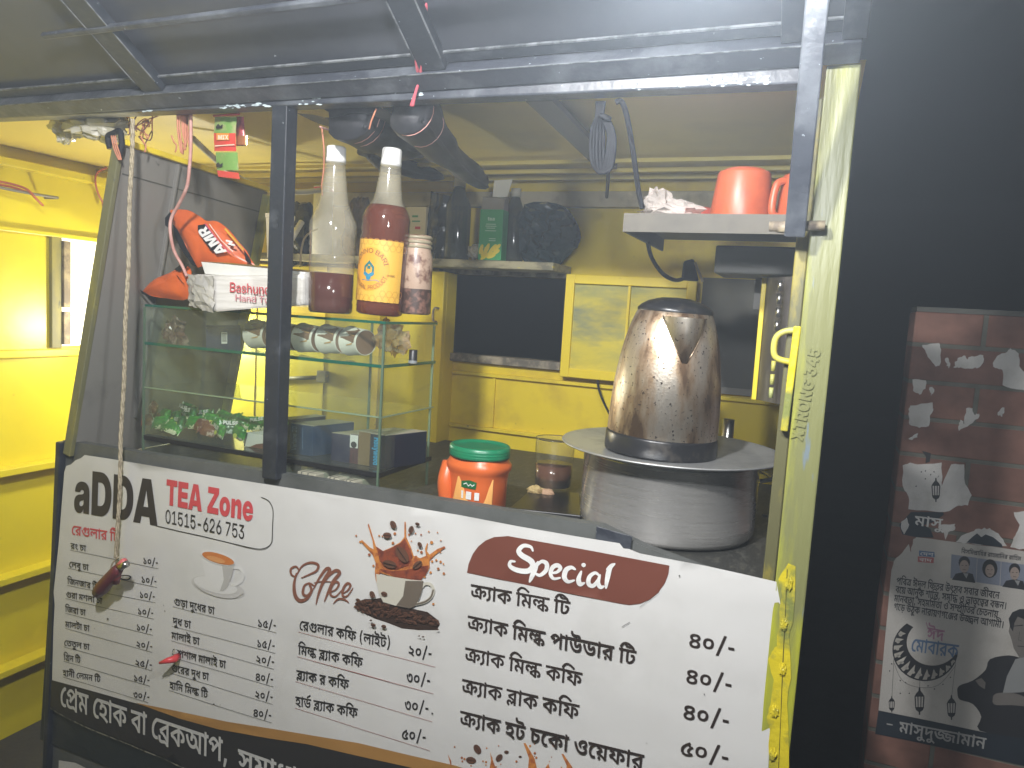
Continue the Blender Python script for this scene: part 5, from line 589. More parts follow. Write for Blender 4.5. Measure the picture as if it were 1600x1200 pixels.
# ================================================================= setting
g = MB().add([(-12, -12, 0), (12, -12, 0), (12, 12, 0), (-12, 12, 0)], [(0, 1, 2, 3)])
tag(g.build('ground', mat('dark_asphalt', (0.05, 0.05, 0.048), 0.85, col2=(0.035, 0.033, 0.03), scale=3.0, bump=0.4, bs=60.0), origin=(0, 0, 0)), kind='structure')
# ================================================================= tea stall
ST = thing('tea_stall', 'yellow and black steel street tea stall with raised canopy and open serving hatch', 'stall', (-0.7, 0.4, 0.0))
TOPZ = 1.70
def bar_px(mb, a, b, y, w, h):
    mb.beam(PY(a[0], a[1], y), PY(b[0], b[1], y), w, h)
# header beam (two stepped tubes) ---------------------------------------------
A = PY(-260, 190, 0.0); B = PY(1252, 121, 0.0)
hb = MB(); hb.beam(A, B, 0.034, 0.026)
header = hb.build('header_beam', BLACKW, ST, bevel=0.003)
# canopy -----------------------------------------------------------------------
TH = math.radians(32.0)
E0 = Vector((-2.6, -0.02, 1.722)); E1 = Vector((0.022, -0.02, 1.727))
UPV = Vector((0, -math.cos(TH), math.sin(TH))); NV = Vector((0, math.sin(TH), math.cos(TH)))
def can(x, d, n=0.0):
    z0 = E0.z + (E1.z - E0.z) * (x - E0.x) / (E1.x - E0.x)
    return Vector((x, E0.y, z0)) + UPV * d + NV * n
LC = 1.05
cs = MB().grid(lambda u, v: can(-2.6 + 2.62 * u, LC * v, 0.004 * mnoise.noise(Vector((u * 9, v * 5, 0)))), 60, 24)
cano = cs.build('canopy', SHEET, ST)
def cbar(name, xa, da, xb, db, w, h, m=BLACK, n=-0.014):
    return MB().beam(can(xa, da, n), can(xb, db, n), w, h, up=NV).build(name, m, cano, bevel=0.002)
cbar('edge_tube', -2.6, 0.0, 0.022, 0.0, 0.034, 0.024, BLACKW, -0.016)
cbar('edge_flange', -2.6, 0.029, 0.0, 0.029, 0.018, 0.006, BLACK, -0.008)
cbar('edge_tube', -2.6, LC, 0.022, LC, 0.03, 0.024, BLACK)
def can_hit(px, py):
    r = ray(px, py); o = can(0, 0); t = (o - EYE).dot(NV) / r.dot(NV); return EYE + r * t
def can_xd(px, py):
    p = can_hit(px, py); return p.x, (p - can(p.x, 0)).dot(UPV)
for px, py, w in ((246, 125, 0.05), (682, 90, 0.046), (1240, 60, 0.028)):
    x, d = can_xd(px, py); cbar('canopy_rib', x, 0.018, x, LC - 0.015, w, 0.02)
cbar('canopy_rib', 0.012, 0.018, 0.012, LC - 0.015, 0.03, 0.022)
cbar('canopy_rib', -2.1, 0.018, -2.1, LC - 0.015, 0.05, 0.02)
xa, da = can_xd(78, 42); xb, db = can_xd(430, 0)
cbar('seam_strip', xa, da, 0.0, da, 0.010, 0.010, BLACKW, -0.022)
EDGE = mat('scratched_pale_edge', (0.16, 0.17, 0.18), 0.5, col2=(0.04, 0.045, 0.05), scale=40.0, lo=0.42, hi=0.6)
MB().beam(can(-2.6, 0.0395, -.010), can(0.0, 0.0395, -.010), 0.0028, 0.004, up=NV).build('worn_edge', EDGE, cano)
MB().beam(can(-2.6, 0.0165, -.0285), can(0.0, 0.0165, -.0285), 0.0018, 0.0012, up=NV).build('worn_edge', EDGE, cano)
for px, py, w in ((246, 125, 0.05), (682, 90, 0.046)):
    x, d = can_xd(px, py)
    for sg in (-1, 1): MB().beam(can(x + sg * w / 2, 0.04, -.024), can(x + sg * w / 2, LC - .02, -.024), 0.002, 0.002, up=NV).build('worn_edge', EDGE, cano)
# stay bar ----------------------------------------------------------------------
sb = MB().beam((-0.036, -0.045, 1.470), (-0.031, -0.205, 1.83), 0.026, 0.012, up=(0, 1, 0.4))
stay = sb.build('stay_bar', BLACKW, ST, bevel=0.002)
MB().tube([(-0.07, -0.03, 1.484), (0.0, -0.03, 1.486)], 0.007, 10).build('pivot_pin', RUST, stay)
MB().lathe([(0.0, 0), (0.011, 0), (0.011, 0.012), (0.0, 0.012)], PY(1226, 356, -0.03) - Vector((0, 0.0, 0.006)), 6).build('pivot_nut', RUST, stay)
_rc = random.Random(17); CH = Ink(); HPX = lambda px, py, l=0: PY(px, py, -0.0178)
for x0, x1, n_ in ((345, 418, 26), (468, 500, 8), (985, 1070, 16), (1090, 1205, 46), (640, 660, 4), (205, 260, 6)):
    for _ in range(n_):
        x = _rc.uniform(x0, x1); y = 190 + (x + 260) * (121 - 190) / 1512 - _rc.uniform(-8, 5); r = _rc.uniform(1.0, 5.5)
        CH.shape([(x + r * _rc.uniform(.6, 1.5) * math.cos(a_ * .9), y + .35 * r * _rc.uniform(.5, 1.3) * math.sin(a_ * .9)) for a_ in range(7)], HPX, 1)
CH.build('paint_chips', mat('pale_blue_primer', (0.42, 0.50, 0.53), 0.6), header)
# middle post --------------------------------------------------------------------
MB().beam((-0.916, 0.0, 1.695), (-0.916, 0.0, 1.008), 0.034, 0.03, up=(0, 1, 0)).build('front_post', BLACK, ST, bevel=0.002)
# right corner post (angle section) ------------------------------------------------
cp = MB()
cp.box((-0.018, -0.012, 0.02), (0.024, 0.0, 1.698))
cp.box((0.016, 0.0, 0.02), (0.024, 0.045, 1.698))
post = cp.build('corner_post', POSTM, ST, bevel=0.002)
LIP = mat('bright_yellow_drip_paint', (0.60, 0.49, 0.02), 0.4, col2=(0.20, 0.22, 0.06), scale=16.0, lo=0.46, hi=0.60, bump=0.25, bs=50.0)
MB().beam((-0.022, -0.006, 1.352), (-0.026, -0.006, 1.205), 0.010, 0.016, up=(0, 1, 0)).build('yellow_lip', LIP, post, bevel=0.002)
MB().beam((-0.0265, 0.010, 1.66), (-0.0275, 0.010, 0.93), 0.017, 0.014, up=(0, 1, 0)).build('inner_flange', mat('olive_dark_paint', (0.10, 0.095, 0.04), 0.5, col2=(0.36, 0.29, 0.03), scale=7.0, lo=.5, hi=.6, stretch=(1, 1, .4)), post, bevel=0.002)
pts = [PY(*q, -0.004) for q in ((1266, 517), (1246, 516), (1226, 518), (1213, 527), (1209, 545), (1212, 558), (1226, 564), (1248, 567))]
MB().tube(catmull(pts, 5), 0.0045, 8).build('handle', OLIVE, post)
# embossed letters on the post
mp = lambda px, py, l=0: PY(px, py, -0.0125 - 0.0008 * l)
EMB = MB()
_b, _w = RUNS['XTRONG 345'].split('|'); _w = float(_w)
P0 = PY(1254, 690, -0.0128); P1 = PY(1283, 545, -0.0128); Rr = (P1 - P0) / _w; Uu = Vector((-0.016 / 727.0, 0, 0.0018 / 727.0))
for gq in _b.split(' '):
    k, x, y = gq.split(','); tv, tf = glyph(k); nv = len(tv)
    top = [P0 + Rr * (float(x) + u) + Uu * v + Vector((0, -0.0012, 0)) for u, v in tv]
    EMB.add(top + [p + Vector((0, 0.0022, 0)) for p in top], [tuple(f) for f in tf] + [(a, b, b + nv, a + nv) for f in tf for a, b in ((f[0], f[1]), (f[1], f[2]), (f[2], f[0]))])
EMB.build('embossed_letters', POSTM, post)
for z in (0.99, 0.93, 0.865, 0.80, 0.735):
    MB().blob((0.002 + random.uniform(-.004, .004), -0.014, z), (0.0045, 0.003, 0.009), 0.6, f=5, seed=z * 9).build('paint_drip', LIP, post)
# counter --------------------------------------------------------------------------
MB().box((-1.50, 0.004, 0.94), (-0.02, 0.78, 0.966)).build('counter', COUNT, ST, bevel=0.003)
# front panel ------------------------------------------------------------------------
fp = MB().add([PY(98, 688, 0.0), PY(430, 739, 0.0), PY(700, 783, 0.0), PY(940, 822, 0.0), PY(1010, 856, 0.0), Vector((-0.02, 0.0, 0.966)), Vector((-0.02, 0, 0.25)), PY(66, 1400, 0.0)], [(7, 6, 5, 4, 3, 2, 1, 0)])
n0 = len(fp.v); fp.add([v + Vector((0, 0.02, 0)) for v in fp.v], [(0, 1, 2, 3, 4, 5, 6, 7)])
for i in range(8): fp.f.append([i, (i + 1) % 8, n0 + (i + 1) % 8, n0 + i]); fp.sm.append(False)
front = fp.build('front_panel', GREYF, ST)
MB().beam(PY(97, 690, -0.004), PY(74, 1230, -0.004), 0.016, 0.02, up=(0, 1, 0)).build('edge_trim', BLACK, front, bevel=0.003)
MB().hexa([(-1.56, -.004, .30), (-.02, -.004, .30), (-.02, -.0005, .30), (-1.56, -.0005, .30), (-1.51, -.004, .86), (-.02, -.004, .86), (-.02, -.0005, .86), (-1.51, -.0005, .86)]).build('lower_sheet', mat('dark_blue_green_sheet', (0.012, 0.018, 0.02), 0.55, col2=(0.03, 0.034, 0.033), scale=8.0), front)
MB().hexa([PY(*q, y) for y in (0.0, -0.006) for q in ((932, 822), (988, 838), (985, 862), (930, 842))]).build('bracket_plate', BLACKW, front, bevel=0.001)
# left slanted side panel --------------------------------------------------------------
SLX = 0.2097
def pan(y, z, n=0.0): return Vector((-1.318 + SLX * (z - 1.632) + n, y, z))
TOPP = 1.632
sp = MB().hexa([pan(0, 0.968, -0.006), pan(0, 0.968, 0), pan(0.43, 0.968, 0), pan(0.43, 0.968, -0.006), pan(0, TOPP, -0.006), pan(0, TOPP, 0), pan(0.43, TOPP - 0.02, 0), pan(0.43, TOPP - 0.02, -0.006)])
side = sp.build('side_panel', GREY, ST)
MB().beam(pan(-0.004, 0.98, -0.012), pan(-0.004, TOPP, -0.006), 0.022, 0.012, up=(0, 1, 0)).build('front_flange', mat('dull_flange_paint', (0.15, 0.145, 0.07), 0.55, col2=(0.28, 0.25, 0.05), scale=7.0, lo=.48, hi=.62, stretch=(1, 1, .4), col3=(.06, .06, .05), s3=40.0, lo3=.66, hi3=.7), side, bevel=0.002)
MB().beam(pan(0.42, 0.98, 0.012), pan(0.42, TOPP - 0.03, 0.012), 0.024, 0.012, up=(0, 1, 0)).build('back_flange', OLIVE, side, bevel=0.002)
MB().beam(pan(0.0, TOPP + 0.005, 0.004), pan(0.43, TOPP - 0.015, 0.004), 0.012, 0.012).build('top_rail', YEL, side, bevel=0.002)
MB().beam(pan(0.14, 1.05, 0.004), pan(0.14, TOPP - 0.01, 0.004), 0.010, 0.006, up=(0, 1, 0)).build('cable_duct', GREY, side, bevel=0.001)
MB().beam(pan(0.01, TOPP - .055, .0008), pan(0.42, TOPP - .073, .0008), .0016, .0022).build('panel_seam', DARKP, side)
# back wall with its window ---------------------------------------------------------------
YB = 0.80
w0 = PY(698, 428, YB); w1 = PY(871, 436, YB); w2 = PY(868, 567, YB); w3 = PY(692, 555, YB)
wx0 = min(w0.x, w3.x); wx1 = max(w1.x, w2.x) + 0.02; wz0 = w2.z; wz1 = w0.z
bw = MB()
bw.box((-2.12, YB, 0.1), (wx0, YB + 0.02, 1.72)); bw.box((wx1, YB, 0.1), (0.03, YB + 0.02, 1.72))
bw.box((wx0, YB, 0.1), (wx1, YB + 0.02, wz0)); bw.box((wx0, YB, wz1), (wx1, YB + 0.02, 1.72))
back = bw.build('back_wall', YELS, ST)
wf = MB()
for a, b in (((wx0 - .015, wz0 - .018), (wx0 + .006, wz1 + .02)), ((wx0 + .006, wz1), (wx1, wz1 + .02)), ((wx0 + .006, wz0 - .018), (wx1, wz0 + .004))):
    wf.box((a[0], YB - .022, a[1]), (b[0], YB + .03, b[1]))
wfo = wf.build('window_frame', mat('dull_window_frame', (0.13, 0.115, 0.09), 0.55, col2=(0.36, 0.31, 0.22), scale=26.0, lo=0.45, hi=0.6), back, bevel=0.002)
# sliding shutter leaf right of the window
def leaf(px0, py0, px1, py1, y, th, bw_, mname, m, mp_, parent):
    a = PY(px0, py1, y); b = PY(px1, py0, y)
    x0, x1, z0, z1 = a.x, b.x, a.z, b.z
    fr = MB()
    fr.box((x0, y, z0), (x0 + bw_, y + th, z1)); fr.box((x1 - bw_, y, z0), (x1, y + th, z1))
    fr.box((x0 + bw_, y, z1 - bw_), (x1 - bw_, y + th, z1)); fr.box((x0 + bw_, y, z0), (x1 - bw_, y + th, z0 + bw_))
    o = fr.build(mname, m, parent, bevel=0.002)
    MB().box((x0 + bw_, y + th * .45, z0 + bw_), (x1 - bw_, y + th * .6, z1 - bw_)).build('shutter_sheet', mp_, o)
    return o, (x0, x1, z0, z1)
SHT = mat('smeared_shutter_paint', (0.33, 0.33, 0.10), 0.5, col2=(0.66, 0.55, 0.05), scale=5.0, lo=0.48, hi=0.64, stretch=(0.5, 1, 1.4), col3=(0.20, 0.23, 0.15), s3=7.0, lo3=0.50, hi3=0.66)
sh, (sx0, sx1, sz0, sz1) = leaf(874, 436, 1090, 588, YB - 0.045, 0.022, 0.024, 'shutter', YEL, SHT, back)
xm = PY(980, 500, YB - .045).x
MB().box((xm - .003, YB - .047, sz0 + .024), (xm + .003, YB - .034, sz1 - .024)).build('shutter_seam', YELS, sh)
MB().box((PY(1094, 500, YB).x, YB - .010, PY(1150, 612, YB).z), (0.0, YB - .004, PY(1150, 436, YB).z)).build('dark_panel', DARKP, back)
MB().box((PY(1094, 500, YB).x, YB - .016, PY(1150, 616, YB).z), (0.0, YB - .0105, PY(1150, 606, YB).z)).build('panel_ledge', GREY, back)
# raised left leaf of the back wall
lx = PY(686, 600, 0.72).x
lf = MB().box((-1.90, 0.72, 0.1), (lx, 0.74, PY(686, 424, .72).z)); lf.box((lx - .012, 0.74, 0.1), (lx, YB, PY(686, 424, .72).z))
leafo = lf.build('wall_leaf', YEL, ST, bevel=0.002)
for px in (398, 440, 505, 590):
    x = PY(px, 600, .72).x; MB().box((x - .002, .7165, .2), (x + .002, .72, PY(686, 424, .72).z)).build('leaf_seam', YELS, leafo)
MB().tube(catmull([PY(*q, .70) for q in ((686, 482), (680, 481), (677, 486), (677, 500), (682, 503))], 4), 0.003, 6).build('leaf_handle', RUST, leafo)
MB().tube([PY(430, 592, .712), PY(512, 589, .712)], 0.006, 8).build('door_bolt', RUST, leafo)
MB().box(PY(494, 597, .705), PY(514, 580, .72)).build('bolt_housing', RUST, leafo, bevel=0.002)
# wall rails
def rail(pts, y, h, d, m=YELS):
    mb = MB()
    for (ax, ay), (bx, by) in zip(pts, pts[1:]):
        a = PY(ax, ay, y); b = PY(bx, by, y); b = Vector((b.x, b.y, b.z)); mb.beam(a, b, d, h)
    return mb.build('wall_rail', m, back, bevel=0.001)
zr = PY(690, 660, YB).z
for z in (PY(690, 578, YB).z, zr, PY(690, 757, YB).z):
    MB().box((lx + .004, YB - .014, z - .006), (0.0, YB - .0005, z + .004)).build('wall_rail', YELS, back, bevel=0.0015)
xv = PY(772, 620, YB).x
MB().box((xv - .004, YB - .008, zr + .006), (xv + .004, YB - .0008, PY(690, 578, YB).z - .008)).build('wall_batten', YELS, back)
# ceiling -------------------------------------------------------------------------------
ce = MB().grid(lambda u, v: Vector((-2.12 + 2.15 * u, 0.02 + 0.80 * v, 1.712 + .004 * mnoise.noise(Vector((u * 8, v * 4, 3))))), 50, 16)
ceil = ce.build('ceiling', YELC, ST)
for y, h in ((0.56, .008), (0.66, .010), (0.74, .012)):
    MB().box((-2.1, y, 1.704 - h), (0.02, y + .012, 1.704)).build('ceiling_batten', YELC, ceil)
MB().box((-2.1, YB - .03, 1.628), (0.02, YB - .002, 1.668)).build('wall_header', BEIGE, ST, bevel=0.002)
a = PZ(872, 172, 1.70); b = PZ(940, 268, 1.695)
MB().beam((a.x, 0.05, 1.695), (b.x + .03, 0.60, 1.695), 0.045, 0.012).build('ceiling_strap', mat('dull_strap', (0.10, 0.09, 0.07), 0.6), ceil)
# shelves -------------------------------------------------------------------------------
SZ = PY(975, 333, 0.03).z; SX0 = PY(975, 333, .03).x
rs = MB(); rs.box((SX0, 0.03, SZ - .028), (-0.022, 0.034, SZ)); rs.box((SX0, 0.034, SZ - .006), (-0.022, 0.34, SZ - .002)); rs.box((SX0, 0.034, SZ - .028), (SX0 + .004, 0.34, SZ - .006))
shelf = rs.build('right_shelf', mat('dusty_grey_shelf', (0.095, 0.084, 0.064), 0.65, col2=(0.06, 0.054, 0.042), scale=10.0, lo=0.5, hi=0.7), ST)
MB().box((SX0 + .12, 0.20, SZ - .075), (-0.03, 0.335, SZ - .0285)).build('shelf_box', mat('dark_grey_box', (0.12, 0.12, 0.11), 0.6), shelf, bevel=0.003)
MB().box((SX0 + .18, 0.32, SZ - .13), (-0.03, 0.345, SZ - .0755)).build('shelf_bracket', GREY, shelf)
bz = PY(862, 410, .65).z; bx1 = PY(864, 420, .65).x
MB().box((-1.75, 0.65, bz - .020), (bx1, YB - .002, bz)).build('back_shelf', WOOD, ST, bevel=0.002)
# folding shutter leaf beside the post
fo = MB(); q = [PY(1185, 452, .26), PY(1197, 432, .26), PY(1233, 436, .06), PY(1226, 634, .06), PY(1176, 626, .26), PY(1176, 600, .26)]
fo.hexa([PY(1182, 624, .26), PY(1228, 634, .06), PY(1228, 634, .06) + Vector((.014, 0, 0)), PY(1182, 624, .26) + Vector((.014, 0, 0)),
         PY(1198, 434, .26), PY(1240, 432, .06), PY(1240, 432, .06) + Vector((.014, 0, 0)), PY(1198, 434, .26) + Vector((.014, 0, 0))])
fl = fo.build('folding_leaf', mat('dark_purple_grey_sheet', (0.07, 0.062, 0.07), 0.5, col2=(0.20, 0.19, 0.17), scale=16.0, lo=0.5, hi=0.68, stretch=(1, 1, .5)), ST)
MB().beam(PY(1195, 434, .262), PY(1178, 624, .262), 0.008, 0.012, up=(0, 1, 0)).build('leaf_edge', YEL, fl, bevel=0.001)
for i in range(9):
    t = i / 9; a = PY(1225 - 16 * t, 440 + 185 * t, .12); b = PY(1225 - 16 * (t + .085), 440 + 185 * (t + .085), .12)
    MB().tube([a + Vector((-.004, -.02, 0)), b + Vector((-.004, -.02, 0))], 0.0035, 8).build('hinge_knuckle', OLIVE if i > 4 else STEEL, fl)
MB().box((-0.062, 0.45, 0.60), (-0.024, 0.456, 0.97)).build('side_strip', GREY, ST)
# ================================================================= kiosk wall to the left
KX = -2.10
KW = thing('kiosk_wall', 'bright yellow sheet metal wall with angle ribs and a lit window left of the stall', 'wall', (KX, 0.0, 0.0))
k0 = PX(92, 369, KX); k1 = PX(165, 371, KX); k2 = PX(92, 541, KX)
ky0 = k0.y; ky1 = min(k1.y + 0.10, 0.76); kz1 = k0.z; kz0 = k2.z
kw = MB()
kw.box((KX - .02, -1.4, 0.0), (KX, ky0, 1.80)); kw.box((KX - .02, ky1, 0.0), (KX, YB, 1.80))
kw.box((KX - .02, ky0, 0.0), (KX, ky1, kz0)); kw.box((KX - .02, ky0, kz1), (KX, ky1, 1.80))
KY = mat('glossy_yellow_paint', (0.72, 0.62, 0.02), 0.35, col2=(0.60, 0.49, 0.02), scale=2.5, lo=0.5, hi=0.75, col3=(0.30, 0.22, 0.05), s3=26.0, lo3=0.69, hi3=0.78, bump=0.10, bs=14.0)
kb = kw.build('wall_sheet', KY, KW)
MB().box((KX - .05, ky0 - .02, kz0 - .02), (KX - .045, ky1 + .02, kz1 + .02)).build('window_pane', mat('lit_white_pane', (0.8, 0.8, 0.7), 0.4, emit=(1.0, 0.97, 0.82), es=1.6), KW)
def krib(a, b, h, d, dz=0.0):
    p = PX(*a, KX + d); q = PX(*b, KX + d); z = (p.z + q.z) / 2 + dz
    MB().box((KX + .0005, -1.4, z - h / 2), (KX + d, YB - .002, z + h / 2)).build('wall_rib', KY, KW, bevel=0.002)
krib((0, 248), (180, 288), 0.022, 0.05); krib((0, 358), (165, 375), 0.012, 0.02); krib((0, 552), (130, 552), 0.022, 0.03); krib((0, 745), (90, 722), 0.02, 0.05); krib((0, 915), (85, 884), 0.02, 0.05); krib((0, 1060), (60, 1030), .02, .05)
sw = MB().box((KX + .001, ky0 - .032, kz0 - .004), (KX + .014, ky0, kz1 + .004))
swo = sw.build('window_jamb', mat('dull_flange_paint', (0.15, 0.145, 0.07)), KW, bevel=0.002)
for t in (0.02, 0.36, 0.66):
    z = kz0 + (kz1 - kz0) * t
    MB().box((KX + .002, ky0 + .0005, z), (KX + .022, ky0 + .022, z + (kz1 - kz0) * .30)).build('jamb_hinge', RUST, swo, bevel=0.001)
# ================================================================= lamps
def bulb(label, loc, watts, col, cord_to, radius=0.03, gl=30.0):
    t = thing('light_bulb', label, 'lamp', loc)
    MB().lathe([(0.0, -.035), (.018, -.032), (.030, -.015), (.032, 0.0), (.027, .016), (.017, .030), (.014, .036)], (0, 0, 0), 24, cap=False).build('glass_globe', mat('glowing_bulb', (0.9, 0.9, 0.9), 0.4, emit=(1, .98, .94), es=gl), t, local=True)
    MB().lathe([(.015, .036), (.015, .062), (.019, .064), (.019, .085), (.004, .092)], (0, 0, 0), 20).build('socket', mat('black_plastic', (0.02, 0.02, 0.022), 0.4), t, local=True)
    MB().tube([(0, 0, .09), (0, 0, cord_to - loc[2])], 0.003, 6).build('cord', mat('black_plastic', (0.02, 0.02, 0.022), 0.4), t, local=True)
    l = bpy.data.lights.new('bulb_light', 'POINT'); l.energy = watts; l.color = col; l.shadow_soft_size = radius
    lo = bpy.data.objects.new('bulb_light', l); COL.objects.link(lo); lo.parent = t; lo.location = (0, 0, -0.075)
    return t
LAMP_A = (-0.42, -0.95, 2.02)
LAMP_B = (-1.74, 0.62, 1.27)
LAMP_C = (-0.09, -0.60, 1.69)
bulb('glowing white bulb hanging high under the middle of the raised canopy', LAMP_A, 108.0, (1.0, 0.985, 0.97), 2.29, 0.04)
bulb('glowing white bulb hidden behind the slanted grey side panel', LAMP_B, 12.0, (1.0, 0.95, 0.82), 1.70)
bulb('cool white bulb on a long cord at the right end of the raised canopy', LAMP_C, 20.0, (0.95, 0.97, 1.0), 2.10, 0.03)
# ================================================================= haze volume added to imitate the lens glare veil
hz = MB().box((-12.5, -12.5, -1.0), (12.5, 12.5, 3.4))
hm = bpy.data.materials.new('haze'); hm.use_nodes = True; _nt = hm.node_tree; _nt.nodes.remove(_nt.nodes['Principled BSDF'])
_pv = _nt.nodes.new('ShaderNodeVolumePrincipled'); _pv.inputs['Color'].default_value = (0.80, 0.90, 1.0, 1); _pv.inputs['Density'].default_value = 0.060; _pv.inputs['Anisotropy'].default_value = 0.62
_nt.links.new(_pv.outputs[0], _nt.nodes['Material Output'].inputs['Volume'])
ho = hz.build('haze', hm, origin=(0, 0, 0)); tag(ho, kind='stuff'); ho.display_type = 'WIRE'
# ================================================================= menu banner
BYP = -0.012
def bump_(x, z):
    return (0.0022 * mnoise.noise(Vector((x * 5, z * 6, 1.3))) + 0.0011 * mnoise.noise(Vector((x * 17 + z * 9, z * 15, 5.1)))
            + 0.0016 * math.exp(-((z - 0.825 - 0.10 * (x + 1.4)) / 0.006) ** 2) * (1 if x < -0.75 else 0.4) + 0.002 * max(0, mnoise.noise(Vector((x * 3, z * 2, 9)))))
def BN(px, py, layer=0):
    p = PY(px, py, BYP); return Vector((p.x, p.y - bump_(p.x, p.z) - 0.0005 * layer, p.z))
BA = thing('menu_banner', 'white printed vinyl tea and coffee menu stuck on the stall front', 'banner', (-0.7, BYP, 0.3))
edge = [(100, 738), (103, 728), (110, 726), (118, 719), (126, 716), (132, 711), (180, 718), (300, 738), (445, 761), (580, 782), (720, 805), (808, 822), (900, 838), (968, 849), (974, 857), (983, 858), (1000, 865), (1037, 872), (1102, 884), (1166, 898), (1213, 909),
        (1218, 935), (1222, 965), (1217, 990), (1219, 1010), (1211, 1030), (1213, 1060), (1206, 1100), (1203, 1140), (1200, 1215), (850, 1235), (560, 1235), (330, 1213), (290, 1200), (255, 1182), (205, 1162), (155, 1142), (105, 1120), (79, 1104), (82, 1060), (84, 980), (86, 945), (85, 925), (92, 850)]
VIN = mat('white_vinyl', (0.60, 0.595, 0.58), 0.36, col2=(0.53, 0.525, 0.505), scale=5.0, lo=0.52, hi=0.72, col3=(0.36, 0.35, 0.32), s3=34.0, lo3=0.755, hi3=0.79, bump=0.03, bs=40.0)
Ink().shape(edge, BN, 0, step=14).build('vinyl_sheet', VIN, BA)
# coloured bands at the foot
bl = Ink().shape([(81, 1062), (130, 1075), (212, 1099), (280, 1120), (342, 1137), (420, 1151), (480, 1160), (560, 1178), (640, 1196), (720, 1222), (560, 1235), (330, 1213), (290, 1200), (255, 1182), (205, 1162), (155, 1142), (105, 1120), (79, 1104)], BN, 1, step=16)
bl.build('black_band', mat('black_vinyl_print', (0.022, 0.020, 0.019), 0.42), BA)
br = Ink().shape([(212, 1098), (280, 1111), (355, 1127), (430, 1139), (480, 1147), (560, 1160), (640, 1179), (712, 1196), (800, 1225), (720, 1226), (640, 1198), (560, 1180), (480, 1162), (420, 1153), (342, 1139), (280, 1122)], BN, 2, step=16)
br.build('ochre_band', mat('ochre_vinyl_print', (0.36, 0.19, 0.055), 0.45), BA)
# price list ----------------------------------------------------------------------
z5 = lambda x, y: (80 + x / 4, 720 + y / 4)
z6 = lambda x, y: (80 + x / 4, 900 + y / 4)
z7 = lambda x, y: (400 + x / 2.857, 780 + y / 2.857)
z8 = lambda x, y: (700 + x / 2.963, 820 + y / 2.963)
T = Ink(); LN = Ink(); LNR = Ink()
def row(run, price, l0, l1, x0, x1, q0, q1, h, hp, up=2.6, upp=5.0, slope=None, ln=LN, lw=0.55):
    """l0,l1: rule ends; x0,x1: name from/to (px); q0,q1: price from/to"""
    s = (l1[1] - l0[1]) / (l1[0] - l0[0]); f = lambda x: l0[1] + s * (x - l0[0])
    sl = s if slope is None else slope
    T.text(run, (x0, f(x0) - up), (x1, f(x0) - up + sl * (x1 - x0)), h, BN, 3)
    if price: T.text(price, (q0, f(q1) - upp - 0.16 * (q1 - q0)), (q1, f(q1) - upp), hp, BN, 3)
    ln.stroke([l0, ((l0[0] + l1[0]) / 2, (l0[1] + l1[1]) / 2), l1], lw, BN, 3)
c1 = [(z5(125, 555), z5(673, 673), 127, 222), (z5(115, 668), z5(662, 790), 119, 241), (z5(107, 775), z5(655, 885), 108, 300), (z5(97, 858), z5(645, 988), 98, 325), (z5(93, 950), z5(640, 1088), 92, 220),
      (z6(93, 325), z6(635, 475), 92, 243), (z6(85, 440), z6(630, 592), 86, 242), (z6(82, 530), z6(617, 688), 82, 190), (z6(80, 628), z6(610, 790), 79, 312)]
pr1 = [('p10', 576, 673), ('p10', 566, 662), ('p10', 556, 653), ('p10', 546, 643), ('p10', 538, 636), ('p20', 534, 638), ('p25', 526, 632), ('p15', 514, 617), ('p30', 512, 618)]
for i, ((l0, l1, a, b), (p, qa, qb)) in enumerate(zip(c1, pr1)):
    row('a%d' % (i + 1), p, l0, l1, 80 + a / 4, 80 + b / 4, 80 + qa / 4, 80 + qb / 4, 9.0, 9.6, up=2.0, upp=4.2, slope=0.19)
c2 = [(z6(765, 190), z6(1408, 355), 770, 1022, 'p15', 1290, 1407), (z6(758, 312), z6(1402, 482), 762, 873, 'p15', 1285, 1400), (z6(755, 403), z6(1395, 580), 755, 926, 'p20', 1280, 1399),
      (z6(770, 510), z6(1392, 690), 757, 1094, 'p40', 1278, 1392), (z6(748, 605), z6(1388, 800), 752, 988, 'p20', 1274, 1390), (z6(738, 713), z6(1380, 915), 742, 983, 'p40', 1264, 1380)]
for i, (l0, l1, a, b, p, qa, qb) in enumerate(c2):
    row('b%d' % (i + 1), p, l0, l1, 80 + a / 4, 80 + b / 4, 80 + qa / 4, 80 + qb / 4, 11.0, 11.5, up=3.0, upp=5.5, slope=0.245)
c3 = [(z7(190, 592), z7(803, 747), 193, 605, 'p20', 680, 787), (z7(185, 702), z7(795, 866), 188, 478, 'p30', 672, 782), (z7(180, 812), z7(790, 990), 182, 416, 'p30', 664, 775), (z7(178, 930), z7(778, 1120), 178, 456, 'p50', 652, 762)]
for i, (l0, l1, a, b, p, qa, qb) in enumerate(c3):
    row('c%d' % (i + 1), p, l0, l1, 400 + a / 2.857, 400 + b / 2.857, 400 + qa / 2.857, 400 + qb / 2.857, 14.5, 15.5, up=4.0, upp=11.0, slope=0.20, ln=LNR)
T.lines('menu_line', INKB, BA); LN.build('menu_rules', INKB, BA); LNR.build('coffee_rules', mat('thin_red_print', (0.30, 0.07, 0.06), 0.5), BA)
S = Ink()
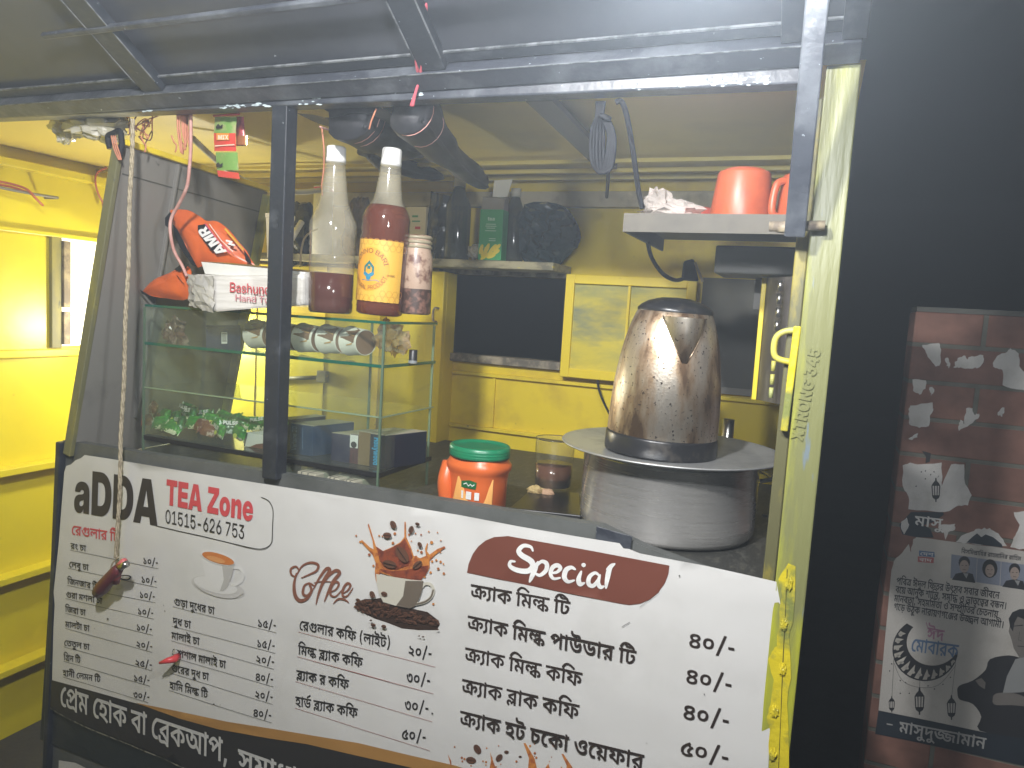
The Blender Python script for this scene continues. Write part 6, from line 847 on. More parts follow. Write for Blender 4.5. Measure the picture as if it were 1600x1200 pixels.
for run, a, b, h in (('d1', z8(106, 332), z8(562, 420), 20.5), ('d2', z8(92, 478), z8(868, 650), 21), ('d3', z8(80, 625), z8(618, 750), 21), ('d4', z8(66, 772), z8(605, 900), 21.5), ('d5', z8(57, 920), z8(905, 1132), 22),
                     ('p40', z8(1110, 562), z8(1328, 607), 22), ('p40', z8(1097, 727), z8(1315, 775), 22), ('p40', z8(1084, 892), z8(1303, 942), 22.5), ('p50', z8(1072, 1060), z8(1301, 1110), 22.5)):
    S.text(run, a, b, h, BN, 3)
S.lines('special_line', mat('dark_brown_print', (0.028, 0.018, 0.014), 0.5), BA)
# heading ----------------------------------------------------------------------
H = Ink(); H.text('aDDA', z5(140, 316), z5(668, 407), 69, BN, 3, units=745.0, slant=0.05)
H.build('stall_name', mat('near_black_brown_print', (0.022, 0.014, 0.013), 0.5), BA)
H = Ink(); H.text('TEA Zone', z5(720, 272), z5(1266, 378), 40, BN, 3, units=727.0, slant=0.04)
H.text('hr', z5(131, 459), z5(428, 508), 14.5, BN, 3)
H.lines('red_heading', INKR, BA)
H = Ink(); H.text('01515-626 753', z5(716, 386), z5(1216, 490), 18, BN, 3)
q = [z5(*p) for p in ((660, 405), (880, 455), (1100, 505), (1285, 546), (1330, 546), (1360, 535), (1378, 515), (1385, 490), (1388, 400), (1391, 320), (1384, 285), (1368, 255), (1345, 238), (1318, 228))]
H.stroke(catmull(q, 3), 1.3, BN, 3)
H.build('phone_and_frame', INKB, BA)
H = Ink(); H.shape([z8(*p) for p in ((90, 220), (97, 180), (115, 135), (140, 100), (175, 72), (215, 56), (280, 51), (650, 117), (1025, 188), (1021, 225), (1005, 268), (975, 312), (935, 345), (890, 365), (840, 371), (800, 366), (450, 296))], BN, 2, step=16)
H.build('special_badge', INKBR, BA)
# "Special" and "Coffee" hand lettering, drawn stroke by stroke
def scribble(mb, strokes, f, layer=4):
    for pts, ws in strokes:
        c = catmull([f(*p) for p in pts], 6); n = len(c)
        w = [ws[0] + (ws[1] - ws[0]) * math.sin(math.pi * i / (n - 1)) for i in range(n)]
        mb.stroke(c, w, BN, layer)
SPW = Ink()
scribble(SPW, [
    ([(395, 118), (385, 100), (352, 95), (330, 118), (345, 140), (385, 165), (395, 190), (372, 212), (325, 208), (290, 190), (292, 168), (312, 168)], (3, 9)),
    ([(418, 170), (400, 215), (380, 262)], (3, 8)), ([(412, 190), (435, 168), (458, 178), (456, 208), (428, 232), (405, 222)], (3, 7)),
    ([(478, 222), (505, 218), (522, 200), (508, 186), (486, 196), (476, 225), (490, 248), (520, 244)], (3, 7)),
    ([(590, 205), (572, 196), (548, 208), (540, 240), (556, 262), (585, 256)], (3, 8)),
    ([(618, 215), (606, 250), (612, 274), (632, 268)], (3, 8)), ([(628, 184), (630, 186)], (5, 7)),
    ([(702, 236), (682, 222), (656, 240), (652, 272), (672, 282), (694, 258), (704, 234)], (3, 7)), ([(704, 232), (696, 266), (706, 288), (722, 284)], (3, 7)),
    ([(772, 180), (750, 200), (738, 250), (732, 292)], (3, 8)), ([(735, 205), (756, 186), (772, 180)], (2, 4))], z8)
SPW.build('special_script', INKW, BA)
CF = Ink()
scribble(CF, [
    ([(178, 345), (160, 335), (158, 310), (180, 300), (195, 318)], (2, 3.5)),
    ([(182, 330), (172, 380), (178, 430), (200, 452), (232, 440), (255, 405)], (2, 6)),
    ([(178, 350), (205, 300), (245, 282), (278, 292), (272, 318), (240, 335), (205, 350)], (1.5, 4)),
    ([(240, 372), (218, 385), (212, 420), (232, 430), (250, 405), (240, 375), (262, 385)], (2, 4.5)),
    ([(258, 400), (285, 350), (315, 310), (330, 318), (305, 360), (282, 420), (270, 468)], (1.5, 5.5)),
    ([(290, 400), (318, 350), (355, 318), (375, 328), (345, 368), (322, 420), (308, 455)], (1.5, 5.5)),
    ([(262, 372), (300, 366), (340, 368)], (1.2, 2)),
    ([(330, 415), (360, 400), (372, 375), (355, 368), (338, 392), (336, 425), (358, 432), (385, 405)], (1.5, 4)),
    ([(388, 420), (412, 405), (425, 382), (410, 374), (392, 398), (390, 428), (410, 430), (436, 395)], (1.5, 4)),
    ([(348, 464), (370, 444), (398, 446), (418, 460)], (1, 3.5))], z7)
CF.build('coffee_script', mat('coffee_brown_print', (0.20, 0.075, 0.045), 0.5), BA)
# printed tea cup --------------------------------------------------------------------
C1 = mat('pale_grey_print', (0.50, 0.49, 0.475), 0.45); C2 = mat('cup_white_print', (0.635, 0.63, 0.615), 0.45); C3 = mat('grey_shadow_print', (0.43, 0.42, 0.40), 0.45)
u = Ink(); u.shape([z5(*p) for p in ell(1045, 790, 172, 62, 14, 32)], BN, 1); u.build('saucer_print', C1, BA)
u = Ink(); u.shape([z5(*p) for p in ell(1030, 776, 140, 46, 14, 32)], BN, 2); u.build('saucer_well_print', C2, BA)
u = Ink(); u.shape([z5(*p) for p in ((945, 560), (950, 640), (968, 720), (1000, 790), (1040, 812), (1080, 810), (1110, 785), (1135, 720), (1155, 640))], BN, 3)
u.stroke([z5(*p) for p in catmull(((1150, 665), (1185, 670), (1205, 700), (1195, 745), (1160, 770), (1125, 765)), 4)], 5, BN, 3); u.build('cup_print', C2, BA)
u = Ink(); u.shape([z5(*p) for p in ((1075, 640), (1155, 640), (1135, 720), (1110, 785), (1080, 810), (1060, 812), (1085, 740))], BN, 4)
u.stroke([z5(*p) for p in catmull(((900, 770), (960, 815), (1060, 850), (1150, 855), (1205, 825)), 4)], 1.2, BN, 4); u.build('cup_shade_print', C3, BA)
u = Ink(); u.shape([z5(*p) for p in ell(1050, 602, 112, 40, 16, 28)], BN, 5); u.build('cup_rim_print', C2, BA)
u = Ink(); u.shape([z5(*p) for p in ell(1053, 606, 104, 30, 16, 28)], BN, 6); u.build('tea_print', mat('tea_orange_print', (0.52, 0.17, 0.04), 0.45), BA)
u = Ink(); u.shape([z5(*p) for p in ell(1040, 612, 62, 16, 16, 24)], BN, 7); u.build('tea_light_print', mat('tea_light_print', (0.62, 0.28, 0.10), 0.45), BA)
# printed coffee splash ----------------------------------------------------------------
zc = lambda x, y: (540 + x / 5.457, 780 + y / 5.457)
BE1 = mat('bean_dark_print', (0.035, 0.018, 0.012), 0.5); BE2 = mat('bean_mid_print', (0.11, 0.05, 0.03), 0.5)
u = Ink(); u.shape([zc(*p) for p in ((80, 885), (110, 870), (170, 848), (240, 850), (300, 840), (420, 890), (560, 930), (700, 960), (780, 1020), (808, 1060), (780, 1115), (700, 1115), (620, 1115), (480, 1100), (380, 1060), (250, 1015), (140, 965), (112, 925))], BN, 1); u.build('bean_heap_print', BE1, BA)
rb = random.Random(3); u = Ink(); u2 = Ink()
for _ in range(95):
    x = rb.uniform(95, 790); yc = 870 + (x - 95) * 0.235; y = yc + rb.uniform(-30, 75) * (0.6 if x > 600 else 1); r = rb.uniform(17, 25); an = rb.uniform(-60, 60)
    u.shape([zc(*p) for p in ell(x, y, r, r * .62, an, 12)], BN, 2 + rb.randint(0, 5))
    t = math.radians(an); u2.stroke([zc(x - r * .8 * math.cos(t), y - r * .8 * math.sin(t)), zc(x + r * .8 * math.cos(t), y + r * .8 * math.sin(t))], 0.9, BN, 8)
for x, y, r, an in ((420, 210, 36, 60), (370, 300, 36, 5), (572, 252, 32, 110), (627, 205, 20, 20), (645, 382, 26, 60), (245, 803, 32, 65), (345, 798, 28, 20), (252, 1062, 22, 10), (342, 1075, 22, 15), (233, 1022, 10, 0), (800, 1098, 10, 0), (675, 1162, 10, 0), (642, 1155, 8, 0)):
    u.shape([zc(*p) for p in ell(x, y, r, r * .68, an, 16)], BN, 12)
    t = math.radians(an); u2.stroke([zc(x - r * .8 * math.cos(t), y - r * .8 * math.sin(t)), zc(x + r * .8 * math.cos(t), y + r * .8 * math.sin(t))], 0.9, BN, 14)
SPL = mat('splash_orange_print', (0.52, 0.20, 0.045), 0.45, col2=(0.30, 0.085, 0.03), scale=60.0, lo=0.46, hi=0.58); SPD = mat('splash_dark_print', (0.23, 0.055, 0.025), 0.45, col2=(0.12, 0.03, 0.02), scale=70.0, lo=0.46, hi=0.6)
v = Ink(); v.shape([zc(*p) for p in ((255, 620), (262, 540), (235, 470), (190, 420), (130, 355), (145, 345), (215, 410), (245, 425), (235, 350), (195, 215), (205, 205), (240, 320), (265, 400), (320, 440), (390, 410), (470, 365), (505, 320), (508, 190), (518, 190), (522, 320), (560, 400), (585, 480), (640, 500), (690, 480), (680, 420), (700, 370), (706, 375), (695, 440), (720, 470), (790, 420), (845, 400), (850, 412), (770, 470), (720, 520), (720, 580), (690, 640), (640, 690), (440, 665), (300, 625), (285, 680), (290, 760), (275, 720), (262, 680))], BN, 5)
for x, y, r in ((95, 308, 8), (128, 362, 9), (207, 470, 12), (292, 308, 8), (320, 312, 7), (425, 290, 12), (545, 300, 9), (600, 290, 7), (648, 300, 8), (738, 366, 14), (818, 350, 7), (845, 408, 11), (815, 450, 7), (742, 527, 10), (778, 517, 10), (815, 530, 11), (840, 547, 7), (795, 590, 12), (842, 630, 11), (728, 622, 11), (680, 660, 9), (410, 370, 12), (650, 450, 12), (605, 490, 12), (755, 888, 10), (620, 435, 8), (243, 565, 10), (715, 274, 7), (790, 280, 6), (565, 355, 6)):
    v.shape([zc(*p) for p in ell(x, y, r, r, 0, 10)], BN, 5)
v.build('splash_print', SPL, BA)
v = Ink(); v.shape([zc(*p) for p in ((270, 400), (330, 440), (400, 410), (470, 375), (512, 330), (555, 420), (580, 490), (540, 560), (440, 600), (350, 580), (300, 520))], BN, 6)
v.shape([zc(*p) for p in ((300, 590), (400, 610), (520, 600), (640, 570), (715, 560), (700, 620), (650, 680), (640, 780), (600, 740), (560, 675), (440, 660), (320, 615))], BN, 6); v.build('splash_shade_print', SPD, BA)
for x, y, r, an in ((497, 463, 78, 55), (392, 545, 60, 15), (625, 553, 48, -40)):
    u.shape([zc(*p) for p in ell(x, y, r, r * .55, an, 18)], BN, 12)
    t = math.radians(an); u2.stroke([zc(x - r * .85 * math.cos(t), y - r * .85 * math.sin(t)), zc(x + r * .85 * math.cos(t), y + r * .85 * math.sin(t))], 1.6, BN, 14)
v = Ink(); v.shape([zc(*p) for p in ((268, 632), (400, 655), (560, 680), (672, 690), (665, 760), (640, 840), (600, 905), (560, 925), (430, 900), (330, 870), (295, 800), (275, 710))], BN, 7)
v.stroke([zc(*p) for p in catmull(((660, 740), (690, 715), (735, 725), (755, 770), (735, 830), (680, 870), (600, 890)), 5)], 4.6, BN, 7); v.islands('mug_print', mat('mug_grey_print', (0.50, 0.48, 0.41), 0.45), BA)
v = Ink(); v.shape([zc(*p) for p in ((520, 690), (672, 692), (665, 760), (640, 840), (600, 905), (560, 925), (440, 902), (500, 820))], BN, 8)
v.stroke([zc(*p) for p in catmull(((755, 770), (735, 830), (680, 870), (600, 890)), 5)], 2.6, BN, 8); v.build('mug_shade_print', mat('mug_dark_print', (0.13, 0.105, 0.08), 0.45), BA)
u.build('beans_print', BE2, BA); u2.build('bean_groove_print', BE1, BA)
# splash at the foot of the banner
v = Ink()
for pts in ([(0, 1060), (15, 1090), (20, 1140)], [(190, 1140), (200, 1090), (196, 1050), (210, 1095), (225, 1140)], [(370, 1140), (375, 1080), (350, 1010), (360, 1010), (400, 1080), (415, 1140)], [(545, 1140), (550, 1115), (525, 1060), (535, 1062), (575, 1120), (580, 1140)], [(440, 1140), (465, 1105), (475, 1140)]):
    v.shape([z8(*p) for p in pts], BN, 2)
for _ in range(30): v.shape([z8(*p) for p in ell(rb.uniform(0, 600), rb.uniform(1010, 1130), *[rb.uniform(2, 6)] * 2, 0, 8)], BN, 2)
v.build('foot_splash_print', SPL, BA)
v = Ink(); w_ = Ink()
for x, y, r, an in ((138, 1036, 24, 60), (108, 1088, 24, 10), (238, 1077, 20, -50), (272, 1050, 11, 0), (335, 1072, 7, 0)):
    v.shape([z8(*p) for p in ell(x, y, r, r * .65, an, 14)], BN, 3)
    t = math.radians(an); w_.stroke([z8(x - r * .8 * math.cos(t), y - r * .8 * math.sin(t)), z8(x + r * .8 * math.cos(t), y + r * .8 * math.sin(t))], 0.8, BN, 4)
v.build('foot_beans_print', BE2, BA); w_.build('foot_grooves_print', BE1, BA)
G = Ink(); G.text('s1', z6(62, 806), z6(1112, 1172), 31, BN, 4); G.text('s2', z6(1170, 1200), z6(1640, 1372), 31, BN, 4)
G.lines('slogan_line', mat('grey_white_print', (0.50, 0.50, 0.49), 0.5), BA)
# scuffs, marks and a torn patch on the vinyl
G = Ink()
for x, y, r in ((366, 1182, 0), (0, 0, 0)): pass
for px, py, r in ((171, 966, 1.6), (336, 1099, 1.3), (346, 1100, .6), (677, 1113, 1.5), (1062, 899, 1.3), (1101, 1083, 1.0), (1011, 1160, .8), (259, 954, .9), (257, 945, .7), (238, 1045, .8), (150, 981, .6), (500, 1075, .8), (1060, 990, .5)):
    G.shape(ell(px, py, r, r * .8, 20, 10), BN, 5)
G.stroke([(972, 979), (984, 972)], .8, BN, 5); G.stroke([(1000, 948), (1030, 925)], .5, BN, 5)
G.build('vinyl_marks', INKB, BA)
# ================================================================= brick wall and posters
WY = 0.90
WZT = PY(1420, 486, WY).z
WX0 = PY(1395, 800, WY).x
BW = thing('brick_wall', 'low red brick wall with grey mortar and scraps of torn poster', 'wall', (0.7, WY, 0.0))
bm_ = bpy.data.materials.new('red_brick'); bm_.use_nodes = True
nt = bm_.node_tree; N = nt.nodes; L = nt.links; pb = N['Principled BSDF']; pb.inputs['Roughness'].default_value = 0.8
tc = N.new('ShaderNodeTexCoord'); sx = N.new('ShaderNodeSeparateXYZ'); cx = N.new('ShaderNodeCombineXYZ')
bt = N.new('ShaderNodeTexBrick'); L.new(tc.outputs['Object'], sx.inputs[0]); L.new(sx.outputs[0], cx.inputs[0]); L.new(sx.outputs[2], cx.inputs[1]); L.new(cx.outputs[0], bt.inputs['Vector'])
bt.inputs['Scale'].default_value = 1.0; bt.inputs['Brick Width'].default_value = 0.335; bt.inputs['Row Height'].default_value = 0.0885; bt.inputs['Mortar Size'].default_value = 0.006; bt.inputs['Mortar Smooth'].default_value = 0.3
bt.inputs['Color1'].default_value = (0.27, 0.135, 0.10, 1); bt.inputs['Color2'].default_value = (0.225, 0.115, 0.088, 1); bt.inputs['Mortar'].default_value = (0.17, 0.17, 0.14, 1)
nz = N.new('ShaderNodeTexNoise'); nz.inputs['Scale'].default_value = 22.0; nz.inputs['Detail'].default_value = 8.0; L.new(tc.outputs['Object'], nz.inputs['Vector'])
mr = N.new('ShaderNodeMapRange'); mr.inputs[1].default_value = 0.35; mr.inputs[2].default_value = 0.7; mr.inputs[3].default_value = 1.1; mr.inputs[4].default_value = 0.7; L.new(nz.outputs['Fac'], mr.inputs[0])
mx = N.new('ShaderNodeMix'); mx.data_type = 'RGBA'; mx.blend_type = 'MULTIPLY'; mx.inputs[0].default_value = 1.0; L.new(bt.outputs['Color'], mx.inputs[6]); L.new(mr.outputs[0], mx.inputs[7]); L.new(mx.outputs[2], pb.inputs['Base Color'])
bp = N.new('ShaderNodeBump'); bp.inputs['Strength'].default_value = 0.6; bp.inputs['Distance'].default_value = 0.004; bp.invert = True; L.new(bt.outputs['Fac'], bp.inputs['Height']); L.new(bp.outputs[0], pb.inputs['Normal'])
WB = MB().box((WX0, WY, 0.0), (3.2, WY + 0.12, WZT))
wb_o = WB.build('brick_face', bm_, BW, bevel=0.004)
MB().box((WX0 + .002, WY + .002, WZT + .0005), (3.2, WY + .118, WZT + .012)).build('wall_cap', mat('grey_mortar', (0.13, 0.13, 0.115), 0.8), BW)
WP = lambda px, py, layer=0: PY(px, py, WY - 0.0012 - 0.0005 * layer)
zr_ = lambda x, y: (1180 + x / 3.4286, 450 + y / 3.4286)
PAPER = mat('torn_white_paper', (0.66, 0.65, 0.63), 0.75, col2=(0.52, 0.51, 0.48), scale=18.0, lo=0.5, hi=0.7)
def torn(pts, n=3, amp=1.3, seed=0):
    r = random.Random(seed); o = []
    for i in range(len(pts)):
        (x0, y0), (x1, y1) = pts[i], pts[(i + 1) % len(pts)]
        for k in range(n):
            t = k / n; o.append((x0 + (x1 - x0) * t + (r.uniform(-amp, amp) if k else 0), y0 + (y1 - y0) * t + (r.uniform(-amp, amp) if k else 0)))
    return o
scr = [('curled triangular paper scrap high on the left of the brick wall', ((895, 305), (985, 295), (995, 340), (990, 410), (965, 420), (935, 380), (915, 350))),
       ('thin upright paper sliver left of the ragged middle scrap on the brick wall', ((1018, 372), (1035, 375), (1045, 415), (1035, 432), (1022, 400))),
       ('ragged wide paper scrap with two lobes in the middle of the upper brick wall', ((1060, 425), (1085, 375), (1125, 362), (1135, 385), (1160, 365), (1222, 360), (1225, 385), (1200, 425), (1150, 432), (1100, 425))),
       ('large torn white paper patch at the right edge of the picture on the brick wall', ((1272, 405), (1300, 360), (1345, 345), (1365, 322), (1412, 350), (1415, 420), (1445, 450), (1445, 550), (1390, 540), (1325, 520), (1325, 440), (1285, 430))),
       ('small squarish paper scrap on the left of the third brick course', ((842, 490), (915, 495), (912, 540), (880, 572), (845, 550))),
       ('tiny narrow paper scrap beside the squarish scrap on the brick wall', ((936, 530), (952, 522), (958, 560), (945, 575), (935, 560))),
       ('broad grey white paper patch at the left of the fourth brick course', ((830, 630), (950, 612), (955, 650), (935, 690), (930, 740), (880, 750), (825, 730), (820, 670))),
       ('forked paper scrap leaning left in the middle of the brick wall', ((1130, 645), (1165, 645), (1175, 680), (1200, 670), (1195, 700), (1140, 740), (1090, 768), (1088, 740), (1100, 705), (1120, 730))),
       ('small leaf shaped paper scrap right of the forked scrap', ((1300, 665), (1330, 638), (1336, 665), (1325, 688), (1300, 680))),
       ('low slanted paper scrap above the old lantern poster remnant', ((820, 808), (868, 778), (870, 798), (845, 812)))]
for i, (lab, pts) in enumerate(scr):
    c = Ink().shape(torn([zr_(*p) for p in pts], 4, 1.4, i), WP, 1)
    ctr = sum(c.v, Vector()) / len(c.v)
    tag(c.build('paper_scrap', PAPER, origin=ctr), lab, 'paper scrap', 'torn paper scraps on the brick wall')
# old remnant with one lantern
RM = thing('poster_remnant', 'torn remnant of an older poster with a hanging lantern drawing above the newer poster', 'poster', tuple(WP(1470, 760)))
c = Ink().shape(torn([zr_(*p) for p in ((790, 950), (830, 935), (870, 945), (1000, 935), (1003, 1010), (1000, 1060), (1050, 945), (1120, 945), (1125, 1050), (1160, 1110), (1140, 1165), (1090, 1165), (1040, 1195), (960, 1198), (820, 1185), (822, 1120), (790, 1060))], 3, 1.2, 77), WP, 1); c.build('paper_sheet', PAPER, RM)
def lantern(mb, f, cx, cy_, s, layer):
    mb.shape([f(cx + x * s, cy_ + y * s) for x, y in ((-3, -58), (3, -58), (5, -42), (16, -30), (24, -15), (-24, -15), (-16, -30), (-5, -42))], WP, layer)
    for x0, x1 in ((-24, -18), (-10, -5), (5, 10), (18, 24)): mb.shape([f(cx + x0 * s, cy_ - 15 * s), f(cx + x1 * s, cy_ - 15 * s), f(cx + x1 * .85 * s, cy_ + 35 * s), f(cx + x0 * .85 * s, cy_ + 35 * s)], WP, layer)
    mb.shape([f(cx + x * s, cy_ + y * s) for x, y in ((-22, 35), (22, 35), (16, 50), (4, 58), (3, 72), (-3, 72), (-4, 58), (-16, 50))], WP, layer)
DK = mat('poster_black_print', (0.025, 0.026, 0.03), 0.6)
c = Ink(); lantern(c, zr_, 968, 1075, 1.0, 2); c.stroke([zr_(978, 1015), zr_(985, 1005)], .6, WP, 2)
for p in ((890, 985), (912, 980), (940, 1000), (958, 985), (912, 1022), (862, 1062)): c.shape([zr_(*q) for q in ell(*p, 4, 4, 0, 6)], WP, 2)
c.shape([zr_(*p) for p in ((892, 872), (942, 885), (935, 930), (912, 938), (915, 905))], WP, 1)
c.build('lantern_print', DK, RM)
# dark strips with white tears just above the big poster
zp = lambda x, y: (1360 + x / 3, 800 + y / 3)
STP = thing('poster_strip', 'dark torn poster strip with white Bengali letters left under the brick courses', 'poster', tuple(WP(1440, 825)))
NAVY = mat('poster_navy_print', (0.022, 0.032, 0.045), 0.6)
Ink().shape([zp(*p) for p in ((135, 60), (190, 0), (340, 0), (345, 12), (300, 45), (250, 62), (282, 80), (296, 120), (215, 118), (150, 105))], WP, 1).build('paper_sheet', NAVY, STP)
c = Ink(); c.text('n2', zp(205, 62), zp(335, 78), 15, WP, 2); c.build('strip_lettering', INKW, STP)
Ink().shape(torn([zp(*p) for p in ((145, 45), (170, 25), (182, 60), (158, 105), (145, 80))], 3, .8, 5), WP, 2).build('torn_edge', PAPER, STP)
ST2 = thing('poster_strip', 'dark jagged poster strip with white torn teeth above the big poster', 'poster', tuple(WP(1540, 845)))
Ink().shape(torn([zp(*p) for p in ((400, 140), (440, 105), (480, 90), (510, 78), (560, 75), (600, 100), (640, 160), (560, 158), (470, 146))], 4, 1.6, 8), WP, 1).build('torn_edge', PAPER, ST2)
Ink().shape([zp(*p) for p in ((450, 143), (480, 115), (500, 100), (520, 118), (540, 105), (575, 118), (615, 150), (620, 166), (540, 156))], WP, 2).build('paper_sheet', NAVY, ST2)
c3_ = Ink().shape(torn([zp(*p) for p in ((320, 60), (398, 55), (395, 85), (365, 95), (352, 130), (345, 100))], 3, 1.2, 9), WP, 1)
tag(c3_.build('paper_scrap', PAPER, origin=WP(1480, 830)), 'anchor shaped paper scrap between the two dark poster strips', 'paper scrap', 'torn paper scraps on the brick wall')
c3_ = Ink().shape(torn([zp(*p) for p in ((655, 165), (680, 110), (700, 60), (672, 0), (730, 0), (745, 90), (745, 180))], 4, 1.5, 12), WP, 1)
tag(c3_.build('paper_scrap', PAPER, origin=WP(1595, 830)), 'tall torn white paper strip at the right edge above the big poster', 'paper scrap', 'torn paper scraps on the brick wall')
PO = thing('eid_poster', 'grey white Eid greeting poster with crescent moon and a man in a dark suit', 'poster', tuple(WP(1480, 1000)))
Ink().shape(torn([zp(*p) for p in ((96, 300), (110, 230), (150, 190), (180, 150), (190, 190), (200, 130), (215, 118), (430, 145), (640, 172), (900, 205))], 3, .9, 31)[:-3] + [zp(*p) for p in ((900, 1240), (720, 1190), (480, 1135), (150, 1065), (22, 1040), (38, 930), (66, 620))], WP, 1).build('paper_sheet', mat('poster_paper', (0.55, 0.53, 0.49), 0.7, col2=(0.46, 0.44, 0.40), scale=12.0, lo=0.5, hi=0.7), PO)
c = Ink().shape([zp(*p) for p in ((38, 930), (300, 983), (520, 1030), (720, 1062), (900, 1095), (900, 1240), (720, 1190), (480, 1135), (150, 1065), (22, 1040))], WP, 2); c.build('name_band', NAVY, PO)
c = Ink(); c.shape([zp(*p) for p in ((76, 990), (104, 995), (104, 1001), (76, 996))], WP, 3); c.build('dash_print', mat('grey_letter_print', (0.42, 0.42, 0.41), 0.6), PO); c = Ink(); c.text('n1', zp(132, 1032), zp(538, 1112), 17, WP, 3); c.lines('name_lettering', mat('grey_letter_print', (0.42, 0.42, 0.41), 0.6), PO)
c = Ink()
for run, a, b, h in (('e0', (425, 192), (705, 229), 6.2), ('e1', (120, 338), (603, 408), 10.5), ('e2', (116, 378), (637, 457), 10.5), ('e3', (110, 419), (597, 497), 10.5), ('e4', (108, 458), (624, 546), 10.5)): c.text(run, zp(*a), zp(*b), h, WP, 3)
c.lines('poster_line', DK, PO)
c = Ink(); c.text('m1', zp(262, 590), zp(342, 606), 17, WP, 3); c.stroke([zp(*p) for p in catmull(((262, 518), (272, 545), (300, 560), (338, 562)), 4)], 1.2, WP, 3); c.build('pink_lettering', mat('poster_pink_print', (0.42, 0.20, 0.30), 0.6), PO)
c = Ink(); c.text('m2', zp(188, 652), zp(408, 684), 20, WP, 3); c.build('blue_lettering', mat('poster_blue_print', (0.10, 0.18, 0.32), 0.6), PO)
c = Ink().shape([zp(*p) for p in ((228, 180), (300, 188), (302, 212), (228, 206))], WP, 2); c.build('logo_blue', mat('poster_blue_print', (0.10, 0.18, 0.32), 0.6), PO)
c = Ink().shape([zp(*p) for p in ((222, 208), (298, 214), (296, 240), (222, 234))], WP, 2); c.build('logo_red', mat('poster_red_print', (0.45, 0.12, 0.12), 0.6), PO)
c = Ink(); c.text('l1', zp(232, 202), zp(294, 209), 5, WP, 3); c.text('l2', zp(228, 230), zp(286, 236), 5, WP, 3); c.lines('logo_lettering', INKW, PO)
# crescent: dark outline, pale inner field, scallops
def cres(o, ri, n=30):
    a = []
    for i in range(n + 1):
        t = math.radians(-112 + (30 + 112 + 178) * i / n) ; 
    return a
def arcp(cx, cy_, rx, ry, a0, a1, n=28): return [zp(cx + rx * math.cos(math.radians(a0 + (a1 - a0) * i / n)), cy_ + ry * math.sin(math.radians(a0 + (a1 - a0) * i / n))) for i in range(n + 1)]
outer = arcp(257, 645, 154, 148, 236, 4); inner = arcp(292, 612, 122, 108, 20, 222)
c = Ink().shape(outer + inner, WP, 2); c.build('crescent_print', DK, PO)
c = Ink(); o2 = arcp(257, 645, 148, 141, 226, 10); i2 = arcp(284, 620, 130, 116, 24, 212)
for k in range(1, 27, 2):
    c.shape([o2[k], o2[k + 1], ((o2[k + 1][0] + i2[27 - k][0]) / 2, (o2[k + 1][1] + i2[27 - k][1]) / 2), i2[28 - k], ((o2[k][0] + i2[28 - k][0]) / 2, (o2[k][1] + i2[28 - k][1]) / 2)], WP, 3)
for k in range(2, 27, 2):
    m = ((o2[k][0] * .62 + i2[28 - k][0] * .38), (o2[k][1] * .62 + i2[28 - k][1] * .38)); c.shape(ell(*m, 2.8, 2.2, 0, 10), WP, 3)
c.build('crescent_scallops', mat('poster_paper_light', (0.47, 0.45, 0.40), 0.7), PO)
c = Ink(); lantern(c, zp, 230, 880, 0.98, 3); lantern(c, zp, 380, 910, 0.9, 3); lantern(c, zp, 100, 897, 0.6, 3)
for a, b in (((232, 790), (230, 822)), ((402, 680), (382, 856)), ((110, 690), (101, 862))): c.stroke([zp(*a), zp(*b)], .5, WP, 3)
c.stroke([zp(*p) for p in catmull(((108, 700), (150, 790), (230, 822), (320, 810), (400, 720)), 5)], .5, WP, 3)
for p in ((90, 745), (140, 790), (100, 712), (165, 800), (300, 830), (340, 808), (375, 775), (140, 850), (182, 850), (270, 815)): c.shape([zp(*q) for q in ell(*p, 3.5, 3.5, 0, 6)], WP, 3)
c.build('lanterns_print', DK, PO)
# small portrait row
c = Ink()
for q in (((380, 198), (500, 215), (494, 328), (375, 310)), ((502, 216), (612, 232), (606, 345), (496, 329)), ((614, 232), (730, 248), (726, 362), (608, 346))): c.shape([zp(*p) for p in q], WP, 2)
c.build('portrait_backs', mat('poster_grey_blue_print', (0.24, 0.27, 0.34), 0.6), PO)
c = Ink(); f_ = Ink()
for x, y, wom in ((440, 255, 0), (560, 275, 1), (676, 288, 0)):
    if wom: c.shape([zp(*p) for p in ell(x, y - 10, 36, 44, 0, 16)], WP, 3)
    else:
        c.shape([zp(*p) for p in ell(x, y - 18, 27, 30, 0, 14)], WP, 3)
        c.shape([zp(*p) for p in ((x - 58, y + 62), (x - 40, y + 34), (x - 8, y + 28), (x + 10, y + 28), (x + 40, y + 36), (x + 52, y + 78))], WP, 3)
    f_.shape([zp(*p) for p in ell(x, y, 22, 30, 0, 16)], WP, 4)
    c.stroke([zp(x - 12, y - 5), zp(x - 5, y - 5)], .8, WP, 5); c.stroke([zp(x + 6, y - 4), zp(x + 13, y - 4)], .8, WP, 5); c.stroke([zp(x - 6, y + 15), zp(x + 7, y + 16)], .7, WP, 5)
c.islands('portrait_suits', DK, PO); c = Ink()
f_.islands('portrait_faces', mat('poster_skin_print', (0.36, 0.29, 0.25), 0.6), PO)
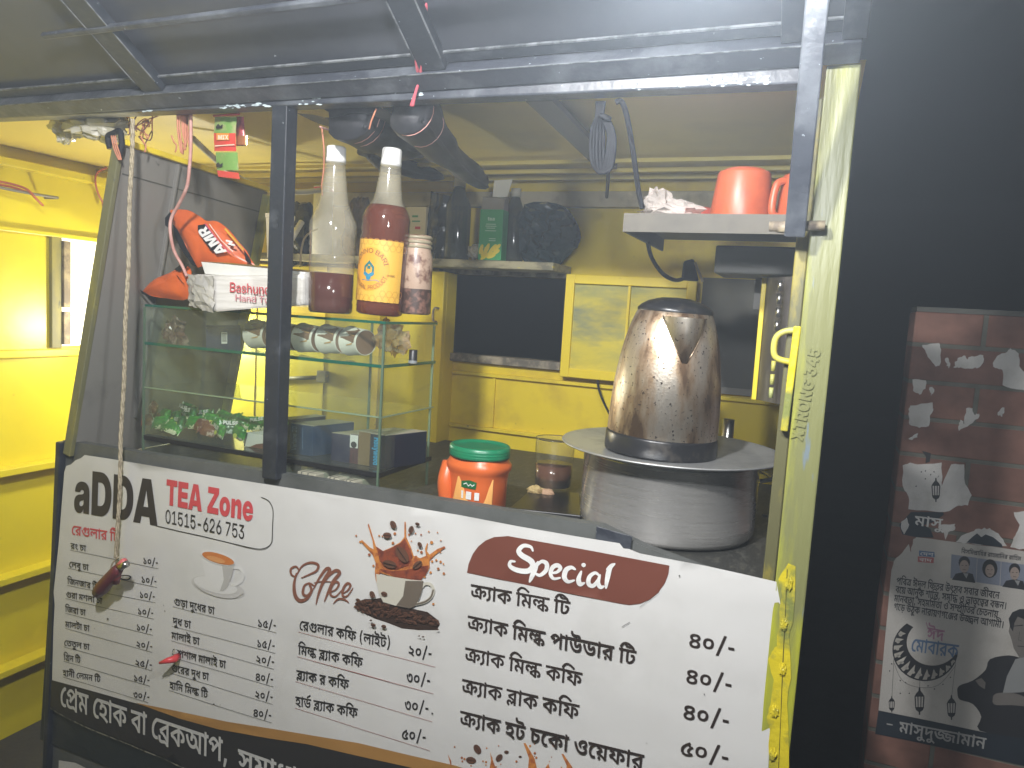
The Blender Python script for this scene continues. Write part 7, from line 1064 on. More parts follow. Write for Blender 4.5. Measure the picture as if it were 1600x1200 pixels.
# the man in a suit
c.shape([zp(*p) for p in catmull(((720, 690), (650, 672), (560, 690), (540, 740), (480, 790), (415, 815), (408, 850), (420, 880), (480, 900), (520, 960), (512, 1025), (720, 1062), (780, 1070), (780, 700)), 3)], WP, 3)
c.build('man_suit', DK, PO); c = Ink()
c.shape([zp(*p) for p in ((655, 540), (648, 500), (665, 470), (700, 455), (760, 455), (760, 520), (690, 490), (675, 520), (668, 560))], WP, 5)
f2 = Ink(); f2.shape([zp(*p) for p in ((655, 520), (690, 478), (790, 470), (790, 670), (700, 685), (672, 640), (662, 600), (648, 560))], WP, 4)
f2.shape([zp(*p) for p in catmull(((575, 862), (600, 848), (680, 850), (740, 880), (740, 910), (660, 905), (590, 905), (572, 890)), 3)], WP, 4)
f2.shape([zp(*p) for p in ((492, 790), (520, 778), (540, 800), (536, 830), (510, 815))], WP, 4)
f2.islands('man_skin_print', mat('poster_grey_skin_print', (0.19, 0.175, 0.16), 0.6), PO)
c.stroke([zp(672, 535), zp(715, 530)], 1.2, WP, 6); c.stroke([zp(690, 628), zp(730, 632)], 1.0, WP, 6); c.stroke([zp(700, 560), zp(694, 600), zp(712, 606)], .5, WP, 6)
c.build('man_hair', DK, PO)
f2 = Ink(); f2.shape([zp(*p) for p in ((680, 690), (720, 680), (790, 690), (790, 840), (620, 850), (640, 770))], WP, 4)
for x, y in ((446, 286), (688, 320)): f2.shape([zp(*p) for p in ((x - 12, y), (x + 14, y + 2), (x + 4, y + 26))], WP, 4)
f2.islands('shirts_print', mat('poster_shirt_print', (0.30, 0.31, 0.31), 0.6), PO)

PPX = lambda px, py, l=0: PY(px, py, -0.0128 - .0006 * l)
Ink().shape(torn([(1216, 905), (1232, 880), (1243, 885), (1240, 960), (1233, 1000), (1236, 1060), (1230, 1100), (1233, 1210), (1200, 1212), (1203, 1140), (1198, 1120), (1204, 1100), (1209, 1062), (1200, 1030), (1206, 1018), (1214, 1010), (1218, 960), (1222, 930)], 3, 1.5, 41), PPX, 1).build('yellow_overpaint', LIP, post)
Ink().stroke([(1230, 890), (1227, 960), (1223, 1040), (1220, 1120), (1216, 1210)], [1.2, .8, 1.4, .8, 1.2], PPX, 2).build('dark_seam', mat('seam_dark', (0.04, 0.035, 0.01), 0.6), post)

c = Ink(); c.stroke(catmull([(79, 1105), (110, 1123), (155, 1144), (200, 1162), (250, 1182), (300, 1204)], 8), [(.8 + 1.4 * abs(math.sin(i * 1.7))) for i in range(41)], BN, 3)
c.build('torn_lower_edge', mat('frayed_vinyl_edge', (0.22, 0.21, 0.17), 0.6, col2=(0.05, 0.05, 0.04), scale=60.0, lo=.42, hi=.55), BA)
Ink().shape([(92, 1188), (118, 1192), (140, 1203), (138, 1230), (90, 1230)], lambda px, py, l=0: PY(px, py, -.0055), 1).build('white_sticker', mat('grey_white_print', (0.50, 0.50, 0.49), 0.5), front)
# ================================================================= glass display case
CX0, CX1 = -1.345, -0.737; CF, CB = 0.08, 0.275; CT = PY(612, 503, CF).z; CM = PY(605, 571, CF).z; C3 = PY(600, 652, CF).z; CL = PY(599, 740, CF).z; CZ = 0.967
GL = clear('case_glass', (0.93, 0.97, 0.94), 0.02, 1.45, body=(0.5, 0.52, 0.45), bf=0.05)
GLE = mat('green_glass_edge', (0.012, 0.10, 0.065), 0.15, spec=0.8); GLL = mat('pale_glass_edge', (0.20, 0.27, 0.17), 0.2)
DC = thing('display_case', 'small glass display case with green edged shelves on the counter behind the black post', 'display case', ((CX0 + CX1) / 2, CF, CZ))
T_ = 0.004
def pane(name, a, b, m=GL, par=DC): return MB().box(a, b).build(name, m, par)
pane('front_pane', (CX0 + .004, CF, CZ), (CX1 - .004, CF + .003, CT - .005))
pane('side_pane', (CX1 - .003, CF + .0035, CZ), (CX1, CB - .004, CT - .005)); pane('side_pane', (CX0, CF + .0035, CZ), (CX0 + .003, CB - .004, CT - .005))
pane('back_pane', (CX0 + .0035, CB - .003, CZ), (CX1 - .15, CB, CT - .005))
def shelf_(name, z, m_edge, th, x1=CX1 + .0):
    s = MB().box((CX0 + .004, CF + .004, z - th), (x1 - .0035, CB - .005, z)).build(name, GL, DC)
    e = MB(); e.box((CX0 + .003, CF - .0012, z - th), (x1 + .0012, CF + .0032, z)); e.box((x1 - .0028, CF + .0034, z - th), (x1 + .0012, CB + .008, z))
    e.build('shelf_edge', m_edge, s)
    return s
shelf_('top_shelf', CT, GLE, .005); shelf_('middle_shelf', CM, GLE, .006); shelf_('lower_shelf', C3, GLL, .003)
bs = MB().box((CX0 + .004, CF + .004, CL - .004), (CX1 - .004, CB - .005, CL)).build('bottom_shelf', mat('dark_glass_shelf', (0.02, 0.022, 0.02), 0.1), DC)
e = MB(); e.box((CX0 + .003, CF - .0015, CL - .010), (CX1 + .0015, CF + .0032, CL - .0005)); e.box((CX1 - .0028, CF + .0034, CL - .010), (CX1 + .0015, CB + .01, CL - .0005)); e.build('shelf_edge', mat('black_trim', (0.015, 0.015, 0.016), 0.4), bs)
for x, y in ((CX1 - .0015, CF), (CX0 + .002, CF), (CX1 - .155, CB), (CX1 - .002, CB)):
    MB().box((x - .0022, y - .0022, CZ), (x + .0022, y + .0014, CT - .006)).build('corner_seam', GLL if y > .1 else mat('dark_green_glass_edge', (0.10, 0.15, 0.10), 0.15), DC)
# ================================================================= things standing on the case
def bottle(label, base, top, y, prof, liq, liqcol, cap_h=22, label_band=None, bodym=None, capm=WHT, lean=0.0):
    """prof: (photo y, half width px); liq: photo y of the liquid surface"""
    b = PY(*base, y); k = MPP(b); h0 = base[1]
    t = thing('syrup_bottle', label, 'bottle', tuple(b), rot=(0, lean, 0))
    pr = [((r) * k, (h0 - yy) * k * 1.0) for yy, r in prof]
    zl = (h0 - liq) * k; CLN = clear('clean_clear_plastic', (0.97, 0.97, 0.93), 0.06, 1.45, body=(0.5, 0.47, 0.36), bf=0.03)
    rl = next(r0 + (r1 - r0) * (zl - z0) / (z1 - z0) for (r0, z0), (r1, z1) in zip(pr, pr[1:]) if z0 <= zl <= z1)
    MB().lathe([(rl, zl)] + [q for q in pr if q[1] > zl], n=40, cap=False).build('bottle_wall', clear('dusty_clear_plastic', (0.93, 0.93, 0.88), 0.10, 1.45, body=(0.58, 0.54, 0.42), bf=0.24), t, local=True)
    MB().lathe([(0.0, .0005)] + [q for q in pr if q[1] < zl] + [(rl, zl)], n=40, cap=False).build('bottle_foot', CLN, t, local=True)
    lp = [(max(r - .0013, .001), z) for r, z in pr if z < zl]
    r_at = next(r0 + (r1 - r0) * (zl - z0) / (z1 - z0) for (r0, z0), (r1, z1) in zip(pr, pr[1:]) if z0 <= zl <= z1)
    MB().lathe([(0.0, .001)] + lp + [(r_at - .0013, zl), (0.0, zl)], n=40, cap=False).build('liquid', liqcol, t, local=True)
    zc_ = (h0 - top[1]) * k; rc = 15.5 * k
    MB().lathe([(rc, zc_ - cap_h * k), (rc * 1.02, zc_ - cap_h * k * .78), (rc * .985, zc_ - cap_h * k * .74), (rc * .97, zc_ - .003), (rc * .88, zc_), (0.0, zc_)], n=40).build('cap', capm, t, local=True)
    return t, k, pr
BP = [(489, 31), (486, 34), (475, 34.5), (470, 33.5), (466, 34.5), (412, 34.5), (404, 35), (398, 34), (394, 35.5), (388, 34.3), (382, 35.5), (376, 34.3), (370, 35.8), (362, 36), (350, 35.5), (340, 31), (330, 26), (320, 22.5), (305, 20), (285, 17.5), (268, 15.2), (262, 15.2), (258, 13.5), (250, 13.5)]
MAROON = mat('maroon_syrup', (0.075, 0.020, 0.018), 0.12)
bottle('half empty clear bottle of maroon syrup without a label on the glass case', (516, 489), (526, 236), 0.095, BP, 428, MAROON, 24)
AMB = bpy.data.materials.new('amber_honey'); AMB.use_nodes = True
_p = AMB.node_tree.nodes['Principled BSDF']; _p.inputs['Base Color'].default_value = (0.17, 0.030, 0.010, 1); _p.inputs['Roughness'].default_value = 0.1
_n_ = AMB.node_tree; _t = _n_.nodes.new('ShaderNodeBsdfTransparent'); _t.inputs[0].default_value = (0.55, 0.14, 0.03, 1); _m = _n_.nodes.new('ShaderNodeMixShader'); _m.inputs[0].default_value = 0.55
_n_.links.new(_t.outputs[0], _m.inputs[1]); _n_.links.new(_p.outputs[0], _m.inputs[2]); _n_.links.new(_m.outputs[0], _n_.nodes['Material Output'].inputs[0])
HB = [(492, 31), (489, 36), (478, 36.5), (470, 36), (466, 36.8), (388, 37), (381, 36), (375, 37.5), (368, 36), (362, 37.5), (356, 36.5), (345, 37), (335, 34), (328, 30), (318, 23), (308, 20.5), (290, 18), (272, 16), (266, 16), (262, 14), (254, 14)]
t, k, pr = bottle('full bottle of amber honey with a yellow honeycomb label and white cap', (592, 492), (616, 239), 0.125, HB, 325, AMB, 26, lean=0.045)
lr = 37.4 * k; lz0 = (492 - 471) * k; lz1 = (492 - 379) * k
HA = math.radians(-90 + 0)
def cyl(u, z, n=0): a = math.radians(-90 - 82 + 164 * u) ; r = lr + .0003 * n; return Vector((r * math.cos(a), r * math.sin(a), z))
LB = MB().grid(lambda u, v: cyl(u, lz0 + (lz1 - lz0) * v), 32, 4).build('honey_label', mat('label_gold', (0.72, 0.42, 0.06), 0.45), t, local=True)
def lab(u_, v_): return lambda x, y, l=0: cyl(u_ + x, lz0 + (lz1 - lz0) * (v_ + y), l)
def shape_cyl(name, cons, m, par, l, parent_local=True):
    c = Ink(); c.shape(cons, lambda x, y, l_: cyl(x, lz0 + (lz1 - lz0) * y, l_), l, step=0.06); return c.build(name, m, par, local=True)
shape_cyl('label_disc', ell(.5, .52, .30, .36, 0, 30), mat('label_orange', (0.74, 0.34, 0.035), 0.45), LB, 1)
c = Ink()
for row_, n_ in ((0.045, 8), (0.135, 8), (0.88, 8), (0.965, 8)):
    for i in range(11):
        x = .02 + i * .094 + (.047 if row_ in (.135, .88) else 0)
        if abs(x - .5) < .14 and row_ in (.135, .88): continue
        c.stroke(ell(x, row_, .045, .055, 0, 6), .007, lambda px, py, l_: cyl(px, lz0 + (lz1 - lz0) * py, l_), 1, closed=True)
c.build('honeycomb_print', mat('label_brown', (0.50, 0.25, 0.03), 0.5), LB, local=True)
c = Ink()
def ring(t_, up, a0, a1, r0): a = math.radians(a0 + (a1 - a0) * t_); rr = r0 + up; return cyl(.5 + rr * math.cos(a) * .86, lz0 + (lz1 - lz0) * (.52 + rr * math.sin(a)), 3)
def ringin(t_, up): a = math.radians(200 + 140 * t_); rr = .34 - up; return cyl(.5 + rr * math.cos(a) * .86, lz0 + (lz1 - lz0) * (.52 + rr * math.sin(a)), 3)
c.curve_text('PONNO BARI', lambda t_, up: ring(t_, up, 165, 15, .26), .075)
c.curve_text('NATURAL PRODUCT', ringin, .07)
for s_, (u0, v0) in (('EST 2023', (.10, .42)), ('100% ORGANIC', (.76, .42))):
    b_, w_ = RUNS[s_].split('|'); c.curve_text(s_, lambda t_, up, u0=u0, v0=v0: cyl(u0 + .12 * t_, lz0 + (lz1 - lz0) * (v0 + up), 3), .035)
c.build('label_lettering', mat('label_text', (0.20, 0.10, 0.03), 0.5), LB, local=True)
c = Ink(); mpl = lambda px, py, l_: cyl(px, lz0 + (lz1 - lz0) * py, l_)
c.shape([(.42, .47), (.42, .56), (.5, .66), (.58, .56), (.58, .47), (.55, .47), (.55, .54), (.5, .60), (.45, .54), (.45, .47)], mpl, 3); c.shape([(.475, .52), (.525, .52), (.525, .57), (.475, .57)], mpl, 3)
c.build('house_emblem', mat('emblem_teal', (0.02, 0.16, 0.16), 0.5), LB, local=True)
c = Ink(); c.shape(ell(.46, .43, .055, .03, -35, 12), mpl, 3); c.shape(ell(.54, .43, .055, .03, 35, 12), mpl, 3); c.shape(ell(.5, .38, .04, .04, 0, 12), mpl, 3); c.stroke([(.40, .34), (.5, .33), (.62, .35), (.66, .33)], .01, mpl, 3)
c.build('leaf_emblem', mat('emblem_blue', (0.03, 0.22, 0.34), 0.5), LB, local=True)
# jar behind the honey bottle
b = PY(648, 492, .17); k = MPP(b)
t = thing('sugar_jar', 'grimy pinkish clear jar with a dark lump at the bottom behind the honey bottle', 'jar', tuple(b))
MB().lathe([(0, .001), (22 * k, .001), (24 * k, 4 * k), (24 * k, 88 * k), (21 * k, 98 * k), (20 * k, 104 * k), (20 * k, 122 * k), (19 * k, 122 * k)], n=36, cap=False).build('jar_wall', mat('grimy_pink_plastic', (0.42, 0.30, 0.22), 0.35, col2=(0.13, 0.055, 0.035), scale=32.0, lo=0.50, hi=0.60), t, local=True)
for i in range(3): MB().lathe([(20 * k, 0), (22 * k, .001), (22 * k, 4 * k), (20 * k, 5 * k)], (0, 0, (102 + 7 * i) * k), 36, cap=False).build('neck_ring', mat('dull_neck', (0.30, 0.26, 0.17), 0.4), t, local=True)
MB().lathe([(24.4 * k, 3 * k), (24.4 * k, 34 * k), (24.2 * k, 40 * k)], n=36, cap=False).build('dark_residue', mat('brown_residue', (0.05, 0.025, 0.018), 0.5, col2=(0.20, 0.10, 0.07), scale=70.0, lo=0.48, hi=0.6), t, local=True)
# hand towel pack, overhanging the front edge of the case
FILM = clear('crinkled_film', (0.95, 0.95, 0.94), 0.10, 1.5, body=(0.6, 0.6, 0.58), bf=0.18)
fy = 0.045
c0 = PY(338, 489, fy); c1 = PY(474, 477, fy + .01); c2_ = PY(474, 428, fy + .01); c3_ = PY(338, 432, fy)
t = thing('towel_pack', 'white film wrapped pack of paper hand towels with red lettering on the case', 'towel pack', tuple((c0 + c1) / 2))
bk = Vector((-.012, 0.12, 0.004)); zf = CT + .001
lf_ = Vector((-0.055, .055, .012))
q = [c0, c1, c1 + bk, PY(299, 478, fy + .024), c3_, c2_, c2_ + bk, PY(297, 428, fy + .022)]
bd = MB(); bd.add(q, [(0, 1, 5, 4), (1, 2, 6, 5), (2, 3, 7, 6), (3, 0, 4, 7), (4, 5, 6, 7), (3, 2, 1, 0)])
PAPW = mat('towel_paper', (0.72, 0.70, 0.66), 0.7, col2=(0.58, 0.56, 0.51), scale=4.0, lo=0.45, hi=0.62, stretch=(1, 1, 22))
bo = bd.build('towel_block', PAPW, t, bevel=0.006)
def wrapf(u, v):
    p = (q[0] * (1 - u) + q[3] * u) * (1 - v) + (q[4] * (1 - u) + q[7] * u) * v
    return p + Vector((-.003, -.004 - .010 * math.sin(math.pi * v) * math.sin(math.pi * u), 0)) + Vector((0, 0, 0)) + Vector((1, 1, 1)) * .004 * mnoise.noise(Vector((u * 6, v * 6, 2)))
MB().grid(wrapf, 10, 8, smooth=False).build('film_end', mat('grey_film', (0.40, 0.39, 0.36), 0.3, col2=(0.52, 0.50, 0.45), scale=25.0, lo=0.45, hi=0.6), t)
TPm = lambda px, py, l=0: PY(px, py, fy - .0012 - .0005 * l)
c = Ink(); c.text('Bashundhara', (358, 456), (456, 463), 13, TPm, 1); c.build('brand_lettering', mat('red_pink_print', (0.60, 0.07, 0.09), 0.5), t)
c = Ink(); c.text('Hand Towel', (367, 470), (444, 476), 9, TPm, 1); c.build('towel_lettering', mat('pink_print', (0.60, 0.22, 0.26), 0.5), t)
cr = MB().grid(lambda u, v: PY(452 + 30 * u, 432 + 48 * v, fy + .004 - .006 * abs(mnoise.noise(Vector((u * 4, v * 5, 7))))), 10, 12, smooth=False); cr.build('crinkled_end', FILM, t)
# white lidded carton over the towel pack
a = PY(314, 408, .07); b = PY(486, 424, .07)
t = thing('tray_carton', 'flat carton with a white front lip and dusty yellow top lying on the towel pack', 'carton', tuple((a + b) / 2))
zz0, zz1 = a.z, b.z
MB().hexa([PY(320, 428, .07), PY(476, 440, .07), PY(476, 440, .07) + Vector((0, .10, 0)), PY(320, 428, .07) + Vector((0, .10, 0)), PY(314, 409, .07), PY(476, 425, .07), PY(476, 425, .07) + Vector((0, .10, .004)), PY(314, 409, .07) + Vector((0, .10, .004))]).build('carton_body', mat('white_card', (0.72, 0.72, 0.68), 0.55), t, bevel=0.001)
MB().add([PY(314, 409, .07) + Vector((0, 0, .001)), PY(476, 425, .07) + Vector((0, 0, .001)), PY(476, 425, .07) + Vector((0, .10, .0052)), PY(314, 409, .07) + Vector((0, .10, .0052))], [(0, 1, 2, 3)]).build('printed_top', mat('yellow_brown_litter', (0.45, 0.33, 0.06), 0.6, col2=(0.30, 0.14, 0.07), scale=60.0, lo=0.45, hi=0.58, col3=(0.55, 0.5, 0.35), s3=120.0, lo3=.6, hi3=.64), t)
# orange pouches
ORG = mat('orange_foil', (0.66, 0.13, 0.025), 0.35, col2=(0.50, 0.085, 0.02), scale=7.0, lo=0.45, hi=0.65, bump=0.06, bs=12.0)
BLK = mat('black_foil', (0.012, 0.012, 0.013), 0.3)
t = thing('snack_pouch', 'bulging orange pouch with white lettering upside down leaning on the grey panel', 'pouch', tuple(PY(330, 410, .15)))
out = [(266, 328), (292, 328), (312, 338), (322, 345), (340, 346), (358, 360), (380, 386), (391, 404), (396, 420), (340, 424), (318, 416), (306, 416), (290, 384), (278, 360), (268, 345)]
def pouch(out, y, th, par, name, m, tilt=0.0, amp=.004, fq_=.06, sm=True):
    cx_ = sum(p[0] for p in out) / len(out); cy0 = sum(p[1] for p in out) / len(out); mb = MB(); n = len(out); R = 5 if sm else 9
    vs = []; P = lambda x, yy, d: PY(x, yy, y + tilt * (x - cx_)) + Vector((0, d, 0))
    rr = catmull(out + [out[0]], 3)[:-1]; n = len(rr)
    for side_ in (-1, 1):
        o = len(vs)
        for j in range(R):
            f = 1 - j / R
            for x, yy in rr:
                xx = cx_ + (x - cx_) * f; y2 = cy0 + (yy - cy0) * f
                vs.append(P(xx, y2, side_ * th * (1 - f ** 3) + amp * mnoise.noise(Vector((xx * fq_, y2 * fq_, side_)))))
        vs.append(P(cx_, cy0, side_ * th)); c_ = len(vs) - 1
        for j in range(R - 1):
            for i in range(n):
                fq = (o + j * n + i, o + j * n + (i + 1) % n, o + (j + 1) * n + (i + 1) % n, o + (j + 1) * n + i); mb.f.append(list(fq)); mb.sm.append(sm)
        for i in range(n): mb.f.append([o + (R - 1) * n + i, o + (R - 1) * n + (i + 1) % n, c_]); mb.sm.append(True)
    mb.v = vs
    return mb.build(name, m, par)
pouch(out, .15, .020, t, 'pouch_body', ORG, tilt=0.0004)
Pm = lambda px, py, l=0: PY(px, py, .15 - .022 + .0004 * (px - 330) - .0006 * l)
c = Ink(); c.shape([(309, 352), (322, 350), (332, 366), (341, 384), (353, 394), (330, 391), (316, 372), (309, 360)], Pm, 1); c.build('black_outline', BLK, t)
c = Ink()
c.curve_text('AMR', lambda t_, up: Pm(356 - 34 * t_ - 15 * up - 1, 393 - 40 * t_ + 8 * up, 3), .92)
c.stroke([(327, 350), (346, 376), (364, 393)], .9, Pm, 3); c.stroke([(354, 376), (362, 378), (358, 381), (366, 383)], 3.0, Pm, 3)
c.build('white_lettering', INKW, t)
c = Ink(); c.stroke([(321, 350), (342, 378), (359, 395)], 1.6, Pm, 2); c.build('pink_stripe', mat('magenta_print', (0.55, 0.06, 0.16), 0.5), t)
c = Ink(); c.stroke([(352, 358), (366, 374), (380, 390)], 2.4, Pm, 2); c.build('gold_stripe', mat('gold_print', (0.60, 0.38, 0.03), 0.5), t)
c = Ink(); c.shape([(270, 350), (278, 360), (290, 384), (308, 417), (300, 414), (284, 392), (272, 368)], Pm, 1); c.shape([(258, 340), (266, 331), (272, 340), (266, 358), (258, 352)], Pm, 1); c.shape([(381, 390), (391, 404), (393, 412), (384, 408)], Pm, 1); c.islands('black_edge', BLK, t)
t = thing('snack_pouch', 'small orange pouch end drooping over the left corner of the glass case', 'pouch', tuple(PY(260, 465, .10)))
pouch([(222, 456), (240, 437), (262, 428), (276, 420), (290, 416), (298, 424), (296, 466), (260, 466), (236, 462)], .105, .012, t, 'pouch_body', ORG)
Pm2 = lambda px, py, l=0: PY(px, py, .092 - .0005 * l)
c = Ink(); c.shape([(218, 452), (228, 458), (240, 464), (232, 464), (222, 459)], Pm2, 1); c.shape([(272, 421), (282, 413), (296, 412), (290, 420), (280, 424)], Pm2, 1); c.stroke([(276, 430), (284, 440), (288, 444)], .8, Pm2, 1); c.islands('black_edge', BLK, t)
# clutter on the back shelf, left to right
BS = bz
def on_shelf(px, y): return Vector((PY(px, 410, y).x, y, BS + .0005))
p = PY(424, 404, .32)
t = thing('beige_carton', 'plain cream carton standing behind the black post', 'carton', tuple(p)); k = MPP(p)
MB().hexa([p + Vector((x * k, y_, z * k)) for x, y_, z in ((-9, 0, 0), (16, 0, 0), (16, .05, 0), (-9, .05, 0), (-14, 0, 66), (16, 0, 66), (16, .05, 66), (-14, .05, 66))]).build('carton_body', mat('cream_card', (0.62, 0.54, 0.34), 0.6), t, bevel=0.002)
MB().hexa([p + Vector((x * k, y_, z * k)) for x, y_, z in ((-14.5, -.001, 62), (16.5, -.001, 62), (16.5, .051, 62), (-14.5, .051, 62), (-15, -.001, 70), (17, -.001, 70), (17, .051, 70), (-15, .051, 70))]).build('carton_lid', mat('cream_card', (0.62, 0.54, 0.34), 0.6), t, bevel=0.002)
POLY = mat('black_polythene', (0.012, 0.014, 0.018), 0.18, bump=0.25, bs=40.0); POLY2 = mat('teal_black_polythene', (0.018, 0.035, 0.042), 0.16, bump=0.3, bs=34.0)
def bag(name, label, cat, px, py0, py1, w, y, m, nz=.3, seed=1, d=.06, f=3.0):
    p0 = PY(px, py1, y); p1 = PY(px, py0, y); k = MPP(p0); h = (p1.z - p0.z) / 2
    return tag(MB().blob((p0 + p1) / 2, (w / 2 * k, d, h), nz, f, 30, seed).build(name, m, origin=p0), label, cat)
bag('polythene_bag', 'black polythene bag slumped on the back shelf behind the clear syrup bottle', 'bag', 468, 318, 416, 78, .70, POLY, .22, 4)
bag('cloth_bundle', 'dull brown cloth bundle on the back shelf between the two syrup bottles', 'cloth', 562, 312, 420, 46, .70, mat('brown_cloth', (0.10, 0.075, 0.05), 0.8, col2=(0.2, .15, .1), scale=14.0), .3, 8, .045)
p = on_shelf(502, .67)
t = thing('paper_roll', 'white paper roll with a pink band peeping over the clear bottle', 'paper roll', tuple(p)); k = MPP(p)
MB().lathe([(0, 0), (15 * k, 0), (15 * k, 104 * k), (5 * k, 104 * k), (5 * k, 98 * k), (0, 98 * k)], n=28).build('roll', mat('tissue_white', (0.7, 0.68, 0.66), 0.8), t, local=True)
MB().lathe([(15.4 * k, 96 * k), (15.4 * k, 102 * k)], n=28, cap=False).build('pink_band', mat('magenta_print', (0.55, 0.06, 0.16), 0.5), t, local=True)
p = on_shelf(652, .69)
t = thing('tea_carton', 'cream carton with small green and red marks behind the grimy jar', 'carton', tuple(p)); k = MPP(p)
MB().box((-17 * k, -.02, 0), (18 * k, .03, 78 * k)).build('carton_body', mat('cream_card', (0.62, 0.54, 0.34), 0.6), t, local=True, bevel=0.001)
c = MB()
for x0, z0, x1, z1 in ((-6, 62, 4, 65), (-6, 55, 8, 57)): c.box((x0 * k, -.0212, z0 * k), (x1 * k, -.0202, z1 * k))
c.build('green_marks', mat('green_print', (0.03, 0.22, 0.06), 0.5), t, local=True)
c = MB().box((0, -.0212, 44 * k), (9 * k, -.0202, 48 * k)); c.build('red_mark', INKR, t, local=True)
# black pouch, dark bottles, green carton, big polythene bag
p = on_shelf(684, .68); k = MPP(p)
t = MB().grid(lambda u, v: p + Vector(((-22 + 44 * u + 7 * math.sin(v * 5) * (u - .5)) * k, .012 * math.sin(math.pi * u) * -1 + .006 * mnoise.noise(Vector((u * 5, v * 7, 4))), (v * (96 + 8 * (1 - u))) * k)), 10, 16, smooth=False)
t.grid(lambda u, v: p + Vector(((-22 + 44 * u + 7 * math.sin(v * 5) * (u - .5)) * k, .016 * math.sin(math.pi * u) + .002, (v * (96 + 8 * (1 - u))) * k)), 10, 16, smooth=False)
tag(t.build('foil_pouch', POLY, origin=p), 'upright shiny black foil pouch on the back shelf left of the dark bottle', 'pouch')
DKP = clear('dark_bottle_plastic', (0.30, 0.32, 0.28), 0.08, 1.45, body=(0.10, 0.11, 0.09), bf=0.35)
def dark_bottle(label, px, y, hw, hpx, liqpx):
    p = on_shelf(px, y); k = MPP(p); t = thing('dark_bottle', label, 'bottle', tuple(p))
    MB().lathe([(0, .0005), (hw * .94 * k, .0005), (hw * k, 4 * k), (hw * k, .60 * hpx * k), (hw * .97 * k, .62 * hpx * k), (hw * k, .64 * hpx * k), (hw * .92 * k, .72 * hpx * k), (hw * .55 * k, .86 * hpx * k), (hw * .40 * k, .93 * hpx * k), (hw * .40 * k, .99 * hpx * k)], n=32, cap=False).build('bottle_wall', DKP, t, local=True)
    MB().lathe([(0, .001), (hw * .90 * k, .001), (hw * .94 * k, 4 * k), (hw * .94 * k, liqpx * k), (0, liqpx * k)], n=32, cap=False).build('liquid', mat('black_syrup', (0.010, 0.008, 0.010), 0.1), t, local=True)
    MB().lathe([(hw * .46 * k, .93 * hpx * k), (hw * .46 * k, 1.05 * hpx * k), (0, 1.05 * hpx * k)], n=28).build('cap', mat('cream_cap', (0.55, 0.52, 0.42), 0.5), t, local=True)
dark_bottle('tall dark bottle with a cream cap on the back shelf left of the green carton', 712, .69, 20, 120, 24)
dark_bottle('dark bottle half hidden on the right side of the green carton', 800, .72, 17, 108, 22)
tag(MB().blob(on_shelf(742, .67) + Vector((0, 0, .020)), (.020, .015, .020), .5, 5, 20, 3).build('twisted_bag', mat('dull_clear_bag', (0.35, 0.31, 0.24), 0.25, col2=(0.15, 0.14, 0.11), scale=60.0), origin=on_shelf(742, .67)), 'small knotted clear bag of brown bits beside the green carton', 'bag')
p = on_shelf(768, .665); k = MPP(p)
t = thing('green_carton', 'slim green carton with yellow leaves and its white flap open', 'carton', tuple(p), rot=(0, 0.0, 0.05))
GRN = mat('green_card', (0.025, 0.27, 0.085), 0.45)
MB().box((-19 * k, -.018, 0), (19 * k, .022, 77 * k)).build('carton_body', GRN, t, local=True, bevel=0.001)
MB().hexa([Vector((x * k, y_, z * k)) for x, y_, z in ((-18.5, -.017, 77.2), (18.5, -.017, 77.2), (18.5, .02, 77.2), (-18.5, .02, 77.2), (-17, -.017, 96), (20, -.017, 92), (19, .018, 100), (-17, .018, 98))]).build('carton_neck', mat('grey_brown_card', (0.22, 0.20, 0.17), 0.6), t, local=True)
MB().hexa([Vector((x * k, y_, z * k)) for x, y_, z in ((-5, .0, 96), (20, .0, 98), (20, .002, 98), (-5, .002, 96), (-2, -.006, 122), (28, -.006, 124), (28, -.004, 124), (-2, -.004, 122))]).build('carton_flap', mat('white_card', (0.72, 0.72, 0.68), 0.55), t, local=True, bevel=0.001)
gm = lambda x, y, l=0: Vector((x * k, -.0184 - .0004 * l, y * k))
c = Ink()
for i, (cx_, cy0, an) in enumerate(((-12, 10, 100), (-14, 16, 75), (-6, 12, 95), (-4, 18, 70), (2, 13, 60), (6, 18, 50), (10, 12, 30), (12, 19, 45), (-8, 5, 40), (3, 6, 20))): c.shape(ell(cx_, cy0, 8, 3, an, 12), gm, 1 + i % 3)
c.build('yellow_leaves', mat('yellow_print', (0.70, 0.55, 0.03), 0.5), t, local=True)
c = Ink(); _lt = lambda u0, v0, w, h, run: c.curve_text(run, lambda t_, up: gm(u0 + w * t_, v0 + up, 2), h)
_lt(-6, 60, 12, 6, 'tea')
for x0, x1, z in ((-8, 8, 54), (-9, 9, 51), (-7, 7, 48), (-9, 9, 44), (-2, 9, 32), (-2, 9, 29)): c.shape([(x0, z), (x1, z), (x1, z + 1.0), (x0, z + 1.0)], gm, 2)
c.build('carton_lettering', mat('pale_green_print', (0.45, 0.62, 0.45), 0.5), t, local=True)
p = PY(848, 412, .70); k = MPP(p)
outb = [(820, 320), (845, 315), (880, 322), (900, 345), (908, 372), (900, 386), (876, 412), (862, 416), (818, 408), (814, 370), (812, 340)]
t = thing('polythene_bag', 'large glossy teal black polythene bag on the right end of the back shelf', 'bag', tuple(p))
pouch(outb, .70, .030, t, 'bag_body', POLY2, amp=.030, fq_=.11, sm=False)
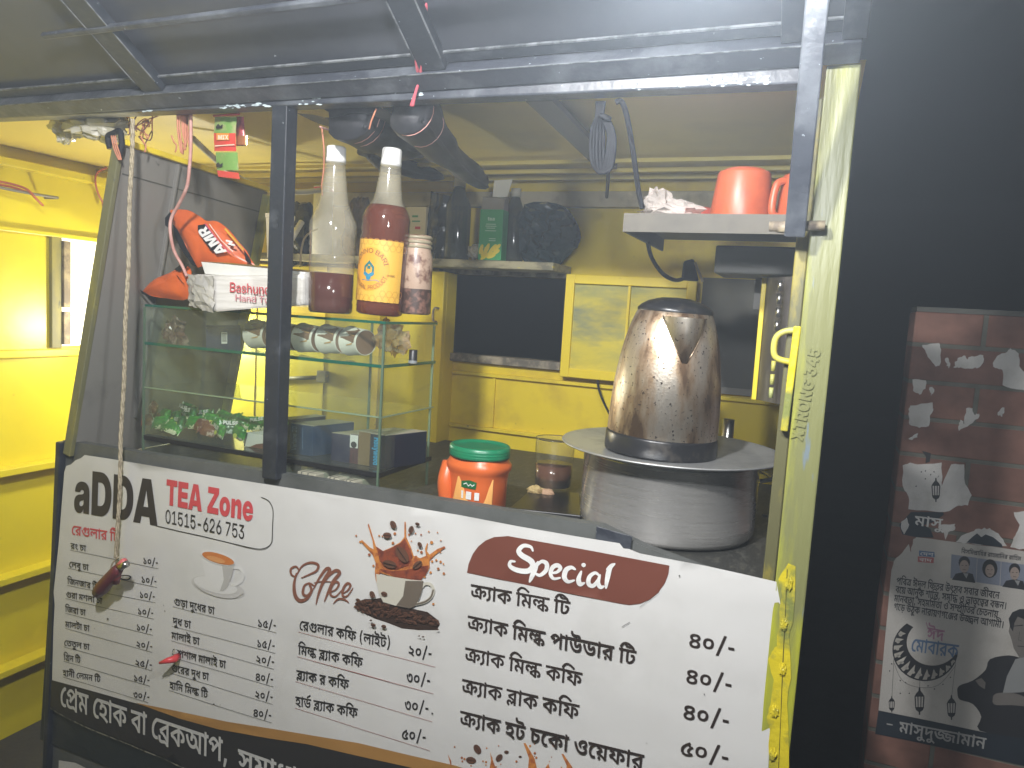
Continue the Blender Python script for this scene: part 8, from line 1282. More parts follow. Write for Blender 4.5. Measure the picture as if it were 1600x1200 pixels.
# ================================================================= inside the case
t = thing('blue_carton', 'dark blue carton with a white barcode inside the top of the case', 'carton', tuple(PY(350, 540, .15)))
MB().hexa([PY(*q, y_) for q, y_ in (((322, 545), .13), ((376, 548), .13), ((376, 545), .18), ((322, 542), .18), ((322, 512), .13), ((376, 512), .13), ((376, 508), .18), ((322, 508), .18))]).build('carton_body', mat('dark_blue_card', (0.018, 0.03, 0.075), 0.5), t)
q = lambda px, py, l=0: PY(px, py, .1295 - .0005 * l)
c = Ink().shape([(346, 519), (355, 519), (355, 537), (346, 537)], q, 1); c.build('barcode_patch', INKW, t)
c = Ink()
for i in range(6): c.shape([(347, 521 + i * 2.4), (354, 521 + i * 2.4), (354, 521 + i * 2.4 + (.8 if i % 2 else 1.3)), (347, 521 + i * 2.4 + (.8 if i % 2 else 1.3))], q, 2)
c.build('barcode_bars', INKB, t)
tag(MB().blob(PY(272, 520, .14), (.026, .012, .024), .9, 2.4, 22, 5).build('wafer_bag', mat('brown_wrapper', (0.10, 0.05, 0.04), 0.3, col2=(0.26, 0.20, 0.16), scale=60.0), origin=PY(272, 540, .14)), 'small crumpled brown wrapper at the left inside the top of the case', 'wrapper')
# paper cups lying in a row
CUPW = mat('cup_paper', (0.66, 0.63, 0.56), 0.55)
CUPB = mat('cup_brown_print', (0.20, 0.11, 0.065), 0.5); CUPT = mat('cup_tan_print', (0.50, 0.30, 0.13), 0.5)
cups = [(412, 523, 'leftmost white paper cup lying inside the case with its grey mouth showing'), (448, 526, 'paper cup lying just right of the black post with a brown cone print'), (487, 529, 'paper cup in the middle of the lying row with two cone prints'), (524, 531, 'paper cup second from the right end of the lying row with a small printed square'), (560, 534, 'rightmost paper cup of the lying row with its brown end facing the light')]
for i, (px, py, lb) in enumerate(cups):
    p = PY(px, py, .15); k = MPP(p); r0 = 22.5 * k; ax = Vector((1, -.35, -.02)).normalized()
    t = thing('paper_cup', lb, 'paper cup', tuple(p), 'paper cups lying in the glass case', rot=(0, math.radians(-90), math.radians(-10 if i < 4 else -20)))
    L_ = 40 * k; pr_ = [(0, -.46 * L_), (r0 * .84, -.46 * L_), (r0 * .86, -.5 * L_), (r0 * .90, -.45 * L_), (r0, .48 * L_), (r0 * 1.05, .49 * L_), (r0 * 1.05, .52 * L_), (r0 * .98, .52 * L_)]
    MB().lathe(pr_, n=32, cap=False).build('cup_wall', CUPW, t, local=True)
    MB().lathe([(0, .36 * L_), (r0 * .93, .36 * L_), (r0 * .97, .46 * L_)], n=32, cap=False).build('cup_inside', CUPB, t, local=True)
    def cw(a, z, l=0, r0=r0, L_=L_):
        rr = r0 * (.90 + .10 * (z + .45)) + .0005 * l; an = math.radians(a + 75); return Vector((rr * math.cos(an), rr * math.sin(an), z * L_))
    MB().lathe([(0, -.455 * L_ - .0008), (r0 * .835, -.455 * L_ - .0008)], n=32, cap=False).build('cup_base', CUPB, t, local=True)
    c = Ink(); c.shape([(-35 - 130, -.40), (30 - 130, -.40), (45 - 130, -.05), (10 - 130, .25), (-20 - 130, .44), (-70 - 130, .44)], lambda x, y, l: cw(x, y, l), 1, step=12); c.build('brown_swirl', CUPB, t, local=True)
    c = Ink(); c.shape([(185 + x, z) for x, z in ((0, -.3), (40, -.34), (48, .10), (-6, .05))], lambda x, y, l: cw(x, y, l), 2, step=12); c.build('cone_print', CUPT, t, local=True)
# crumpled film round the right end and a small black cap
tag(MB().blob(PY(612, 530, .16), (.030, .018, .026), .9, 2.6, 24, 6).build('film_bag', clear('tan_film', (0.75, 0.62, 0.42), 0.15, 1.5, body=(0.6, 0.5, 0.33), bf=.3), origin=PY(612, 560, .16)), 'crumpled clear film bag at the right end of the paper cups', 'bag')
p = Vector((PY(645, 566, .17).x, .17, CM + .0005)); k = MPP(p)
t = thing('bottle_cap', 'small black cap standing at the right corner of the middle glass shelf', 'cap', tuple(p))
MB().lathe([(0, 0), (7 * k, 0), (7 * k, 5 * k), (6.4 * k, 5.5 * k), (6.6 * k, 20 * k), (6 * k, 21 * k), (0, 21 * k)], n=24).build('cap_body', mat('black_plastic', (0.02, 0.02, 0.022), 0.4), t, local=True)
MB().lathe([(7.1 * k, 0), (7.1 * k, 4.5 * k)], n=24, cap=False).build('grey_band', mat('grey_plastic', (0.25, 0.27, 0.27), 0.4), t, local=True)
# sweets
def wrapper_mesh(m, name, par, seed, w=.046, h=.030, th=.009):
    r = random.Random(seed)
    def f(sg):
        def g_(u, v):
            x = (u - .5) * w; y = (v - .5) * h; e = max(0.0, min(1.0, 1 - abs(2 * u - 1) ** 5)); b = max(0.0, 1 - abs(2 * v - 1) ** 2.5)
            pinch = 1 - .45 * math.exp(-((abs(2 * u - 1) - .78) / .10) ** 2)
            return Vector((x, y * pinch, sg * th * e * b * (1 - math.exp(-((abs(2 * u - 1) - 1) / .25) ** 2)) + .0022 * mnoise.noise(Vector((u * 4 + seed, v * 4, 1))) + (.0016 * math.sin(u * 60) if abs(2 * u - 1) > .8 else 0)))
        return g_
    mb = MB(); mb.grid(f(1), 22, 10, smooth=True); mb.grid(f(-1), 22, 10, smooth=True)
    return mb.build(name, m, par, local=True)
GW = [mat('green_wrapper', (0.02, 0.17, 0.03), 0.3, col2=(0.06, 0.36, 0.04), scale=60.0, lo=.5, hi=.6, col3=(0.70, 0.72, 0.50), s3=26.0, lo3=.54, hi3=.56), mat('dark_green_wrapper', (0.012, 0.09, 0.03), 0.3, col2=(0.04, 0.26, 0.07), scale=50.0, lo=.5, hi=.6, col3=(0.60, 0.70, 0.62), s3=24.0, lo3=.54, hi3=.57)]
BWR = mat('brown_sweet_wrapper', (0.16, 0.055, 0.03), 0.3, col2=(0.50, 0.40, 0.34), scale=60.0, lo=.55, hi=.6)
sweets = [(240, 638, .12, -.9, 1.2, 2), (238, 655, .13, .6, .4, 2), (252, 660, .12, .2, .7, 0), (263, 664, .11, -.1, .3, 0), (275, 652, .13, -.35, .9, 1), (283, 660, .115, -.5, .8, 1), (293, 640, .14, -.2, .9, 1), (300, 646, .135, -.35, .8, 1), (305, 660, .12, .3, .6, 0), (318, 650, .16, .5, .6, 0), (315, 664, .115, -.2, .4, 2), (327, 672, .11, .4, .4, 2), (330, 656, .14, .2, .8, 0), (340, 664, .125, -.4, .9, 0), (345, 672, .11, -.5, .8, 0), (350, 652, .16, .1, .5, 0), (360, 667, .12, .7, .6, 1), (366, 655, .16, -.2, .4, 0), (374, 676, .11, -.3, .9, 0), (380, 660, .16, .3, .5, 0), (392, 660, .17, 0, .5, 0), (404, 662, .17, .4, .5, 0), (416, 664, .17, -.3, .5, 0), (258, 648, .15, -.4, .6, 0), (270, 668, .10, .1, .35, 0)]
desc = ['bright green sweet wrapper', 'dark green sweet wrapper', 'brown sweet wrapper']
proto = {}
where = ['at the top left corner of the sweet heap', 'at the left end beneath the topmost brown one', 'low at the left against the brown ones', 'lying flat near the front left of the heap', 'with a pale patch left of the lettered pair', 'with white letters in front of the pair', 'at the very top of the heap standing tilted', 'with white letters just under the topmost one', 'under the lettered pair', 'behind the lettered pair to the right', 'flat on the shelf under the lettered pair', 'flat on the shelf below the middle of the heap', 'in the middle with a yellow corner', 'just left of the lettered middle one', 'with white letters in the middle front', 'behind the lettered middle one', 'right of the lettered middle one', 'on the back slope right of the middle', 'with a white patch beside the small white box', 'at the back above the small white box', 'far right at the back, first from the middle', 'far right at the back, next to the post', 'at the far right end, touching the black post', 'behind the low left ones at the back', 'at the lowest front left edge of the heap']
for i, (px, py, y, rz, tl, kd) in enumerate(sweets):
    p = PY(px, py, y); p.z = max(p.z, CL + .012)
    t = thing('wrapped_sweet', desc[kd] + ' ' + where[i], 'sweet', tuple(p), 'wrapped sweets heaped in the glass case', rot=(tl + .5, random.uniform(-.3, .3), rz))
    if kd not in proto: proto[kd] = wrapper_mesh(BWR if kd == 2 else GW[kd], 'wrapper', t, 3 + kd)
    else:
        c = proto[kd].copy(); COL.objects.link(c); c.parent = t
    if i in (5, 6, 7, 9, 14, 16, 21):
        c = Ink(); c.curve_text('PULSE', lambda t_, up: Vector((-.015 + .030 * t_, .001 + up, .0125)), .0085); c.build('wrapper_lettering', INKW, t, local=True)
    if i in (4, 5, 12, 14, 18):
        c = Ink(); c.shape(ell(.005, -.006, .008, .005, 10, 12), lambda x, y_, l: Vector((x, y_, .0115)), 1); c.build('lime_print', mat('lime_print', (0.55, 0.60, 0.12), 0.4), t, local=True)
# cartons on the bottom shelf
def carton(name, label, cat, fl, fr, y, dep, hL, hR, m, top=None, side_=None, dx=.02):
    """fl, fr: photo positions of the lower front corners"""
    a = PY(*fl, y); b = PY(*fr, y); z0 = CL + .0004; a.z = b.z = z0; k = MPP(a); h = hL * k
    d = Vector((dx, dep, 0))
    t = thing(name, label, cat, tuple((a + b) / 2))
    V = [a, b, b + d, a + d]; U = [v + Vector((0, 0, h)) for v in V]
    MB().hexa(V + U).build('carton_body', m, t, bevel=.0006)
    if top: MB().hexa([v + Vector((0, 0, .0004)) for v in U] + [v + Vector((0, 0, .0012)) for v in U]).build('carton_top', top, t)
    f = lambda u, v, l=0: a + (b - a) * u + Vector((0, -.0007 - .0004 * l, h * v))
    return t, f
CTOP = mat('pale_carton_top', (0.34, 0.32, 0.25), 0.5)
t, f = carton('wafer_box', 'small white box with a brown wave left of the black post', 'box', (381, 693), (420, 700), .115, .06, 22, 22, mat('white_card', (0.72, 0.72, 0.68), 0.55))
c = Ink(); c.shape([(.2, 0.02), (.98, .02), (.98, .3), (.75, .42), (.5, .3), (.3, .08)], f, 1); c.build('brown_wave', INKBR, t)
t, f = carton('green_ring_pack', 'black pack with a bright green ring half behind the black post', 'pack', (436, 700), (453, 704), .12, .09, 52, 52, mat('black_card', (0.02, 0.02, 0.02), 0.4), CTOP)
c = Ink(); c.stroke([(.75 + .55 * math.cos(math.radians(a_)), .48 + .42 * math.sin(math.radians(a_))) for a_ in range(95, 270, 12)], .22, f, 1); c.build('green_ring', mat('neon_green_print', (0.30, 0.65, 0.06), 0.4), t)
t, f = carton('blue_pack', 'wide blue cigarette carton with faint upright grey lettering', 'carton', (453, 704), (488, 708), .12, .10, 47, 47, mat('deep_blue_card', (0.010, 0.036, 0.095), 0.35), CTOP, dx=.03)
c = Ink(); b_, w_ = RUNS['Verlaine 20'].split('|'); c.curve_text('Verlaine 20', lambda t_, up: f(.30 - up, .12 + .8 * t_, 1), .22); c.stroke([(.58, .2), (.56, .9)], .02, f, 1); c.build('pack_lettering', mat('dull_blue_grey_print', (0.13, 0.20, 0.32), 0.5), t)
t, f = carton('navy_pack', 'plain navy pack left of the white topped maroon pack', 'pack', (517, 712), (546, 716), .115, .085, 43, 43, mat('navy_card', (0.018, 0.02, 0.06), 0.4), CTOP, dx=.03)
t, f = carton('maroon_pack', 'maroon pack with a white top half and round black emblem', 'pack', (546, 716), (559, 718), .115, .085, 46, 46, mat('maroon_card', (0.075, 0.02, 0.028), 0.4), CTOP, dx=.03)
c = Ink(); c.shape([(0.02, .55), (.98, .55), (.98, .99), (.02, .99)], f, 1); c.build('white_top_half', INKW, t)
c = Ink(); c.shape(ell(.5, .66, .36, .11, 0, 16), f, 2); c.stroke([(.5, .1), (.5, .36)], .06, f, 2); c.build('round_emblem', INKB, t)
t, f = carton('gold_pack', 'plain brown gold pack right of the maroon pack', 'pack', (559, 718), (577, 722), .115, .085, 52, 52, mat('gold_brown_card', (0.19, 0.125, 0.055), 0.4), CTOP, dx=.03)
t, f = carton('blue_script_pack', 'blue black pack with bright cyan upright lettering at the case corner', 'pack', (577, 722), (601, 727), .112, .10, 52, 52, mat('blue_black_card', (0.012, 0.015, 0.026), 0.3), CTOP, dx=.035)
c = Ink(); c.curve_text('Hollywood', lambda t_, up: f(.26 + up, .92 - .84 * t_, 1), .40); c.build('pack_lettering', mat('cyan_print', (0.03, 0.34, 0.62), 0.4), t)
# low packets behind the counter rim below the case
for i, (px, py, w_, lb) in enumerate(((420, 748, 30, 'cream packet with a red corner lying left of the post foot below the case'), (478, 752, 38, 'pale grey green packet lying right of the post foot below the case'), (520, 757, 24, 'second pale packet lying below the case near its front seam'), (545, 765, 22, 'dark edged packet lying furthest right below the case'))):
    p = PY(px, py, .06); p.z = CZ + .0005; k = MPP(p); t = thing('tea_packet', lb, 'packet', tuple(p), rot=(0, 0, -.1))
    MB().box((-w_ * k / 2, 0, 0), (w_ * k / 2, .07, 34 * k)).build('packet_body', mat('pale_packet', (0.42, 0.40, 0.30), 0.5, col2=(0.30, 0.30, 0.24), scale=20.0), t, local=True, bevel=.002)
    for x in (-.25, .1): MB().box((x * w_ * k - .001, -.0006, 2 * k), (x * w_ * k + .001, .0704, 34.6 * k)).build('packet_seam', mat('grey_seam', (0.16, 0.16, 0.13), 0.5), t, local=True)
# ================================================================= counter top things
def floor_pt(px, py, z=0.9665): return PZ(px, py, z)
# big cooking pot
PYC = 0.263; pc = PY(1039, 862, PYC); pc = Vector((PY(1040, 800, PYC).x, PYC, 0.9665)); k = MPP(pc + Vector((0, 0, .1)))
pz = PY(1048, 703, PYC).z
ALU = mat('scuffed_aluminium', (0.60, 0.59, 0.57), 0.20, metal=0.62, col2=(0.48, 0.47, 0.45), scale=16.0, lo=0.35, hi=0.70, stretch=(.6, .6, 14), col3=(0.22, 0.20, 0.18), s3=38.0, lo3=.68, hi3=.74, bump=0.04, bs=60.0, rough2=0.30)
def brushed(m, an):
    b_ = m.node_tree.nodes['Principled BSDF']; tg = m.node_tree.nodes.new('ShaderNodeTangent'); tg.direction_type = 'RADIAL'; tg.axis = 'Z'
    b_.inputs['Anisotropic'].default_value = an; m.node_tree.links.new(tg.outputs[0], b_.inputs['Tangent'])
brushed(ALU, 0.85); ALU.node_tree.nodes['Principled BSDF'].inputs['Anisotropic Rotation'].default_value = 0.25
t = thing('cooking_pot', 'large round aluminium cooking pot standing at the counter corner', 'pot', tuple(pc)); PR = 134 * k; ph = pz - pc.z - .004
MB().lathe([(0, 0), (PR * .90, 0), (PR * .97, .004), (PR * .995, .012), (PR, .03), (PR * .998, ph - .006), (PR * 1.012, ph - .004), (PR * 1.012, ph), (PR * .985, ph), (PR * .98, .02), (0, .012)], n=72, cap=False).build('pot_body', ALU, t, local=True)
for a_ in (205, 25):
    a0 = math.radians(a_); c0 = Vector((math.cos(a0), math.sin(a0), 0)); s_ = Vector((-c0.y, c0.x, 0))
    if a_ == 25: MB().tube(catmull([tuple(c0 * PR + s_ * .035 + Vector((0, 0, ph * .72))), tuple(c0 * (PR + .025) + s_ * .03 + Vector((0, 0, ph * .76))), tuple(c0 * (PR + .025) - s_ * .03 + Vector((0, 0, ph * .76))), tuple(c0 * PR - s_ * .035 + Vector((0, 0, ph * .72)))], 5), .004, 8).build('handle', ALU, t, local=True)
# plate used as lid
PLT = mat('dull_plate', (0.60, 0.61, 0.61), 0.38, metal=0.7, col2=(0.40, 0.41, 0.41), scale=9.0, lo=.45, hi=.65, rough2=.5)
pl = PY(1048, 697, PYC); pl.z = pc.z + ph + .0008; kk = MPP(pl); R_ = 169 * kk
t = thing('metal_plate', 'wide flat metal plate laid as a lid on the cooking pot', 'plate', tuple(pl))
MB().lathe([(0, .002), (R_ * .80, .002), (R_ * .84, .0035), (R_ * .93, .010), (R_ * .985, .012), (R_, .012), (R_ * 1.005, .0105), (R_, .009), (R_ * .93, .007), (R_ * .84, .0006), (0, 0)], n=80, cap=False).build('plate_disc', PLT, t, local=True)
# kettle
kb_ = Vector((PY(1032, 697, PYC - .02).x, PYC - .025, pl.z + .0026)); k = MPP(kb_ + Vector((0, 0, .1)))
t = thing('electric_kettle', 'tall stained steel electric kettle with black lid and base on the plate', 'kettle', tuple(kb_), rot=(0, .028, 0))
KST = bpy.data.materials.new('stained_kettle_steel'); KST.use_nodes = True
nt = KST.node_tree; N = nt.nodes; L = nt.links; pb = N['Principled BSDF']; pb.inputs['Metallic'].default_value = 0.94
tc = N.new('ShaderNodeTexCoord'); mp_ = N.new('ShaderNodeMapping'); mp_.inputs['Scale'].default_value = (1, 1, .3); L.new(tc.outputs['Object'], mp_.inputs[0])
n1 = N.new('ShaderNodeTexNoise'); n1.inputs['Scale'].default_value = 26.0; n1.inputs['Detail'].default_value = 8.0; L.new(mp_.outputs[0], n1.inputs['Vector'])
cr_ = N.new('ShaderNodeValToRGB'); cr_.color_ramp.elements[0].position = .40; cr_.color_ramp.elements[0].color = (.13, .08, .045, 1); cr_.color_ramp.elements[1].position = .62; cr_.color_ramp.elements[1].color = (.68, .61, .51, 1); e_ = cr_.color_ramp.elements.new(.48); e_.color = (.36, .26, .17, 1)
L.new(n1.outputs['Fac'], cr_.inputs[0])
n2 = N.new('ShaderNodeTexNoise'); n2.inputs['Scale'].default_value = 210.0; n2.inputs['Detail'].default_value = 3.0; L.new(tc.outputs['Object'], n2.inputs['Vector'])
m2_ = N.new('ShaderNodeMapRange'); m2_.inputs[1].default_value = .63; m2_.inputs[2].default_value = .68; L.new(n2.outputs['Fac'], m2_.inputs[0])
x2 = N.new('ShaderNodeMix'); x2.data_type = 'RGBA'; L.new(m2_.outputs[0], x2.inputs[0]); L.new(cr_.outputs[0], x2.inputs[6]); x2.inputs[7].default_value = (.06, .04, .03, 1); L.new(x2.outputs[2], pb.inputs['Base Color'])
m3_ = N.new('ShaderNodeMapRange'); m3_.inputs[1].default_value = .35; m3_.inputs[2].default_value = .65; m3_.inputs[3].default_value = .52; m3_.inputs[4].default_value = .33; L.new(n1.outputs['Fac'], m3_.inputs[0]); L.new(m3_.outputs[0], pb.inputs['Roughness'])
bp = N.new('ShaderNodeBump'); bp.inputs['Strength'].default_value = .08; bp.inputs['Distance'].default_value = .003; L.new(n2.outputs['Fac'], bp.inputs['Height']); L.new(bp.outputs[0], pb.inputs['Normal'])
brushed(KST, 0.6)
BKP = mat('black_kettle_plastic', (0.014, 0.014, 0.016), 0.32, col2=(0.05, 0.045, 0.04), scale=30.0, lo=.55, hi=.65)
kp = [(85, 30), (84.5, 60), (82.5, 95), (79.5, 125), (74, 160), (67, 190), (60, 211), (56, 220)]
MB().lathe([(86 * k, 0), (87 * k, 4 * k), (86.5 * k, 27 * k), (85 * k, 30.5 * k), (80 * k, 31 * k)], n=64).build('base', BKP, t, local=True)
body = MB().lathe([(r * k, z * k) for r, z in catmull(kp, 3)], n=72, cap=False); kbo = body.build('steel_body', KST, t, local=True)
MB().lathe([(57 * k, 218 * k), (57.5 * k, 222 * k), (52 * k, 228 * k), (42 * k, 234 * k), (28 * k, 238.5 * k), (26 * k, 238 * k), (22 * k, 240 * k), (0, 241 * k)], n=56, cap=False).build('lid', BKP, t, local=True)
def kr(z): 
    for (r0, z0), (r1, z1) in zip(kp, kp[1:]):
        if z0 <= z <= z1: return r0 + (r1 - r0) * (z - z0) / (z1 - z0)
    return kp[-1][0]
# spout: a pressed triangular lip pointing towards the viewer, right of centre
sa = math.radians(-90 + 26)
def kpt(da, z, out_=0.0):
    a_ = sa + da; r = (kr(z) + out_) * k; return Vector((r * math.cos(a_), r * math.sin(a_), z * k))
SPm = MB().grid(lambda u, v: kpt((u - .5) * 1.12 * (.06 + .94 * v), 146 + 66 * v, .8 + (22 * v * max(0, 1 - abs(2 * u - 1) ** 1.5))), 16, 14)
SPm.build('spout', KST, t, local=True)
MB().tube([kpt(-.56 * (.06 + .94 * v), 146 + 66 * v, 1.0) for v in (0, .25, .5, .75, 1)], .0012, 6).build('spout_rim', KST, t, local=True)
MB().tube([kpt(.56 * (.06 + .94 * v), 146 + 66 * v, 1.0) for v in (0, .25, .5, .75, 1)], .0012, 6).build('spout_rim', KST, t, local=True)
MB().tube(catmull([(0, .055 * 1, 214 * k), (0, .115, 205 * k), (0, .13, 150 * k), (0, .115, 80 * k), (0, .08, 60 * k)], 6), .010, 10).build('handle', BKP, t, local=True)
# small steel cylinder behind the plate
p = PY(1137, 676, .46); kx = MPP(p)
t = thing('steel_jigger', 'small plain steel cylinder standing behind the plate', 'cylinder', (p.x, p.y, 0.9665)); hz = PY(1137, 655, .46).z - .9665
MB().lathe([(0, 0), (9 * kx, 0), (9 * kx, hz - 14 * kx), (8.6 * kx, hz - 13.6 * kx), (8.6 * kx, hz), (7.6 * kx, hz), (7.6 * kx, hz - .01), (0, hz - .01)], n=28, cap=False).build('cylinder_wall', STEEL, t, local=True)
# drink powder tub
p = floor_pt(742, 790); p = Vector((PY(745, 790, .16).x, .16, .9665)); k = MPP(p)
t = thing('powder_tub', 'orange drink powder tub with a green screw lid and side grip', 'tub', tuple(p), rot=(0, 0, -.25))
tubh = (PY(748, 712, .16).z - .9665); w2 = 45 * k
OR2 = mat('orange_plastic', (0.66, 0.135, 0.03), 0.35)
def rsq(r, n, z, e=2.6): return [(Vector((r * math.copysign(abs(math.cos(a_)) ** (2 / e), math.cos(a_)), r * .9 * math.copysign(abs(math.sin(a_)) ** (2 / e), math.sin(a_)), z))) for a_ in [2 * math.pi * i / n for i in range(n)]]
mb = MB(); n = 40; rows = [(w2 * .90, 0), (w2 * .96, .004), (w2 * .97, tubh * .55), (w2, tubh * .70), (w2 * 1.03, tubh * .74), (w2 * 1.09, tubh * .80), (w2 * 1.09, tubh * .88), (w2 * 1.0, tubh * .94), (w2 * .96, tubh)]
vs = [v for r, z in rows for v in rsq(r, n, z)]; mb.add(vs, [(i * n + j, i * n + (j + 1) % n, (i + 1) * n + (j + 1) % n, (i + 1) * n + j) for i in range(len(rows) - 1) for j in range(n)] + [tuple(range(n - 1, -1, -1))], True)
mb.build('tub_body', OR2, t, local=True)
MB().lathe([(w2 * 1.06, tubh), (w2 * 1.08, tubh + .003), (w2 * 1.08, tubh + 16 * k), (w2 * 1.03, tubh + 18 * k), (w2 * .96, tubh + 18 * k), (w2 * .92, tubh + 15.5 * k), (w2 * .55, tubh + 16 * k), (0, tubh + 16 * k)], n=48, sy=.92).build('lid', mat('green_plastic', (0.008, 0.19, 0.085), 0.35), t, local=True)
for i in range(3): MB().lathe([(w2 * 1.083, tubh + (3 + 4 * i) * k), (w2 * 1.092, tubh + (4 + 4 * i) * k), (w2 * 1.083, tubh + (5 + 4 * i) * k)], n=48, cap=False, sy=.92).build('lid_groove', mat('green_plastic', (0.008, 0.19, 0.085), 0.35), t, local=True)
MB().tube(catmull([(-w2 * .92, -w2 * .45, tubh * .82), (-w2 * .86, -w2 * .70, tubh * .55), (-w2 * .80, -w2 * .72, tubh * .3), (-w2 * .75, -w2 * .62, tubh * .04)], 5), [.016] * 16, 12).build('side_grip', OR2, t, local=True)
def tb(a_, z, l=0):
    e = 2.6; an = math.radians(a_); r = w2 * (.972 if z < .6 else .972 + (z - .6) * .3) + .0006 + .0005 * l
    return Vector((r * math.copysign(abs(math.cos(an)) ** (2 / e), math.cos(an)), r * .9 * math.copysign(abs(math.sin(an)) ** (2 / e), math.sin(an)), z * tubh))
c = Ink().shape([(-112, .03), (-20, .03), (-20, .68), (-95, .68)], tb, 1, step=9); lb_ = c.build('tub_label', mat('label_peach', (0.72, 0.36, 0.10), 0.45), t, local=True)
c = Ink().shape([(-108, .03), (-20, .03), (-20, .22), (-60, .20), (-106, .24)], tb, 2, step=9); c.build('label_foot', mat('label_pale_green', (0.62, 0.62, 0.30), 0.45), lb_, local=True)
c = Ink().shape([(-90, .50), (-62, .50), (-60, .62), (-76, .65), (-90, .61)], tb, 2, step=6); c.build('logo_shield', mat('dark_green_print', (0.01, 0.12, 0.035), 0.45), lb_, local=True)
c = Ink(); c.stroke([(-87, .56), (-82, .59), (-78, .54), (-74, .58), (-70, .55), (-65, .58)], .02, lambda x, y, l: tb(x, y, l), 3)
for x in (-98, -82, -64): c.shape([(x, .30), (x + 11, .30), (x + 11, .44), (x, .44)], tb, 2)
c.build('white_pictograms', INKW, lb_, local=True)
# red packet lying at the rim
p = PY(668, 774, .05); p.z = .9665; k = MPP(p)
t = thing('red_packet', 'flat red packet with a green corner lying left of the orange tub', 'packet', tuple(p), rot=(0, 0, -.15))
MB().grid(lambda u, v: Vector(((u - .5) * 74 * k, .012 + (v - .5) * .05, .004 + .014 * math.sin(math.pi * u) * math.sin(math.pi * v) + .002 * mnoise.noise(Vector((u * 6, v * 5, 2))))), 16, 8, smooth=False).build('packet_film', mat('red_brown_packet', (0.40, 0.05, 0.06), 0.3, col2=(0.10, 0.03, 0.04), scale=40.0, lo=.5, hi=.58), t, local=True)
MB().grid(lambda u, v: Vector(((u * .26 + .22) * 74 * k, -.014 + v * .04, .012 + .004 * math.sin(math.pi * u))), 6, 4).build('speckled_end', mat('speckled_print', (0.55, 0.50, 0.42), 0.4, col2=(0.04, 0.32, 0.10), scale=90.0, lo=.45, hi=.5, col3=(.5, .08, .06), s3=120.0, lo3=.55, hi3=.58), t, local=True)
# glass of tea
p = PZ(863, 764, .9755); k = MPP(p); gh = PY(862, 684, p.y).z - p.z
t = thing('tea_glass', 'clear tumbler one third full of brown tea between the tub and pot', 'glass', tuple(p))
GR = 31 * k
MB().lathe([(0, 0), (GR * .86, 0), (GR * .92, .003), (GR, gh - .001), (GR * 1.01, gh), (GR * .97, gh), (GR * .88, .008), (0, .008)], n=44, cap=False).build('glass_wall', clear('tumbler_glass', (0.96, 0.96, 0.93), 0.02, 1.5, body=(.6, .58, .45), bf=.06), t, local=True)
MB().lathe([(0, .0085), (GR * .875, .0085), (GR * .93, gh * .50), (0, gh * .50)], n=44, cap=False).build('tea', mat('milky_tea', (0.13, 0.055, 0.035), 0.15), t, local=True)
MB().lathe([(GR * .99, gh - .0012), (GR * 1.014, gh - .0006), (GR * .99, gh + .0004)], n=44, cap=False).build('dark_rim', mat('dark_rim_band', (0.05, 0.05, 0.035), 0.15), t, local=True)  # thin dark ring round the top of the tumbler
# ginger
p = PZ(842, 776, .9665) + Vector((0, 0, .011))
gg = MB().blob(p + Vector((-.008, 0, 0)), (.018, .013, .011), .35, 3, 18, 2); 
GIN = mat('ginger_skin', (0.50, 0.38, 0.17), 0.7, col2=(0.30, 0.20, 0.08), scale=60.0, lo=.5, hi=.6, bump=.2, bs=80.0)
t = thing('ginger_root', 'knobbly piece of ginger in front of the tea glass', 'ginger', tuple(p)); gg.build('root', GIN, t); MB().blob(p + Vector((.016, .004, -.002)), (.016, .011, .009), .3, 3, 16, 7).build('knob', mat('ginger_pink', (0.50, 0.32, 0.20), 0.7), t)
# black tray edge under the glass
_tr = [PZ(*q, .9668) for q in ((796, 800), (908, 812), (905, 776), (832, 768))]
tag(MB().hexa(_tr + [v + Vector((0, 0, .008)) for v in _tr]).build('black_tray', BLK, origin=PZ(850, 790, .9668), bevel=.002), 'flat black tray under the ginger beside the pot', 'tray')
# ================================================================= right shelf things
SZt = SZ + .0005
OR3 = mat('dull_orange_plastic', (0.46, 0.095, 0.035), 0.4, col2=(0.38, 0.075, 0.03), scale=20.0)
def mug(label, px, y, wb, wt, hpx, hand=None):
    p = Vector((PY(px, 330, y).x, y, SZt)); k = MPP(p); t = thing('plastic_mug', label, 'mug', tuple(p), 'upturned orange mugs on the right shelf')
    MB().lathe([(wb * k, 0), (wb * 1.01 * k, 2 * k), (wt * k, (hpx - 8) * k), (wt * .96 * k, (hpx - 4) * k), (wt * .80 * k, (hpx - 3) * k), (wt * .76 * k, hpx * k), (0, hpx * k)], n=44, cap=False).build('mug_wall', OR3, t, local=True)
    if hand:
        a_ = math.radians(hand); d = Vector((math.cos(a_), math.sin(a_), 0))
        MB().tube(catmull([tuple(d * (wt * .97 * k) + Vector((0, 0, (hpx - 14) * k))), tuple(d * (wt + 14) * k + Vector((0, 0, (hpx - 22) * k))), tuple(d * (wb + 12) * k + Vector((0, 0, 14 * k))), tuple(d * (wb * .99 * k) + Vector((0, 0, 6 * k)))], 6), .0058, 10).build('handle', OR3, t, local=True)
    return t
mug('orange plastic mug upside down in the open middle of the right shelf', 1158, .13, 48, 40, 80, hand=60)
mug('orange plastic mug behind the stay bar with its looped handle showing', 1258, .13, 44, 38, 76, hand=212)
p = Vector((PY(1085, 330, .24).x, .24, SZt)); k = MPP(p)
t = thing('red_bowl', 'low red plastic bowl upside down behind the clear bag on the right shelf', 'bowl', tuple(p))
